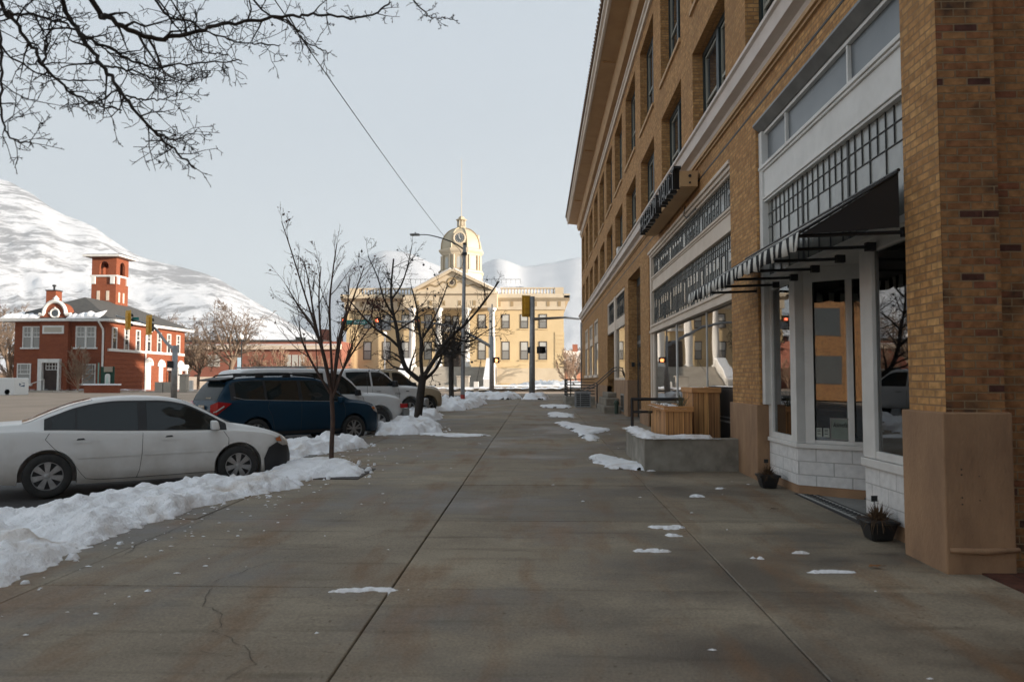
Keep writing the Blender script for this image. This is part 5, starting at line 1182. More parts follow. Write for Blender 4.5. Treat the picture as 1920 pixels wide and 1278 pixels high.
# --- forked bare street tree
YT = 23.9
t2 = wthing('forked_tree', 'dark bare tree with a forked trunk and wide twiggy crown before the courthouse', 'tree', (-3.74, YT, .2), 'street trees')
r = random.Random(23)
c2 = dict(seg=(.4,.22,.14,.1), wig=.16, up=.03, rmin=.0048, levels=4, ratio=(.5,.55,.5,.4), kids=(0,7,4,3), ang=48, rk=.55)
tr = smooth_line(pxl([(782,800),(783,785),(786,760),(789,735),(792,712),(793,703)], YT)); mb = MB(); mb.tube(tr, [.19,.15,.135]+[.13-.02*i/len(tr) for i in range(len(tr)-3)], 12); mb.build('trunk', M['bark'], t2, smooth=True)
limbs = [([(792,716),(776,704,-.1),(760,688,-.3),(750,655,-.4),(743,612,-.4),(736,581,-.4),(733,545,-.3),(738,485,-.2)],.085,12), ([(792,708),(789,670),(789,637,.2),(783,600,.3),(781,575,.3),(772,540,.3)],.06,10),
 ([(794,706),(812,678,.1),(831,646,.2),(852,625,.3),(874,606,.3),(905,570,.4),(936,527,.5)],.072,12), ([(795,712),(812,697,.3),(824,680,.5),(832,655,.6),(850,640,.7)],.05,7),
 ([(750,652,-.4),(728,632,-.5),(705,617,-.6),(685,598,-.7),(668,578,-.8),(652,560,-.8)],.045,11), ([(735,560,-.3),(752,535,0),(764,500,.2),(772,462,.4)],.026,7), ([(736,590,-.4),(720,560,-.8),(708,520,-1),(690,480,-1.1)],.028,8),
 ([(845,632,.3),(880,640,.5),(905,625,.6),(932,610,.7)],.026,7), ([(789,640,.2),(812,600,.8),(830,560,1.1),(840,530,1.2)],.03,8), ([(745,620,-.4),(775,600,-1.0),(800,585,-1.4)],.025,7), ([(760,686,-.3),(742,672,-.8),(728,668,-1.1)],.02,4)]
out = []
for L, r0, k_ in limbs:
    p = smooth_line(pxl(L, YT)); k = len(p); rs = [r0*(1-.8*j/k)+.006 for j in range(k)]; out.append((p, rs, 0)); sprout(out, p, rs, 1, 1.08, r, c2, k_, .15)
emit(out, M['bark'], 'branches', t2); berries(out, 70, .035, r, 2, M['black'], 'seed_ball', t2)
p_ = [o for o in out if o[2] >= 2 and P(690,603,23).x-.35 < o[0][0].x < P(690,603,23).x+.35 and 2.9 < o[0][0].z < 3.9]
if p_: leaves(p_, 110, .085, r, 0, M['maroonleaf'], 'withered_leaves', t2, 4)
# --- small dense tree behind the lamp post
YT = 38.6
t3 = wthing('small_tree', 'small dark bare tree with a dense crown right beside the street lamp pole', 'tree', (-4.3, YT, .3), 'street trees')
r = random.Random(5)
c3 = dict(seg=(.5,.3,.2,.15), wig=.15, up=.02, rmin=.008, levels=4, ratio=(.55,.55,.5,.4), kids=(0,8,5,3), ang=50, rk=.55)
mb = MB(); mb.tube(smooth_line(pxl([(847,757),(846,720),(846,690),(845,668)], YT)), .13, 10); mb.build('trunk', M['bark'], t3, smooth=True); out = []
for k in range(9):
    a = 2*pi*k/9; tp_ = P(846+38*cos(a), 622+14*sin(k*2), YT+1.2*sin(a)); p = smooth_line([P(845,672,YT), P(845,672,YT).lerp(tp_, .5)+Vector((0,0,-.15)), tp_]); kk = len(p); rs = [.06*(1-.8*j/kk)+.01 for j in range(kk)]
    out.append((p, rs, 0)); sprout(out, p, rs, 1, 1.15, r, c3, 10, .2)
emit(out, M['bark'], 'branches', t3)
# --- near tree whose boughs hang into the top left
t4 = wthing('overhanging_tree', 'bare knobbly tree whose dark boughs hang down into view from above the near snow', 'tree', (-3.5, 1.1, 0), 'street trees')
r = random.Random(77); YT = 5.0
c4 = dict(seg=(.2,.07,.05,.035), wig=.30, up=-.01, rmin=.0022, levels=4, ratio=(.5,.45,.4,.4), kids=(0,5,4,2), ang=58, rk=.6)
hub1 = Vector((-3.6, 3.2, 4.9)); hub0 = Vector((-3.5, 1.4, 2.6))
mb = MB(); mb.tube(smooth_line([Vector((-3.5,1.1,-.1)), Vector((-3.52,1.12,.3)), Vector((-3.5,1.2,1.4)), hub0]), [.2,.17]+[.15]*14, 12); mb.build('trunk', M['bark'], t4, smooth=True)
limbs = [([(0,5),(20,27),(60,87),(82,124),(128,170),(183,197),(229,206)],.016,0), ([(115,0,.2),(151,64,.2),(192,124,.1),(229,174),(275,234),(321,275),(366,316)],.020,0), ([(170,0,-.3),(202,32,-.3),(275,69,-.2),(348,64),(431,46,.2),(527,32,.4),(596,28,.5),(678,34,.6),(733,5,.6)],.021,0),
 ([(151,66,.2),(229,105,.3),(284,126,.3),(376,119,.4),(454,115,.4)],.010,1), ([(20,24),(82,32,.2),(151,60,.2),(200,95,.3),(240,140,.4)],.009,1), ([(-15,20,-.4),(2,137,-.4),(5,229,-.4),(27,261,-.4),(60,270,-.4)],.010,0), ([(293,0,.6),(348,37,.6),(412,69,.6),(460,80,.7),(527,85,.7)],.010,0),
 ([(477,0,.8),(541,41,.8),(573,78,.8),(619,101,.8)],.008,0), ([(770,-4,1),(802,30,1),(830,33,1),(857,39,1)],.005,2), ([(82,124),(86,90,.1),(95,40,.2),(115,10,.2)],.008,1), ([(275,236),(300,252),(330,262,.1),(371,243,.2)],.006,1), ([(229,176),(270,188,.2),(310,186,.3),(345,170,.3)],.006,1),
 ([(192,124,.1),(240,130,.3),(300,150,.4),(350,152,.5),(390,140,.5)],.007,1), ([(300,2,.3),(330,50,.3),(375,95,.3),(430,105,.3)],.007,0), ([(-10,60,.3),(60,130,.4),(130,150,.5),(190,150,.5)],.008,0)]
out = []; tops = []
for L, r0, sub in limbs:
    p3 = pxl(L, YT)
    if sub != 1:
        a = p3[0]; h = Vector((a.x*.55-1.5, a.y-.9, a.z+.75)); p3 = [h]+p3; tops.append(h)
    p = smooth_line(p3, 7); k = len(p); rs = [r0*.85*(1-.80*j/k)+.0022 for j in range(k)]
    p = [q+(rv(r, .006) if i else Vector()) for i, q in enumerate(p)]
    out.append((p, rs, 0)); sprout(out, p, rs, 1, .12 if sub == 2 else .37, r, c4, int(3+len(L)*2.4), .12 if sub == 1 else .2)
for h in tops: p = smooth_line([hub0, hub0.lerp(h, .5)+Vector((0,0,.5)), h]); out.append((p, [.09*(1-.7*j/len(p)) for j in range(len(p))], 0))
emit(out, M['bark'], 'boughs', t4); berries(out, 26, .009, r, 2, M['black'], 'seed_pod', t4)
# --- background trees, three shapes reused
def bgtree(name, label, loc, h, wd, seed, mat, levels=4, vase=False, kids=(0,8,6,4), rmin=.02, group='bare trees beyond the crossing'):
    t = thing(name, label, 'tree', loc, 0, group); r = random.Random(seed)
    c = dict(seg=(h*.08,h*.05,h*.035,h*.025), wig=.13, up=.06 if vase else .02, rmin=rmin, levels=levels, ratio=(.5,.5,.5,.45), kids=kids, ang=24 if vase else 46, rk=.6)
    fk = h*(.05 if vase else .28); mb = MB(); mb.tube(smooth_line([Vector((0,0,-.3)), Vector((0,0,fk*.5)), Vector((.02*h,0,fk))]), h*(.012 if vase else .022), 8); mb.build('trunk', mat, t, smooth=True); out = []
    for k in range(9 if vase else 7):
        a = 2*pi*k/7+r.uniform(-.3,.3); e = r.uniform(.35, 1)
        tip = Vector((cos(a)*wd*e*.7, sin(a)*wd*e*.7, h*(1-.35*e)*r.uniform(.8,1))); b = Vector((.02*h,0,fk*r.uniform(.7,1)))
        p = smooth_line([b, b.lerp(tip,.5)+rv(r,h*.03)-Vector((0,0,h*.03)), tip]); kk = len(p); r0 = h*(.006 if vase else .013); rs = [r0*(1-.8*j/kk)+rmin*.6 for j in range(kk)]
        out.append((p, rs, 0)); sprout(out, p, rs, 1, h*.28, r, c, None, .15)
    emit(out, mat, 'crown', t, (5,3,3,3)); return t
gzf = .5
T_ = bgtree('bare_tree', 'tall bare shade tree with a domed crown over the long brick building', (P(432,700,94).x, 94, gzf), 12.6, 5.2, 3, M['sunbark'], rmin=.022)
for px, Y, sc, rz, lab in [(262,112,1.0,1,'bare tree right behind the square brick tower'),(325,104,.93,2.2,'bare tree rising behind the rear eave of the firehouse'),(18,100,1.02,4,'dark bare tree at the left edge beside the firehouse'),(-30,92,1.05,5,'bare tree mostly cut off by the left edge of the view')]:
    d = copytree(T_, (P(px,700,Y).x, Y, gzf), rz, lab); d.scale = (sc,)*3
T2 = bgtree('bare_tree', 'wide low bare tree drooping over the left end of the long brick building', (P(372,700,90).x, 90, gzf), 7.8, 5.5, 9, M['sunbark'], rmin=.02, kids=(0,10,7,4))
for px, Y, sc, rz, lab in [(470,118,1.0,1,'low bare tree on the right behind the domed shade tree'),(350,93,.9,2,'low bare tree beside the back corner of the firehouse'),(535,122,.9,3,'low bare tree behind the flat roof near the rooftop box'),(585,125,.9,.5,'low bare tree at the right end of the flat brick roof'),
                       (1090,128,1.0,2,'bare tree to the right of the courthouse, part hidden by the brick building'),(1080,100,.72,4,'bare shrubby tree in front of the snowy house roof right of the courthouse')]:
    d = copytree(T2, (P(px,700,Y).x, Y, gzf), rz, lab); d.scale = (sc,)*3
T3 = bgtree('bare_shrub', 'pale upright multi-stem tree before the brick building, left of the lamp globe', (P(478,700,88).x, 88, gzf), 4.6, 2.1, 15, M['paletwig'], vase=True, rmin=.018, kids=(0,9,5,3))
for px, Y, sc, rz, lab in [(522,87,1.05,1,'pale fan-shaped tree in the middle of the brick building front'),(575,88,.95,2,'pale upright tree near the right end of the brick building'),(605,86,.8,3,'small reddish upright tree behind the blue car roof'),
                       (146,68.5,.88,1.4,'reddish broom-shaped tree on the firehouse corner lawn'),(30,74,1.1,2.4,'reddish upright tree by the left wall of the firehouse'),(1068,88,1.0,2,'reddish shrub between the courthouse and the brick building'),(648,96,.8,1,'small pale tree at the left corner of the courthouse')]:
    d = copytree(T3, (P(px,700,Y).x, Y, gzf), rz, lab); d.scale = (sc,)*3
# ------------------------------------------------------------------ street lamp, wire
lp = wthing('street_lamp', 'tall galvanised street lamp with a long curved arm and a red painted foot', 'street lamp', (-3.72, 37.5, .34))
x_, y_ = -3.62, 37.5
mb = MB(); mb.tube([(x_-.07,y_,.3),(x_-.05,y_,3.5),(x_,y_,8.15)], [.105,.095,.075], 14); mb.build('pole', M['galv'], lp, smooth=True)
mb = MB(); mb.tube([(x_-.07,y_,.3),(x_-.068,y_,.78)], .112, 14); mb.build('red_foot', pm('red_paint', (.30,.03,.02)), lp, smooth=True)
arm = smooth_line([P(871,468,y_), P(850,455,y_), P(826,446,y_), P(803,440.5,y_), P(786,440,y_)], 6)
mb = MB(); mb.tube(arm, [.035-.0006*i for i in range(len(arm))], 8); mb.tube([P(871,492,y_), P(862,468,y_), P(850,456,y_)], .014, 6); mb.build('arm', M['lead'], lp, smooth=True)
mb = MB(); mb.box(x_-.12,x_+.12,y_-.1,y_+.1,7.6,7.72); mb.tube([(x_-.0,y_,8.1),(x_,y_,8.2)], .085, 10); mb.build('bracket', M['black'], lp)
h = P(779,440,y_); mb = MB(); mb.box(h.x-.26,h.x+.2,y_-.12,y_+.12,h.z-.045,h.z+.045); mb.tube([h+Vector((0,0,.04)), h+Vector((0,0,.12))], .04, 8); mb.build('lamp_head', M['metalgrey'], lp, bevel=.03)
wr_ = [P(833,443,37.5), P(740,330,28), P(622,160,18.5)]
A, B_ = P(833,443,37.5), P(515,0,12.3); W_ = []
for i in range(41):
    t = i/34; q = A.lerp(B_, t); q.z -= .22*4*max(0, t*(1-t))*1.0*.5; W_.append(q)
mb = MB(); mb.tube(W_, .010, 5); tag(mb.build('overhead_wire', M['black'], smooth=True), 'thin black wire slanting down across the sky to the street lamp', 'wire')
# ------------------------------------------------------------------ traffic signals
M['redlit'] = emitmat('lit_red_lens', (1.0,.16,.08), 4.0); M['handlit'] = emitmat('lit_orange_hand', (1.0,.30,.10), 3.0)
M['dimlens'] = pm('unlit_lens', (.05,.035,.02), rough=.3); M['border'] = pm('yellow_border', (.60,.36,.04), rough=.5)
def sighead(parent, loc, rz, sc=1.0, plate=True, lit=True, pmat='black'):
    e = bpy.data.objects.new('signal_head', None); link(e, parent)
    e.matrix_parent_inverse = WORLD[parent.name]; e.location = loc; e.rotation_euler = (0,0,rz); e.scale = (sc,)*3
    mb = MB()
    for k in range(3): mb.box(-.17,.17,-.0,.2,-.53+.355*k,-.19+.355*k)
    mb.build('housing', M['signalyellow'], e, bevel=.02)
    if plate:
        mb = MB(); mb.box(-.28,.28,.06,.075,-.66,.66); mb.build('backplate', M[pmat], e)
        mb = MB(); mb.box(-.32,-.28,.05,.08,-.70,.70); mb.box(.28,.32,.05,.08,-.70,.70); mb.box(-.28,.28,.05,.08,.66,.70); mb.box(-.28,.28,.05,.08,-.70,-.66); mb.build('border', M['border'], e)
    for k in range(3):
        z = -.36+.355*k; MB().lathe([(0,-.03),(.1,-.02),(.145,0)], 18, (0,0,z), 'y').build('lens', M['redlit'] if (lit and k == 2) else M['dimlens'], e, smooth=True)
        mb = MB(); n = 18
        for i in range(n+1):
            a = radians(-30)+radians(240)*i/n; mb.v += [(.155*cos(a), -.0, z+.155*sin(a)), (.155*cos(a), -.22, z+.155*sin(a)-.02)]
        for i in range(n): a = 2*i; mb.f.append((a,a+1,a+3,a+2))
        v_ = mb.build('visor', M['black'], e, fix=False); m_ = v_.modifiers.new('t','SOLIDIFY'); m_.thickness = .008
    return e
def pedhead(parent, loc, rz, lit):
    e = bpy.data.objects.new('pedestrian_head', None); link(e, parent); e.matrix_parent_inverse = WORLD[parent.name]; e.location = loc; e.rotation_euler = (0,0,rz)
    mb = MB(); mb.box(-.23,.23,0,.2,-.22,.22); mb.build('housing', M['black'], e, bevel=.02)
    mb = MB(); mb.box(-.24,.24,-.16,.0,.2,.23); mb.box(-.24,-.22,-.14,0,-.2,.2); mb.box(.22,.24,-.14,0,-.2,.2); mb.build('visor', M['black'], e)
    if lit:
        mb = MB(); mb.box(-.10,.06,-.012,-.002,-.14,.02)
        for k in range(4): mb.box(-.10+.042*k,-.068+.042*k,-.012,-.002,.02,.13-.02*abs(k-1.4))
        mb.add([(.06,-.012,-.1),(.13,-.012,.02),(.10,-.012,.04),(.06,-.012,-.03)], [(0,1,2,3)]); mb.build('lit_hand', M['handlit'], e, fix=False)
# near thick pole, signals seen from behind
s1 = wthing('traffic_signal', 'thick grey signal pole standing in a snow mound, seen against the courthouse windows', 'traffic signal', (-.42, 50, .45), 'traffic signals at the crossing')
b_ = P(997.5,742,50); mb = MB(); mb.tube([(b_.x,50,.3),(b_.x+.03,50,6.9)], [.20,.155], 16); mb.tube([(b_.x,50,.3),(b_.x,50,.62)], .27, 16); mb.build('pole', M['galv'], s1, smooth=True)
a0 = P(1001,598,50); mb = MB(); mb.tube([a0, a0+Vector((2.2,5,.5)), a0+Vector((3.4,9,.7))], [.1,.08,.07], 8); mb.build('mast_arm', M['galv'], s1, smooth=True)
sighead(s1, P(986,574,50), radians(-150), 1.0, True, False, 'signalyellow'); 
p_ = P(1015,656,50); pedhead(s1, (p_.x, 49.9, p_.z), radians(35), False); mb = MB(); mb.box(b_.x-.28,b_.x-.14,49.85,50.1,p_.z-.2,p_.z+.2); mb.build('push_button_box', M['black'], s1)
# far pole, long arm with three lit red heads
s2_ = wthing('traffic_signal', 'grey signal pole with a long arm of red lights strung across the courthouse front', 'traffic signal', (-3.9, 62, .43), 'traffic signals at the crossing')
b_ = P(922,738,62); mb = MB(); mb.tube([(b_.x,62,.3),(b_.x,62,5.0)], [.20,.16], 14); mb.tube([(b_.x,62,5.0),(b_.x+.02,62,7.6)], [.07,.05], 8); mb.build('pole', M['galv'], s2_, smooth=True)
ar_ = smooth_line([P(921,650,62), P(890,632,62), P(850,613,62), P(790,604,62), P(700,603,62), P(632,604,62)], 5); mb = MB(); mb.tube(ar_, [.13-.0025*i for i in range(len(ar_))], 10); mb.build('mast_arm', M['galv'], s2_, smooth=True)
for px in (645, 707, 783): q = P(px,607,61.8); sighead(s2_, q, 0, .80)
q = P(673,604,61.6); mb = MB(); mb.box(q.x-.98,q.x-.50,q.y-.02,q.y,q.z-.18,q.z+.18); mb.box(q.x-.44,q.x+.95,q.y-.02,q.y,q.z-.2,q.z+.2); sgn = mb.build('street_sign', pm('sign_green', (.01,.20,.17), rough=.4), s2_)
text_mesh('lettering', 'Forest St', .34, pm('sign_white', (.7,.72,.72)), sgn, Matrix.Translation((q.x+.26,q.y-.025,q.z)) @ Matrix.Rotation(pi/2,4,'X'), .002)
q = P(931,675,61.9); pedhead(s2_, q, 0, True)
q = P(730,612,61.7); mb = MB(); mb.box(q.x-1.1,q.x+.1,q.y-.02,q.y,q.z-.3,q.z+.3); mb.build('sign_blank', M['galv'], s2_)
# left pole, two heads seen from the side
s3 = wthing('traffic_signal', 'grey signal pole right of the firehouse whose rising arm carries two yellow heads', 'traffic signal', (P(325,742,55).x, 55, .45), 'traffic signals at the crossing')
b_ = P(326,742,50); mb = MB(); mb.tube([(b_.x,50,.25),(b_.x+.02,50,3.75)], [.20,.17], 14); mb.build('pole', M['galv'], s3, smooth=True)
ar_ = smooth_line([P(326,655,50), P(310,640,50.3), P(290,615,50.8), P(262,603,51.6), P(218,592,52.6)], 5); mb = MB(); mb.tube(ar_, [.11-.0025*i for i in range(len(ar_))], 10); mb.build('mast_arm', M['galv'], s3, smooth=True)
sighead(s3, P(242,600,51.6), radians(150), .95, True, False, 'signalyellow'); sighead(s3, P(281,609,50.6), radians(150), .95, True, False, 'signalyellow')
q = P(254,599,51.8); mb = MB(); mb.box(q.x-.2,q.x+.25,q.y-.05,q.y-.03,q.z-.16,q.z+.16); mb.build('street_sign', M['galv'] if 0 else pm('sign_teal', (.02,.22,.20)), s3)
q = P(318,683,49.8); pedhead(s3, q, radians(-60), False)
# globe lamp post by the brick building
gl_ = wthing('globe_lamp', 'slim black lamp post with a white globe before the long brick building', 'street lamp', (P(452,700,80).x, 80, .5))
b_ = P(452,700,80); mb = MB(); mb.tube([(b_.x,80,.4),(b_.x,80,P(452,636,80).z)], .07, 8); mb.build('post', M['black'], gl_); q = P(452,631,80)
MB().lathe([(0,-.28),(.2,-.2),(.27,0),(.2,.2),(0,.28)], 14, q).build('globe', M['white'], gl_, smooth=True)
gl2 = wthing('globe_lamp', 'slim black lamp post with a white globe left of the courthouse steps', 'street lamp', (P(721,690,78).x, 78, .5))
b_ = P(721,690,78); mb = MB(); mb.tube([(b_.x,78,.4),(b_.x,78,P(721,632,78).z)], .07, 8); mb.build('post', M['galv'], gl2); q = P(721,626,78)
MB().lathe([(0,-.28),(.2,-.2),(.27,0),(.2,.2),(0,.28)], 14, q).build('globe', M['white'], gl2, smooth=True)
EXPO = 1.06
ob = wthing('brick_block', 'sunlit brick block across the street behind the viewer', 'building', (-48,-20,0))
mb = MB(); mb.box(-62,-48,-80,26,-.3,9); mb.build('wall', M['chwall_b'], ob, fix=False) if 0 else mb.build('wall', M['oldbrick'], ob, fix=False)
for k in range(14):
    for z in (1.2, 5.2): mb = MB(); mb.box(-47.99,-47.9,-74+7*k,-71+7*k,z,z+2.4); mb.build('window', M['glass'], ob)
nb = wthing('neighbour_building', 'brick building across the alley, behind the viewer on the right', 'building', (3.4,0,0))
mb = MB(); mb.box(3.4,30,-30,1.6,-.3,10); mb.build('wall', M['brick'], nb, fix=False)
# ------------------------------------------------------------------ courthouse
YC = 105.0; cx = lambda px: P(px, 640, YC).x; cz = lambda py: P(860, py, YC).z
M['chwall'] = pm('ochre_wall', (.64,.485,.275), (.59,.44,.245), .5, .85); M['chtrim'] = pm('ivory_trim', (.60,.50,.36), (.54,.44,.31), .8, .7)
M['chwhite'] = pm('white_column', (.64,.61,.56)); M['chshade'] = pm('tan_ornament', (.33,.24,.13)); M['blind'] = pm('window_blind', (.50,.49,.45), (.44,.43,.39), 1, .5, coat=.3)
M['domem'] = pm('ochre_dome', (.50,.42,.29), (.44,.365,.25), .8, .55); M['winframe'] = pm('brown_window_frame', (.06,.045,.035)); M['stonestep'] = pm('pale_stone_steps', (.42,.38,.32), (.34,.305,.255), 1, .85)
ch = wthing('courthouse', 'ochre neoclassical courthouse with clock dome, balustrade and columned portico beyond the crossing', 'courthouse', (cx(855), YC, .6))
def cbox(mb, x0, x1, y0, y1, d0, d1): mb.box(cx(x0), cx(x1), YC+d0, YC+d1, cz(y1), cz(y0)); return mb
zb = .3
mb = MB(); mb.box(cx(650), cx(1057), YC, YC+22, zb, cz(580)); mb.build('wall', M['chwall'], ch)
mb = MB(); 
for k in range(14):
    z0 = zb+.55*k
    if z0 > cz(583)-.5: break
    mb.box(cx(1041)-.02, cx(1057)+.06, YC-.07, YC+.6, z0+.06, z0+.52)
mb.build('corner_quoin', M['chwall'], ch)
mb = MB()
for k in range(14):
    z0 = zb+.55*k
    if z0 > cz(583)-.5: break
    mb.box(cx(650)-.06, cx(666), YC-.07, YC+.6, z0+.06, z0+.52)
mb.build('corner_quoin', M['chwall'], ch)
for a, b in ((650,765),(925,1058)): mb = MB(); mb.box(cx(a), cx(b), YC-.09, YC-.003, zb, cz(690)); mb.build('base_course', M['chtrim'], ch)
mb = MB(); mb.box(cx(646), cx(1060), YC-.25, YC+22.2, cz(581), cz(560)); mb.build('frieze', M['chtrim'], ch)
mb = MB(); mb.prism([(YC-1.1,cz(556)),(YC-1.1,cz(560)),(YC-.8,cz(562)),(YC-.25,cz(565)),(YC+.3,cz(565)),(YC+.3,cz(553)),(YC-1.0,cz(553))], 'x', cx(641), cx(1068)); mb.box(cx(1060)-.2,cx(1068),YC-1.1,YC+22,cz(560),cz(553)); mb.box(cx(641),cx(647),YC-1.1,YC+22,cz(560),cz(553)); mb.build('cornice', M['chtrim'], ch)
for px in [677,700,725,748,775,800,850,875,898,922,936,960,983,1004,1028,1049]:
    mb = MB(); mb.box(cx(px)-.2, cx(px)+.2, YC-.29, YC-.24, cz(575), cz(566)); mb.build('frieze_vent', M['chshade'], ch)
def bal(x0, x1):
    mb = MB(); mb.box(cx(x0), cx(x1), YC-.1, YC+.3, cz(542), cz(539.5)); mb.box(cx(x0), cx(x1), YC-.1, YC+.3, cz(553), cz(551)); n = int((cx(x1)-cx(x0))/.42)
    for k in range(n):
        x = cx(x0)+(k+.5)*(cx(x1)-cx(x0))/n; h = cz(542)-cz(551); mb.lathe([(.07,0),(.13,h*.25),(.06,h*.55),(.11,h*.8),(.08,h)], 8, (x, YC+.1, cz(551)))
    mb.build('balustrade', M['chtrim'], ch)
bal(672, 784); bal(938, 1041)
mb = MB(); mb.box(cx(1041), cx(1057), YC-.15, YC+2, cz(553), cz(539.5)); mb.build('parapet_block', M['chtrim'], ch); mb = MB(); mb.box(cx(655), cx(672), YC-.15, YC+2, cz(553), cz(539.5)); mb.build('parapet_block', M['chtrim'], ch)
# roof with snow, iron railing on the deck
mb = MB(); x0, x1, z0, z1 = cx(660), cx(1050), cz(553), cz(524); mb.add([(x0,YC+1,z0),(x1,YC+1,z0),(x1,YC+21,z0),(x0,YC+21,z0),(cx(752),YC+8,z1),(cx(975),YC+8,z1),(cx(975),YC+14,z1),(cx(752),YC+14,z1)], [(0,1,5,4),(1,2,6,5),(2,3,7,6),(3,0,4,7),(4,5,6,7)])
rf = mb.build('roof', pm('snowy_slate', (.75,.75,.77), (.20,.22,.26), .35, .8, lo=.5, hi=.62), ch)
mb = MB()
for a, b in ((752,825),(904,976)):
    A = P(a,528,YC+8); B = P(b,528,YC+8); mb.tube([A+Vector((0,0,.35)), B+Vector((0,0,.35))], .03, 4)
    for k in range(9): q = A.lerp(B, k/8); mb.tube([q-Vector((0,0,.3)), q+Vector((0,0,.35))], .02, 4)
mb.build('deck_railing', M['lead'], rf)
# windows
def cwin(px, y0, y1, w=15.5, depth=0, parent=None, name='window'):
    hw = w/2; x0, x1, za, zb_ = cx(px-hw), cx(px+hw), cz(y1), cz(y0); y = YC+depth
    mb = MB(); f = .13; mb.box(x0, x0+f, y-.05, y+.0, za, zb_); mb.box(x1-f, x1, y-.05, y, za, zb_); mb.box(x0+f, x1-f, y-.05, y, zb_-f, zb_); mb.box(x0+f, x1-f, y-.05, y, za, za+f); mb.box(x0+f, x1-f, y-.05, y, (za+zb_)/2-.05, (za+zb_)/2+.05)
    w_ = mb.build(name, M['winframe'], ch); mb = MB(); mb.box(x0+f, x1-f, y-.03, y-.006, (za+zb_)/2+.05, zb_-f); mb.build('blind', M['blind'], w_)
    mb = MB(); mb.box(x0+f, x1-f, y-.03, y-.006, za+f, (za+zb_)/2-.05); mb.build('pane', pm('dusky_pane', (.22,.21,.19), coat=.5, rough=.2) if 'dusky_pane' not in bpy.data.materials else bpy.data.materials['dusky_pane'], w_)
    mb = MB(); mb.box(x0-.12, x1+.12, y-.14, y+.0, za-.16, za-.003); mb.build('sill', M['chwall'], w_)
for px in (689,725,760,802.5,903.5,948,983,1018):
    cwin(px, 589, 616); cwin(px, 640, 674.5)
    if px < 765 or px > 930: cwin(px, 697.5, 718)
# portico
PX = (777.5, 826, 877.5, 924)
mb = MB(); mb.box(cx(762), cx(934), YC-2.6, YC-.3, cz(580), cz(555)); mb.build('entablature', M['chtrim'], ch)
for px in (788,812,836,865,892,912): mb = MB(); mb.box(cx(px)-.2, cx(px)+.2, YC-2.63, YC-2.59, cz(576), cz(567)); mb.build('frieze_vent', M['chshade'], ch)
for px in PX:
    mb = MB(); r0 = .46; zt_, zb0 = cz(580), cz(688); mb.lathe([(.62,0),(.62,.15),(.52,.25),(r0,.4),(r0*.97,(zt_-zb0)*.4),(r0*.85,zt_-zb0-.6),(r0*.9,zt_-zb0-.5),(.62,zt_-zb0-.25),(.66,zt_-zb0)], 20, (cx(px), YC-2.1, zb0)); mb.build('column', M['chwhite'], ch, smooth=True)
zs = cz(688)
mb = MB(); mb.box(cx(765), cx(932), YC-2.8, YC-.1, zb, zs-.01); mb.build('portico_floor', M['stonestep'], ch)
def tri(x0, x1, xp, y0, yp, d0, d1, name, mat):
    mb = MB(); mb.prism([(cx(x0), cz(y0)), (cx(x1), cz(y0)), (cx(xp), cz(yp))], 'y', YC+d0, YC+d1); return mb.build(name, mat, ch)
tri(786, 924, 852, 549.5, 514, -2.55, 6, 'pediment', M['chtrim'])
def rake(xa, ya, xb, yb):
    A = Vector((cx(xa), 0, cz(ya))); B = Vector((cx(xb), 0, cz(yb))); n = Vector((-(B-A).z, 0, (B-A).x)).normalized()*.38
    if n.z < 0: n = -n
    mb = MB(); mb.prism([(A.x,A.z),(B.x,B.z),((B+n).x,(B+n).z),((A+n).x,(A+n).z)], 'y', YC-3.0, YC+6); mb.build('raking_cornice', M['chtrim'], ch)
    mb = MB(); m = n*1.35; mb.prism([((A+n*1.02).x,(A+n*1.02).z),((B+n*1.02).x,(B+n*1.02).z),((B+m).x,(B+m).z),((A+m).x,(A+m).z)], 'y', YC-2.9, YC+6); mb.build('roof_snow', M['cleansnow'], ch)
rake(781, 551, 851.7, 513.5); rake(930, 551, 852.3, 513.5)
mb = MB(); mb.box(cx(780), cx(930), YC-3.0, YC-2.5, cz(555), cz(550)); mb.build('pediment_cornice', M['chtrim'], ch)
mb = MB(); rr = random.Random(8); q = (cx(851), YC-2.62, cz(534)); mb.lathe([(.42,0),(.62,-.06),(.75,0)], 16, (q[0], YC-2.58, q[2]), 'y')
for sg in (-1, 1):
    for k in range(26):
        u = .75+k*.155; x = q[0]+sg*u; z = q[2]-.62+.50*sin(k*.55)*(1-k/30)*.5+(.75*(1-k/24)); L = []
        for j in range(7): a = j*.9*sg; L.append((x+.14*cos(a)*(1-j*.1), YC-2.58, z-.15+.12*sin(a)*(1-j*.08)))
        mb.tube(L, .035, 4)
mb.build('carved_scroll', M['chshade'], ch, fix=False)
mb = MB(); mb.lathe([(0,-.03),(.24,-.03),(.28,0)], 12, (q[0], YC-2.57, q[2]), 'y'); mb.build('tympanum_vent', M['winframe'], ch)
# great door and upper window behind the columns
mb = MB(); mb.box(cx(833), cx(866), YC-.12, YC-.004, zs, cz(640)); mb.build('entrance_door', M['winframe'], ch)
for a, b in ((834,845),(848,861)):
    cwin((a+b)/2, 592, 614, b-a, -.05)
mb = MB(); mb.box(cx(830), cx(868), YC-1.1, YC-.1, cz(622), cz(617)); 
for k in range(12): x = cx(830)+.1+k*(cx(868)-cx(830)-.2)/11; mb.tube([(x,YC-1.05,cz(617)),(x,YC-1.05,cz(612))], .04, 4)
mb.box(cx(830), cx(868), YC-1.1, YC-1.0, cz(612), cz(611)); mb.build('balcony', M['chwhite'], ch)
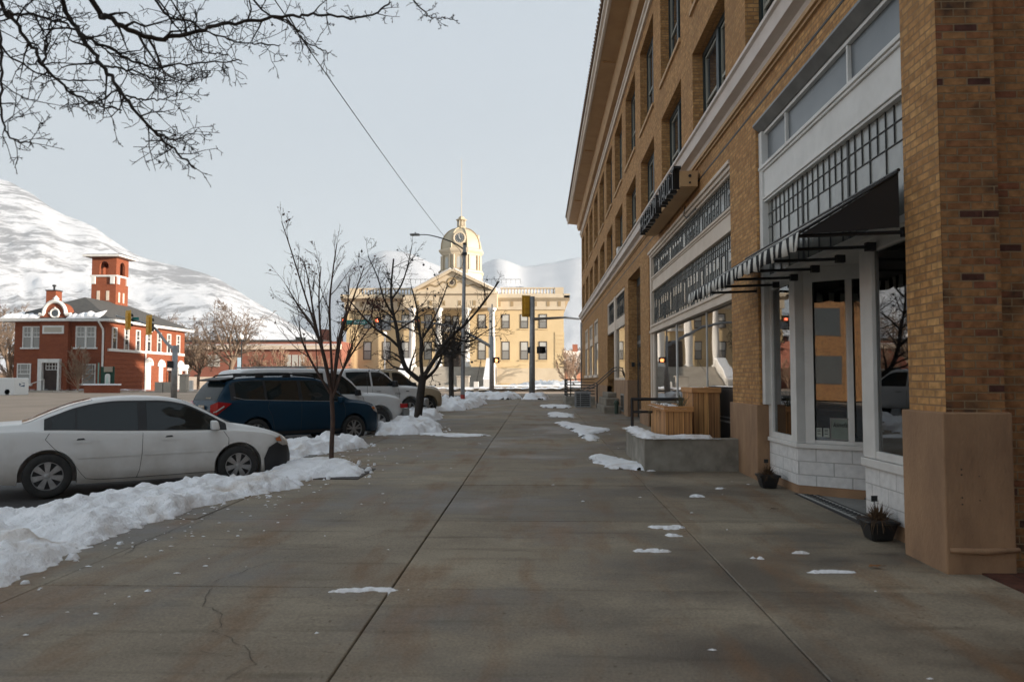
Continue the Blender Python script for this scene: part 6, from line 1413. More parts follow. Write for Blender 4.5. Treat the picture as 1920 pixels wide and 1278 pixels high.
# stairs
n = 16; mb = MB(); z0 = .55
for k in range(n): zz = zs-.02-(zs-z0)*k/n; mb.box(cx(786), cx(916), YC-3.1-.42*k-.42, YC-2.8-.003*k, z0-.4, zz)
mb.build('front_stairs', M['stonestep'], ch)
for a, b in ((768,783),(917,931)):
    mb = MB(); x0, x1 = cx(a), cx(b); mb.prism([(YC-2.81,zb),(YC-2.81,zs+.9),(YC-4.5,zs+.85),(YC-9.6,z0+1.2),(YC-10.6,z0+1.0),(YC-10.6,zb)], 'x', x0, x1); mb.build('stair_wall', M['chwhite'], ch)
    mb = MB(); mb.prism([(YC-2.81,zs+.905),(YC-4.5,zs+.855),(YC-9.6,z0+1.205),(YC-10.6,z0+1.005),(YC-10.6,z0+1.2),(YC-9.6,z0+1.45),(YC-4.5,zs+1.1),(YC-2.81,zs+1.1)], 'x', x0-.05, x1+.05); mb.build('wall_snow', M['cleansnow'], ch)
for px in (812, 905):
    x = cx(px); mb = MB(); mb.tube([(x,YC-3.2,zs+.9),(x,YC-9.6,z0+.95),(x,YC-9.6,z0)], .04, 5); mb.tube([(x,YC-3.2,zs+.9),(x,YC-3.2,zs)], .04, 5); mb.build('handrail', M['black'], ch)
# clock dome
YD = 114.0; dx = P(865, 450, YD).x; dzf = lambda py: P(865, py, YD).z; ap = (P(901.5,450,YD).x-dx)*.98
def octring(ap_, z, y=YD): R = ap_/cos(pi/8); return [(dx+R*sin(pi/8+k*pi/4), y+R*cos(pi/8+k*pi/4), z) for k in range(8)]
def octloft(rings, name, mat, parent, smooth=False):
    mb = MB()
    for a, z in rings: mb.v += octring(a, z)
    for i in range(len(rings)-1):
        for k in range(8): a = i*8+k; b = i*8+(k+1) % 8; mb.f.append((a, b, b+8, a+8))
    mb.f.append(tuple(range((len(rings)-1)*8, len(rings)*8))); return mb.build(name, mat, parent)
octloft([(ap*1.08, dzf(530)), (ap*1.08, dzf(516)), (ap*1.14, dzf(514)), (ap*1.14, dzf(511)), (ap*.98, dzf(509))], 'drum_base', M['chtrim'], ch)
dr = octloft([(ap*.95, dzf(512)), (ap*.95, dzf(480))], 'drum', M['domem'], ch)
octloft([(ap*.97, dzf(482)), (ap*1.0, dzf(479)), (ap*1.10, dzf(475.5)), (ap*1.13, dzf(473)), (ap*1.13, dzf(471.5)), (ap*.99, dzf(469.5))], 'drum_cornice', M['chtrim'], ch)
H_ = dzf(428.5)-dzf(469.5); dm = octloft([(ap*.99*sqrt(max(.03, 1-(t*.985)**2.3)), dzf(469.5)+H_*t) for t in [i/14 for i in range(15)]], 'dome', M['domem'], ch)
for k in range(8):
    a = pi/8+k*pi/4; L = []
    for i in range(15): t = i/14; R = ap*.99*sqrt(max(.03, 1-(t*.985)**2.3))/cos(pi/8)+.02; L.append((dx+R*sin(a), YD+R*cos(a), dzf(469.5)+H_*t))
    mb = MB(); mb.tube(L, .10, 5); mb.build('rib', M['chshade'] if k in (2,5) else M['domem'], dm)
    for s_ in (-.13, .13):
        R = ap*.95/cos(pi/8); b = a+s_*.9; rr_ = ap*.97/cos(pi/8)*cos(pi/8)/cos(abs(s_*.9)-0)*.985
        mb = MB(); x = dx+ap*1.0*sin(b)/cos(pi/8-abs(s_*.9))*1.0; y = YD+ap*1.0*cos(b)/cos(pi/8-abs(s_*.9)); mb.tube([(x,y,dzf(510)),(x,y,dzf(482))], .14, 8); mb.build('drum_column', M['chtrim'], dr)
    c_ = k*pi/4; ux, uy = sin(c_), cos(c_); tx, ty = uy, -ux; wz0, wz1 = dzf(507), dzf(490)
    def arch(w, off, za, zb_): 
        pts = [(-w, za), (w, za)]+[(w*cos(q), zb_+w*sin(q)) for q in [pi*i/8 for i in range(9)]]
        m_ = MB(); m_.add([(dx+ux*(ap*.95+off)+tx*p, YD+uy*(ap*.95+off)+ty*p, z) for p, z in pts], [tuple(range(len(pts)))]); return m_
    arch(.50, .02, wz0-.05, wz1).build('window_surround', M['chtrim'], dr, fix=False); o = arch(.34, .04, wz0+.05, wz1).build('drum_window', M['blind'], dr, fix=False)
CKY = YD-ap*.99-.02; ck = MB(); zc = dzf(452.4); ck.lathe([(.95,.9),(.95,-.12),(.80,-.16),(.68,-.08)], 24, (dx, CKY, zc), 'y'); cs = ck.build('clock_surround', M['chtrim'], ch, smooth=False)
MB().lathe([(0,-.10),(.70,-.09)], 24, (dx, CKY, zc), 'y').build('clock_face', pm('slate_dial', (.10,.11,.115)), cs)
mb = MB()
for k in range(12):
    a = k*pi/6; mb.tube([(dx+.50*sin(a),CKY-.12,zc+.50*cos(a)),(dx+.62*sin(a),CKY-.12,zc+.62*cos(a))], .03, 4)
mb.tube([(dx,CKY-.13,zc),(dx-.08,CKY-.13,zc+.52)], .035, 4); mb.tube([(dx,CKY-.13,zc),(dx+.2,CKY-.13,zc-.22)], .04, 4); mb.build('clock_marks', M['chwhite'], cs)
mb = MB(); mb.lathe([(.95,-.9),(.95,.12),(.7,.1),(0,.1)], 20, (dx+ap*.99-.32, YD, zc), 'x'); mb.build('side_clock', M['chtrim'], ch)
lz = dzf(428.5); L_ = lambda f: lz+(dzf(405)-lz)*f
mb = MB(); mb.lathe([(.85,0),(.85,.12),(.62,.25),(.62,.35)], 8, (dx,YD,lz-.05)); mb.lathe([(.40,L_(.2)-lz),(.40,L_(.62)-lz)], 8, (dx,YD,lz)); mb.lathe([(.60,L_(.60)-lz),(.82,L_(.66)-lz),(.84,L_(.70)-lz),(.5,L_(.74)-lz),(.45,L_(.88)-lz),(.2,L_(.98)-lz),(0,L_(1)-lz)], 8, (dx,YD,lz))
for k in range(8): a = k*pi/4+pi/8; mb.tube([(dx+.58*cos(a),YD+.58*sin(a),L_(.15)),(dx+.58*cos(a),YD+.58*sin(a),L_(.62))], .09, 6)
mb.build('lantern', M['domem'], ch)
mb = MB(); mb.tube([(dx,YD,L_(1)-.1),(dx,YD,P(866,298,YD).z)], [.05,.03], 6); mb.build('flagpole', M['chtrim'], ch)
# low wall, gate pillars, markers before the lawn
lwf = wthing('low_wall', 'long low tan wall with a snow cap in front of the courthouse lawn', 'wall', (0, 75, .4)); mb = MB(); mb.box(cx(925)*.75, 16, 75, 75.4, .3, P(1000,724.5,75).z); mb.build('wall', M['stucco'] if 0 else pm('tan_wall', (.45,.36,.26), (.38,.30,.22), .6, .85), lwf)
mb = MB(); mb.box(P(925,700,75).x-.1, 16, 74.9, 75.5, P(1000,724.5,75).z+.003, P(1000,721.5,75).z); mb.build('wall_snow', M['cleansnow'], lwf)
lw2 = wthing('low_wall', 'short low wall left of the courthouse steps, snow on top', 'wall', (-12, 75, .4)); mb = MB(); mb.box(P(700,700,75).x, P(815,700,75).x, 75, 75.4, .3, P(1000,727,75).z); mb.build('wall', bpy.data.materials['tan_wall'], lw2)
mb = MB(); mb.box(P(700,700,75).x, P(815,700,75).x, 74.9, 75.5, P(1000,727,75).z+.003, P(1000,723,75).z); mb.build('wall_snow', M['cleansnow'], lw2)
def block(name, label, px0, px1, py0, py1, Y, d, mat, cat, cap=None, round_=False):
    a, b = P(px0,py0,Y), P(px1,py1,Y); t = wthing(name, label, cat, (a.x, Y, b.z)); mb = MB(); mb.box(a.x, b.x, Y, Y+d, b.z-.1, a.z); mb.build('body', mat, t, bevel=.03)
    if cap: mb = MB(); mb.box(a.x-.08, b.x+.08, Y-.08, Y+d+.08, a.z+.003, a.z+cap); mb.build('cap', M['cleansnow'] if round_ else mat, t, bevel=.03)
    return t
block('stone_marker', 'square stone marker standing in front of the courthouse steps behind the lamp pole', 856, 879, 706, 735, 74, .9, M['stonestep'], 'stone marker', .1)
block('stone_marker', 'small pale stone marker right of the lamp pole before the steps', 888, 897, 715, 736, 74, .4, M['chwhite'], 'stone marker')
block('stone_marker', 'pale domed stone post right of the left signal pole', 336, 348, 704, 741, 68, .6, M['stonestep'], 'stone marker', .15)
block('stone_marker', 'small white post by the long brick building doorway', 354, 360, 713, 738, 72, .3, M['chwhite'], 'stone marker')
block('barrier_block', 'left pale concrete block by the firehouse side door', 290, 304, 716, 738, 68, .5, M['stonestep'], 'barrier')
block('barrier_block', 'right pale concrete block by the firehouse side door', 306, 319, 716, 738, 68, .5, M['stonestep'], 'barrier')
# ------------------------------------------------------------------ firehouse
YF = 70.0; fx = lambda px: P(px, 650, YF).x; fz = lambda py: P(100, py, YF).z
M['fred'] = brickmat('painted_red_brick', [(0,(.25,.074,.036)),(1,(.285,.088,.042))], (.20,.058,.03), bw=.4, bh=.2, ms=.012, bump=.01)
M['fshingle'] = pm('dark_shingle', (.055,.055,.052), (.085,.08,.072), 3, .85, .01, 20)
fh = wthing('firehouse', 'red painted brick firehouse with a square tower, curved gable and snowy eaves', 'building', (fx(110), YF, .5))
XL, XR = fx(27), fx(197); YB = YF+16; ze = fz(602.5)
mb = MB(); mb.box(XL, XR, YF, YB, .2, ze); mb.build('wall', M['fred'], fh)
mb = MB()
for k in range(8): z = .9+.42*k; mb.box(XR, XR+.035, YF+.25, YB-.1, z, z+.03)
mb.build('string_line', M['fred'], fh)
o_ = .75; mb = MB(); mb.box(XL-o_-.3, XR+o_, YF-o_, YB+o_, ze-.02, ze+.22); mb.build('eave', M['white'], fh)
zr = P(159,557,YF+4.5).z; xm = (XL+XR)/2; xr_ = P(159,557,YF+4.5).x; mb = MB()
mb.add([(XL-o_-.3,YF-o_,ze+.225),(XR+o_,YF-o_,ze+.225),(XR+o_,YB+o_,ze+.225),(XL-o_-.3,YB+o_,ze+.225),(xr_,YF+4.5,zr),(xr_,YB-4.2,zr)], [(0,1,4),(1,2,5,4),(2,3,5),(3,0,4,5)]); mb.build('roof', M['fshingle'], fh, fix=False)
snow_roof = snow_field  # same heap builder, lifted to the eaves
def roofsnow(pts, h, zb_, seed):
    """snow lying on the sloping lower edge of the front roof"""
    mb = MB(); n = 36; x0, x1 = pts; r = random.Random(seed)
    for i in range(n+1):
        x = x0+(x1-x0)*i/n; e = min(1, i/3, (n-i)/3); hh = h*e*(.45+.9*abs(noise.noise(Vector((x*1.3, seed, 0))))+.3*noise.noise(Vector((x*4, seed, 2)))); up = .5+1.6*abs(noise.noise(Vector((x*.9, seed, 5))))*e
        sl = (zr-ze-.225)/(4.5+o_); mb.v += [(x, YF-o_-.06, ze+.20), (x, YF-o_-.05, ze+.23+hh*.8), (x, YF-o_+.25, ze+.23+.25*sl+hh), (x, YF-o_+.3+up, ze+.235+(.3+up)*sl)]
    for i in range(n):
        for j in range(3): a = i*4+j; mb.f.append((a, a+1, a+5, a+4))
    mb.build('roof_snow', M['cleansnow'], fh, smooth=True)
roofsnow((XL-o_-.2, fx(79)), .42, ze, 3); roofsnow((fx(132), fx(192)), .62, ze, 8)
# central bay with scalloped gable
bx0, bx1, bc = fx(80), fx(133), fx(107.5); zg = fz(590); mb = MB(); pts = [(bx0, .2), (bx1, .2), (bx1, zg), (fx(128), zg)]
pts += [(bc+(fx(128)-bc)*cos(a), fz(588)+(fz(567)-fz(588))*sin(a)) for a in [pi*i/16 for i in range(17)]]+[(fx(87), zg), (bx0, zg)]
mb.prism(pts, 'y', YF-.5, YF+.8); mb.build('gable_bay', M['fred'], fh)
mb = MB(); L = [(bc+(fx(128)-bc)*cos(a), YF-.55, fz(588)+(fz(566)-fz(588))*sin(a)) for a in [pi*i/16 for i in range(17)]]; mb.tube([(fx(138),YF-.55,fz(590)),(fx(129),YF-.55,fz(590))]+L+[(fx(86),YF-.55,fz(590)),(fx(79),YF-.55,fz(590))], .17, 6); mb.lathe([(.16,0),(.2,.25),(.3,.4),(.12,.6),(0,.75)], 8, (bc,YF-.4,fz(569))); mb.build('gable_coping', M['white'], fh)
mb = MB(); mb.lathe([(.30,-.05),(.42,-.1),(.5,0)], 20, (bc, YF-.5, fz(588)), 'y')
for k in range(4): a = k*pi/2; mb.box(bc+.5*cos(a)-.07, bc+.5*cos(a)+.07, YF-.56, YF-.5, fz(588)+.5*sin(a)-.07, fz(588)+.5*sin(a)+.07)
ow = mb.build('round_window', M['white'], fh); MB().lathe([(0,-.03),(.31,-.02)], 16, (bc, YF-.5, fz(588)), 'y').build('pane', M['glass'], ow)
mb = MB(); mb.box(fx(86), fx(125.5), YF-.58, YF-.5, fz(626), fz(611)); pq = mb.build('name_plaque', M['white'], fh); mb = MB(); mb.box(fx(89.5), fx(122), YF-.595, YF-.58, fz(623), fz(614)); mb.build('plaque_panel', pm('plaque_tan', (.42,.38,.31)), pq)
def fwin(x0, x1, y0, y1, Y, side=None, sashes=2, grid=3, ar=False):
    """front (side None) or right-hand side window; children frame parts"""
    w = MB(); g = MB(); p = MB(); za, zb_ = y1, y0; n = sashes; L = x1-x0; f = .10
    def B(m, a, b, d0, d1, z0, z1):
        if side is None: m.box(a, b, Y-d1, Y-d0, z0, z1)
        else: m.box(side+d0, side+d1, a, b, z0, z1)
    B(w, x0, x0+f, 0, .08, za, zb_); B(w, x1-f, x1, 0, .08, za, zb_); B(w, x0+f, x1-f, 0, .08, zb_-f, zb_); B(w, x0-.15, x1+.15, 0, .16, za-.15, za)
    for k in range(1, n): x = x0+L*k/n; B(w, x-.09, x+.09, 0, .08, za, zb_-f)
    mid = (za+zb_)/2; B(w, x0+f, x1-f, .0, .06, mid-.04, mid+.04)
    for k in range(n*grid):
        x = x0+L*(k+.5)/(n*grid)
        if grid > 1: B(g, x-.02, x+.02, .02, .05, mid+.04, zb_-f)
    if grid > 1: B(g, x0+f, x1-f, .021, .049, mid+.36, mid+.40)
    B(p, x0+f, x1-f, .005, .02, za, zb_-f)
    o = w.build('window', M['white'], fh)
    if g.v: g.build('glazing_bar', M['white'], o)
    p.build('pane', bpy.data.materials['dusky_pane'] if side is None else M['glass'], o)
fwin(fx(42.5), fx(78), fz(611.5), fz(651), YF); fwin(fx(142), fx(180), fz(611.5), fz(651), YF); fwin(fx(34), fx(60), fz(681), fz(720), YF, None, 1, 2); fwin(fx(156), fx(181), fz(682), fz(719), YF, None, 1, 2)
mb = MB(); mb.box(fx(82.5), fx(90), YF-.85, YF-.5, .3, fz(680)); mb.box(fx(119), fx(122.5), YF-.85, YF-.5, .3, fz(680)); mb.box(fx(82.5), fx(122.5), YF-.85, YF-.5, fz(680), fz(673)); ds = mb.build('door_surround', M['white'], fh)
mb = MB(); mb.box(fx(91), fx(119), YF-.56, YF-.5, .5, fz(680)); d_ = mb.build('front_door', M['brownint'], fh); mb = MB()
for k in range(5): x = fx(95)+k*(fx(118)-fx(95))/4; mb.box(x-.03,x+.03,YF-.6,YF-.565,fz(693),fz(680))
for k in range(3): z = fz(693)+k*(fz(680)-fz(693))/2; mb.box(fx(95),fx(118),YF-.6,YF-.566,z-.03,z+.03)
mb.build('transom_grille', M['white'], d_)
mb = MB(); mb.box(fx(82), fx(124), YF-1.9, YF-.86, .25, .55); mb.build('door_step', M['stonestep'], fh)
for px in (63, 94):
    x = fx(px); t = wthing('hand_railing', 'pipe handrail %s the firehouse door step' % ('left of' if px < 80 else 'beside'), 'railing', (x, YF-2, .4)); mb = MB(); mb.tube([(x-.7,YF-2.4,.4),(x-.7,YF-2.4,1.1),(x-.2,YF-2.2,1.15),(x+.3,YF-1.2,1.55),(x+.3,YF-1.2,.5)], .045, 6); mb.build('pipe', M['chwhite'], t)
# right side: seven tall windows, sill band, arches, porch
zbnd = P(197,655,YF).z
mb = MB(); mb.box(XR, XR+.14, YF+.4, YB-.2, zbnd-.12, zbnd+.12); mb.build('sill_band', M['white'], fh)
for k in range(7):
    y0 = YF+1.05+2.15*k; fwin(y0, y0+.85, ze-.45, zbnd+.15, YF, XR, 1, 2)
def arch_side(y, w, z0, z1, name, fill):
    pts = [(y-w, z0), (y+w, z0)]+[(y+w*cos(q), z1+w*sin(q)) for q in [pi*i/10 for i in range(11)]]; mb = MB(); mb.prism(pts, 'x', XR+.003, XR+.06); o = mb.build(name, fill, fh)
    W = w+.18; mb = MB(); L = [(XR+.08, y+W*cos(q), z1+W*sin(q)) for q in [pi*i/10 for i in range(11)]]; mb.tube(L, .17, 6); mb.build('arch_moulding', M['white'], o)
arch_side(YF+8.0, .45, .5, 3.0, 'arched_door', M['white']); arch_side(YF+10.6, .42, 1.3, 2.9, 'arched_window', M['white']); arch_side(YF+15.0, .42, 1.3, 2.9, 'arched_window', M['white'])
mb = MB(); mb.box(XR+.01, XR+1.3, YF+12.0, YF+14.2, 2.5, 2.75); mb.box(XR+1.1, XR+1.3, YF+12.05, YF+12.25, .4, 2.5); mb.box(XR+1.1, XR+1.3, YF+13.95, YF+14.15, .4, 2.5); po = mb.build('porch', M['white'], fh); mb = MB(); mb.box(XR+.0, XR+1.4, YF+11.9, YF+14.3, 2.76, 3.15); mb.build('porch_snow', M['cleansnow'], po, bevel=.12)
mb = MB(); mb.box(XR+.01, XR+.08, YF+12.3, YF+13.9, .4, 2.4); mb.build('side_door', M['brownint'], fh)
for y, x in ((YF-.1, XR-.25),): mb = MB(); mb.tube([(x,YF-.75,ze-.05),(x+.1,YF-.2,ze-.7),(x+.1,YF-.12,ze-1.0),(x+.1,YF-.12,.4)], .09, 6); mb.build('downpipe', M['white'], fh)
mb = MB(); mb.tube([(XR+.75,YF+8.3,ze),(XR+.12,YF+7.2,ze-.9),(XR+.12,YF+7.2,.4)], .08, 6); mb.build('downpipe', M['white'], fh)
# tower
YT_ = YF+9; tx0, tx1 = P(171,550,YT_).x, P(217,550,YT_).x; td = YT_+2.4; tzt = P(190,482,YT_).z; tzb = P(190,517,YT_).z
mb = MB(); h0, h1 = P(190,514,YT_).z, P(190,503,YT_).z; c_ = (tx0+tx1)/2
mb.box(tx0, tx1, YT_, td, ze, h0); mb.box(tx0, tx1, YT_, td, h1+.75, tzt)
w_ = .48
for a, b in ((tx0, c_-w_), (c_+w_, tx1)): mb.box(a, b, YT_, YT_+.25, h0, h1+.75); mb.box(a, b, td-.25, td, h0, h1+.75)
cy_ = (YT_+td)/2
for xa, xb in ((tx0, tx0+.25), (tx1-.25, tx1)): mb.box(xa, xb, YT_+.25, cy_-w_, h0, h1+.75); mb.box(xa, xb, cy_+w_, td-.25, h0, h1+.75)
tw = mb.build('tower', M['fred'], fh)
for sx in (0, 1):
    mb = MB()
    for s_ in (-1, 1):
        pts = [(s_*w_, 0)]+[(s_*w_, h1-h0+.27)]+[(s_*w_, h1-h0+.75)]+[(0, h1-h0+.75)]+[(s_*w_*cos(q), h1-h0+.27+w_*sin(q)) for q in [pi/2*i/6 for i in range(6, -1, -1)]]
        if sx: mb.prism([(cy_+p, h0+z) for p, z in pts[1:]], 'x', tx1-.25, tx1-.002)
        else: mb.prism([(c_+p, h0+z) for p, z in pts[1:]], 'y', YT_+.002, YT_+.25)
    mb.build('arch_spandrel', M['fred'], tw)
mb = MB(); mb.box(tx0-.12, tx1+.12, YT_-.12, td+.12, tzb-.1, tzb+.08)
for x in (tx0+.05, tx1-.55): mb.box(x, x+.4, YT_-.15, YT_-.0, tzb-.85, tzb-.1)
for y in (YT_+.1, td-.5): mb.box(tx1, tx1+.15, y, y+.4, tzb-.85, tzb-.1)
mb.build('tower_band', M['white'], tw)
mb = MB()
for x in (tx0+.6, tx0+1.6): mb.box(x, x+.32, YT_-.03, YT_-.002, P(190,563,YT_).z, P(190,545,YT_).z)
for y in (YT_+.5, YT_+1.35): mb.box(tx1+.002, tx1+.03, y, y+.3, P(190,566,YT_).z, P(190,547,YT_).z)
mb.build('slit_window', M['cream'], tw)
mb = MB(); mb.box(tx0-.65, tx1+.65, YT_-.65, td+.65, tzt, tzt+.2); mb.build('tower_eave', M['white'], tw)
mb = MB(); e = .65; z0 = tzt+.205; z1 = tzt+.95; cxm, cym = (tx0+tx1)/2, (YT_+td)/2; q = [(tx0-e,YT_-e,z0),(tx1+e,YT_-e,z0),(tx1+e,td+e,z0),(tx0-e,td+e,z0),(cxm,cym,z1)]
mb.add(q, [(1,2,4),(2,3,4)]); mb.build('tower_roof', M['fshingle'], tw, fix=False)
mb = MB(); q2 = [(a, b, c+.04) for a, b, c in q]; mb.add(q2, [(0,1,4),(3,0,4)]); mb.build('tower_snow', M['cleansnow'], tw, fix=False)
mb = MB(); a, b = P(85,600,YF+6), P(105,545,YF+6); mb.box(a.x, b.x, YF+6, YF+7, ze+.5, b.z); chm = mb.build('chimney', M['fred'], fh); mb = MB(); mb.box(a.x-.06, b.x+.06, YF+5.94, YF+7.06, b.z, b.z+.1); mb.tube([((a.x+b.x)/2,YF+6.5,b.z),((a.x+b.x)/2,YF+6.5,b.z+.6)], .09, 6); mb.lathe([(.18,.5),(.18,.65),(0,.7)], 8, ((a.x+b.x)/2,YF+6.5,b.z)); mb.build('flue', M['black'], chm)
# notice board and lawn wall by the corner
nbd = wthing('notice_board', 'green notice board with a pale header and an arched picture near the firehouse corner', 'notice board', (P(190,720,66).x, 66, .5))
a, b = P(189,687,66), P(212,728,66); mb = MB(); mb.box(a.x-.0, a.x+.45, 66, 66.12, b.z, a.z); mb.box(a.x+.0, b.x, 66.13, 66.2, b.z-.0, a.z); mb.build('frame', pm('dark_green_paint', (.012,.05,.03)), nbd)
c0, c1 = P(195.5,687,66), P(210.5,697,66); mb = MB(); mb.box(c0.x, c1.x, 65.94, 66.05, c1.z, c0.z); mb.build('header', pm('bronze_panel', (.30,.25,.19)), nbd)
c0, c1 = P(197,700,66), P(206,720,66); mm_ = (c0.x+c1.x)/2; w_ = (c1.x-c0.x)/2; mb = MB(); pts = [(c0.x, c1.z), (c1.x, c1.z)]+[(mm_+w_*cos(q), c0.z-w_+w_*sin(q)) for q in [pi*i/10 for i in range(11)]]; mb.prism(pts, 'y', 65.98, 66.05); ap_ = mb.build('arched_picture', M['white'], nbd)
mb = MB(); mb.prism([(c0.x+.1, c1.z+.05), (c1.x-.1, c1.z+.05), (mm_, c0.z-.15)], 'y', 65.955, 65.979); mb.build('picture_panel', pm('pale_mint', (.50,.62,.54)), ap_)
x = P(186,690,66).x; mb = MB(); mb.tube([(x,65.9,.4),(x,65.9,P(186,680,66).z)], .06, 8); mb.build('post', pm('verdigris', (.16,.30,.25)), nbd)
lw3 = wthing('low_wall', 'low snow-topped brick wall before the firehouse corner', 'wall', (P(160,730,65).x, 65, .4)); mb = MB(); mb.box(P(158,700,65).x, P(222,700,65).x, 65, 65.35, .2, P(100,722,65).z); mb.build('wall', M['fred'], lw3); mb = MB(); mb.box(P(157,700,65).x, P(223,700,65).x, 64.93, 65.42, P(100,722,65).z+.003, P(100,719,65).z); mb.build('wall_snow', M['cleansnow'], lw3)
# mail van at the left edge
mv = wthing('mail_van', 'small white boxy postal van seen from behind, cut off by the left edge', 'van', (P(10,740,56).x, 56, .38))
a, b = P(5,707,56), P(32,741,56); ang = 0; rx = -38.8; a = Vector((rx-3.6, 56, P(5,707,56).z)); b = Vector((rx, 57.7, b.z)); mb = MB(); mb.box(rx-2.3, rx, 56, 57.7, b.z, a.z-.04); body = mb.build('body', pm('van_white', (.72,.72,.70)), mv, bevel=.06)
mb = MB(); mb.box(rx-3.4, rx-2.2, 56.05, 57.65, b.z+.1, a.z-.2); mb.build('cab', bpy.data.materials['van_white'], mv, bevel=.08)
mb = MB(); mb.box(rx+.002, rx+.015, 56.15, 57.55, b.z+.3, a.z-.14); dd = mb.build('rear_door', bpy.data.materials['van_white'], mv)
q = Vector((rx+.02, 56.85, P(18,720.5,56.8).z)); navy = pm('emblem_navy', (.10,.14,.20)); mb = MB(); mb.add([(q.x,q.y-.3,q.z-.12),(q.x,q.y-.3,q.z+.12),(q.x,q.y-.05,q.z+.02)], [(0,1,2)]); mb.add([(q.x,q.y-.26,q.z-.14),(q.x,q.y+.32,q.z-.18),(q.x,q.y+.32,q.z-.0)], [(0,1,2)]); mb.add([(q.x,q.y-.2,q.z+.17),(q.x,q.y+.34,q.z+.12),(q.x,q.y+.34,q.z+.05)], [(0,1,2)]); mb.build('emblem', navy, dd, fix=False)
mb = MB(); mb.box(rx-.1, rx+.06, 56.03, 57.67, b.z-.12, b.z+.03); mb.build('bumper', M['black'], mv)
for x in (rx-.5, rx-2.6):
    w_ = bpy.data.objects.new('wheel', None); link(w_, mv); w_.matrix_parent_inverse = WORLD[mv.name]; w_.rotation_euler = (0,0,pi/2); w_.location = (x, 56.1, .62)
    MB().lathe([(0,-.1),(.2,-.1),(.3,-.09),(.32,0),(.3,.09),(.2,.1),(0,.1)], 16, (0,0,0), 'x').build('tyre', M['tyre'], w_)
# ------------------------------------------------------------------ long brick building and houses behind
YL = 100.0; lx = lambda px: P(px, 680, YL).x; lz_ = lambda py: P(500, py, YL).z
M['redbrick'] = pm('red_brick_far', (.28,.105,.07), (.23,.085,.055), .8, .85)
lb = wthing('flat_roofed_building', 'long low red brick building with a white band, behind the row of bare trees', 'building', (lx(500), YL, .5))
mb = MB(); mb.box(lx(330), lx(640), YL, YL+18, .2, lz_(640)); mb.build('wall', M['redbrick'], lb)
mb = MB(); mb.box(lx(330)-.1, lx(607), YL-.15, YL+18, lz_(640.5), lz_(637)); mb.build('roof_edge', M['lead'], lb)
mb = MB(); mb.box(lx(330), lx(640), YL-.6, YL-.003, lz_(655), lz_(647)); mb.build('white_band', M['cream'], lb)
mb = MB(); mb.box(lx(330), lx(640), YL-.7, YL-.004, lz_(646.9), lz_(645.5)); mb.build('band_snow', M['cleansnow'], lb)
for px in (395, 407, 540, 553, 566): mb = MB(); mb.box(lx(px)-.38, lx(px)+.38, YL-.06, YL-.002, lz_(687), lz_(665)); mb.build('window', M['blind'], lb)
mb = MB(); mb.box(lx(366), lx(374), YL-.05, YL-.003, .4, lz_(702)); mb.build('door', M['winframe'], lb)
mb = MB(); mb.box(lx(335), lx(640), YL-.12, YL-.0045, .2, lz_(706)); mb.build('stone_base', M['cream'], lb)
mb = MB(); mb.box(lx(526), lx(538), YL+6, YL+8, lz_(640), lz_(627)); mb.build('rooftop_box', M['lead'], lb)
yv = wthing('sign_panel', 'pale blue upright sign panel at the foot of the globe lamp', 'sign', (P(448,700,79).x, 79, .5)); a, b = P(445,670,79), P(451,690,79); mb = MB(); mb.box(a.x, b.x, 79, 79.05, .5, a.z); mb.build('panel', pm('pale_blue', (.45,.60,.70)), yv)
def house(name, label, px0, px1, pyw, pyr, Y, col, roofc, depth=10, snowy=True):
    x0, x1 = P(px0,690,Y).x, P(px1,690,Y).x; zw, zr_ = P(1000,pyw,Y).z, P(1000,pyr,Y).z; t = wthing(name, label, 'house', ((x0+x1)/2, Y, .5))
    mb = MB(); mb.box(x0, x1, Y, Y+depth, .2, zw); mb.build('wall', col, t)
    xm_ = (x0+x1)/2; o = .4; mb = MB(); mb.add([(x0-o,Y-o,zw-.1),(x1+o,Y-o,zw-.1),(x1+o,Y+depth+o,zw-.1),(x0-o,Y+depth+o,zw-.1),(x0-o,Y+depth/2,zr_),(x1+o,Y+depth/2,zr_)], [(0,1,5,4),(2,3,4,5),(1,2,5),(3,0,4)]); mb.build('roof', roofc, t, fix=False)
    mb = MB(); mb.box(x0+(x1-x0)*.3, x0+(x1-x0)*.3+1, Y-.03, Y-.003, 1.6, 3.0); mb.build('window', M['blind'], t)
    mb = MB(); mb.box(xm_-.3, xm_+.5, Y+depth/2-.3, Y+depth/2+.3, zr_-.3, zr_+1.0); mb.build('chimney', M['redbrick'], t)
sroof = pm('snowy_shingles', (.72,.70,.70), (.42,.30,.24), .5, .85, lo=.52, hi=.7)
house('house', 'brick house with a snowy roof glimpsed right of the courthouse', 1050, 1110, 690, 655, 118, pm('rosy_brick', (.42,.20,.13)), sroof)
house('house', 'pale house with a snowy roof at the left corner of the courthouse', 590, 648, 668, 640, 112, pm('salmon_wall', (.48,.26,.17)), sroof)
mb = MB(); a, b = P(612,645,108), P(624,600,108); c_ = wthing('brick_chimney', 'tall brown brick chimney left of the courthouse between branches', 'chimney', (a.x,108,.5)); mb.box(P(612,645,110).x, P(624,645,110).x, 107, 108.5, .3, P(612,618,108).z); mb.build('stack', M['redbrick'], c_)
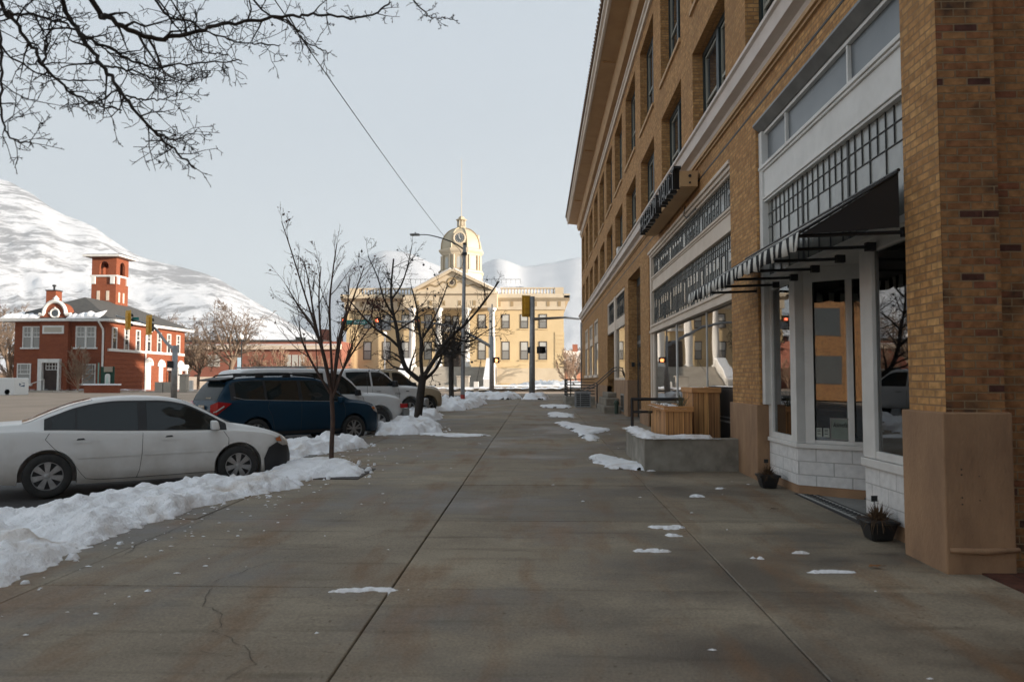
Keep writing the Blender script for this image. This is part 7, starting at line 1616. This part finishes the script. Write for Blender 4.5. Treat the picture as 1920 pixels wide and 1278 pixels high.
# ------------------------------------------------------------------ mountains
def mountain(prof, Yr, Yf, name, mat, seed, rough, ext=0):
    """hillside whose skyline passes through the given picture directions at distance Yr, falling to the plain at Yf"""
    f = pch([(p[0], p[1]) for p in prof]); nx, ny = 190, 46; mb = MB(); x0p, x1p = prof[0][0], prof[-1][0]
    for j in range(ny+1):
        t = j/ny; Y = Yf+(Yr-Yf)*t
        for i in range(nx+1):
            px = x0p+(x1p-x0p)*i/nx; R = P(px, f(px), Yr); zr = max(0, R.z)
            n_ = noise.fractal(Vector((R.x*.0035/rough[0], Y*.0035/rough[0], seed)), .85, 2.1, 7)
            rid = noise.ridged_multi_fractal(Vector((R.x*.0022/rough[0]+t*1.2, t*1.5, seed+4)), .9, 2.2, 5, 1, 2)*.5
            z = zr*(t**1.15)+(n_*.5+rid*.6-.4)*zr*rough[1]*sin(pi*min(1, t))
            mb.v.append((R.x*(.35+.65*t), Y, max(-1, z)+(.02*zr*n_ if j == ny else 0)))
        if j == ny:
            for i in range(nx+1): x, y, z = mb.v[j*(nx+1)+i]; mb.v[j*(nx+1)+i] = (x, y, z)
    for i in range(nx+1): x, y, z = mb.v[ny*(nx+1)+i]; mb.v.append((x, y+(Yr-Yf)*.8, -5))
    for j in range(ny+1):
        for i in range(nx): a = j*(nx+1)+i; mb.f.append((a, a+1, a+nx+2, a+nx+1))
    return struct(mb.build(name, mat, smooth=True, fix=False))
def mtnmat(name, sc, c_rock, lo, hi, stretch):
    m, nt, b = _nt(name); b.inputs['Roughness'].default_value = .9; tc = N(nt, 'ShaderNodeTexCoord'); mp = N(nt, 'ShaderNodeMapping'); mp.inputs['Scale'].default_value = stretch; nt.links.new(tc.outputs['Object'], mp.inputs['Vector'])
    n1 = N(nt, 'ShaderNodeTexNoise'); n1.inputs['Scale'].default_value = sc; n1.inputs['Detail'].default_value = 12; n1.inputs['Roughness'].default_value = .72; n1.inputs['Distortion'].default_value = .4; nt.links.new(mp.outputs['Vector'], n1.inputs['Vector'])
    n2 = N(nt, 'ShaderNodeTexNoise'); n2.inputs['Scale'].default_value = sc*.17; n2.inputs['Detail'].default_value = 3; nt.links.new(mp.outputs['Vector'], n2.inputs['Vector'])
    s_ = math_node(nt, 'MULTIPLY_ADD', n2.outputs['Fac'], .45, math_node(nt, 'MULTIPLY', n1.outputs['Fac'], .75)); r = N(nt, 'ShaderNodeValToRGB'); e = r.color_ramp.elements; e[0].position = lo; e[1].position = hi; e[0].color = (.80,.80,.81,1); e[1].color = rgba(c_rock); nt.links.new(s_, r.inputs['Fac']); nt.links.new(r.outputs['Color'], b.inputs['Base Color'])
    bu = N(nt, 'ShaderNodeBump'); bu.inputs['Distance'].default_value = 5; bu.inputs['Strength'].default_value = .6; nt.links.new(n1.outputs['Fac'], bu.inputs['Height']); nt.links.new(bu.outputs['Normal'], b.inputs['Normal']); return m
KM = 1400
mountain([(-620,120),(-400,200),(-200,262),(-60,312),(0,338),(60,365),(125,405),(165,420),(250,473),(330,500),(400,520),(470,560),(540,603),(600,632),(680,668),(780,712)], KM, 520, 'mountain', mtnmat('snow_and_brush', .05, (.33,.33,.34), .585, .67, (1,.3,1.0)), 3, (.5,.075))
mountain([(300,712),(420,650),(520,612),(600,562),(640,512),(665,490),(720,469),(765,474),(810,492),(850,505),(890,500),(935,485),(985,500),(1035,494),(1090,484),(1180,486),(1280,500),(1400,530)], 2700, 1500, 'mountain_range', mtnmat('far_snow', .009, (.66,.66,.68), .60, .76, (1,1,1.4)), 9, (1.1,.035))
# distant town belt at the foot of the slopes
r = random.Random(3); mb = MB()
for k in range(2600):
    Y = r.uniform(150, 420); px = r.uniform(-60, 1130); x = P(px, 700, Y).x; h = r.uniform(2, 6.5)*min(1.6, Y/220); w_ = h*.30; z = .3; n0 = len(mb.v)
    for q in range(7): a = r.uniform(0, 2*pi); u = r.uniform(.3, 1); tx_ = x+w_*u*cos(a)*1.6; ty_ = Y+w_*sin(a); zz = z+h*r.uniform(.45, 1); s_ = .22*min(2, Y/200); mb.add([(x, Y, z+h*.1), (x+s_*.6, Y, z+h*.1), (tx_, ty_, zz)], [(0,1,2)])
mb.build('distant_woods', M['paletwig'], fix=False)['kind'] = 'stuff'
# winter haze in the valley air
mb = MB(); mb.box(-3300, 2600, -200, 4300, -8, 1750); hz = mb.build('haze', None); hz['kind'] = 'stuff'
m = bpy.data.materials.new('valley_haze'); m.use_nodes = True; nt = m.node_tree; nt.nodes.remove(nt.nodes['Principled BSDF']); pv = nt.nodes.new('ShaderNodeVolumePrincipled'); pv.inputs['Color'].default_value = (.86,.93,1,1); pv.inputs['Density'].default_value = .00018; pv.inputs['Anisotropy'].default_value = 0
nt.links.new(pv.outputs[0], nt.nodes['Material Output'].inputs['Volume']); hz.data.materials.append(m)
# ------------------------------------------------------------------ camera, light, sky
cam = bpy.data.cameras.new('camera'); co = bpy.data.objects.new('camera', cam); COL.objects.link(co); S.camera = co
cam.sensor_width = 36; cam.lens = F/1920*36; cam.clip_end = 20000; cam.clip_start = .05
co.matrix_world = Matrix.Translation((0,0,CAMZ)) @ CAMROT.to_4x4()
cam.dof.use_dof = True; cam.dof.focus_distance = 15; cam.dof.aperture_fstop = 2.4
SKYK = 3.95
SUN_EL = 8.2; sd = Vector((.95, -.312, 0)).normalized()*cos(radians(SUN_EL)); sd.z = sin(radians(SUN_EL))
sl = bpy.data.lights.new('sun', 'SUN'); sl.energy = 5.0; sl.angle = radians(.6); sl.color = (1, .89, .77)
so = bpy.data.objects.new('sun', sl); COL.objects.link(so); so.rotation_euler = (-sd).to_track_quat('-Z', 'Y').to_euler(); so.location = (30, -10, 30)
w = bpy.data.worlds.new('World'); S.world = w; w.use_nodes = True; nt = w.node_tree; bg = nt.nodes['Background']
sk = nt.nodes.new('ShaderNodeTexSky'); sk.sky_type = 'NISHITA'; sk.sun_disc = False; sk.sun_elevation = radians(SUN_EL)
sk.sun_rotation = atan2(sd.x, sd.y); sk.air_density = 1.0; sk.dust_density = 3.0; sk.ozone_density = 1.0; sk.altitude = 1300
hs = nt.nodes.new('ShaderNodeHueSaturation'); hs.inputs['Saturation'].default_value = .55; nt.links.new(sk.outputs[0], hs.inputs['Color'])
# winter haze: evens the clear-sky model out towards a pale grey-blue that deepens overhead
tc = nt.nodes.new('ShaderNodeTexCoord'); se = nt.nodes.new('ShaderNodeSeparateXYZ'); nt.links.new(tc.outputs['Generated'], se.inputs[0])
rp = nt.nodes.new('ShaderNodeValToRGB'); nt.links.new(se.outputs[2], rp.inputs['Fac']); e = rp.color_ramp.elements
while len(e) < 4: e.new(.5)
for k, (p, c_) in enumerate([(0, (.755,.805,.815)), (.10, (.68,.742,.78)), (.38, (.435,.515,.60)), (.85, (.36,.42,.48))]): e[k].position = p; e[k].color = (*c_, 1)
vm = nt.nodes.new('ShaderNodeMix'); vm.data_type = 'RGBA'; vm.blend_type = 'MULTIPLY'; vm.inputs[0].default_value = 1; vm.inputs[7].default_value = (SKYK, SKYK, SKYK, 1)
nt.links.new(rp.outputs[0], vm.inputs[6])
mx = nt.nodes.new('ShaderNodeMix'); mx.data_type = 'RGBA'; mx.inputs[0].default_value = .9; nt.links.new(hs.outputs[0], mx.inputs[6]); nt.links.new(vm.outputs[2], mx.inputs[7])
nt.links.new(mx.outputs[2], bg.inputs['Color']); bg.inputs['Strength'].default_value = .15
S.view_settings.view_transform = 'Standard'; S.view_settings.look = 'None'; S.view_settings.exposure = EXPO; S.view_settings.gamma = 1
S.render.engine = 'CYCLES'; S.cycles.max_bounces = 6; S.cycles.diffuse_bounces = 3; S.cycles.glossy_bounces = 3; S.cycles.transparent_max_bounces = 8; S.cycles.volume_bounces = 0
S.cycles.use_denoising = True
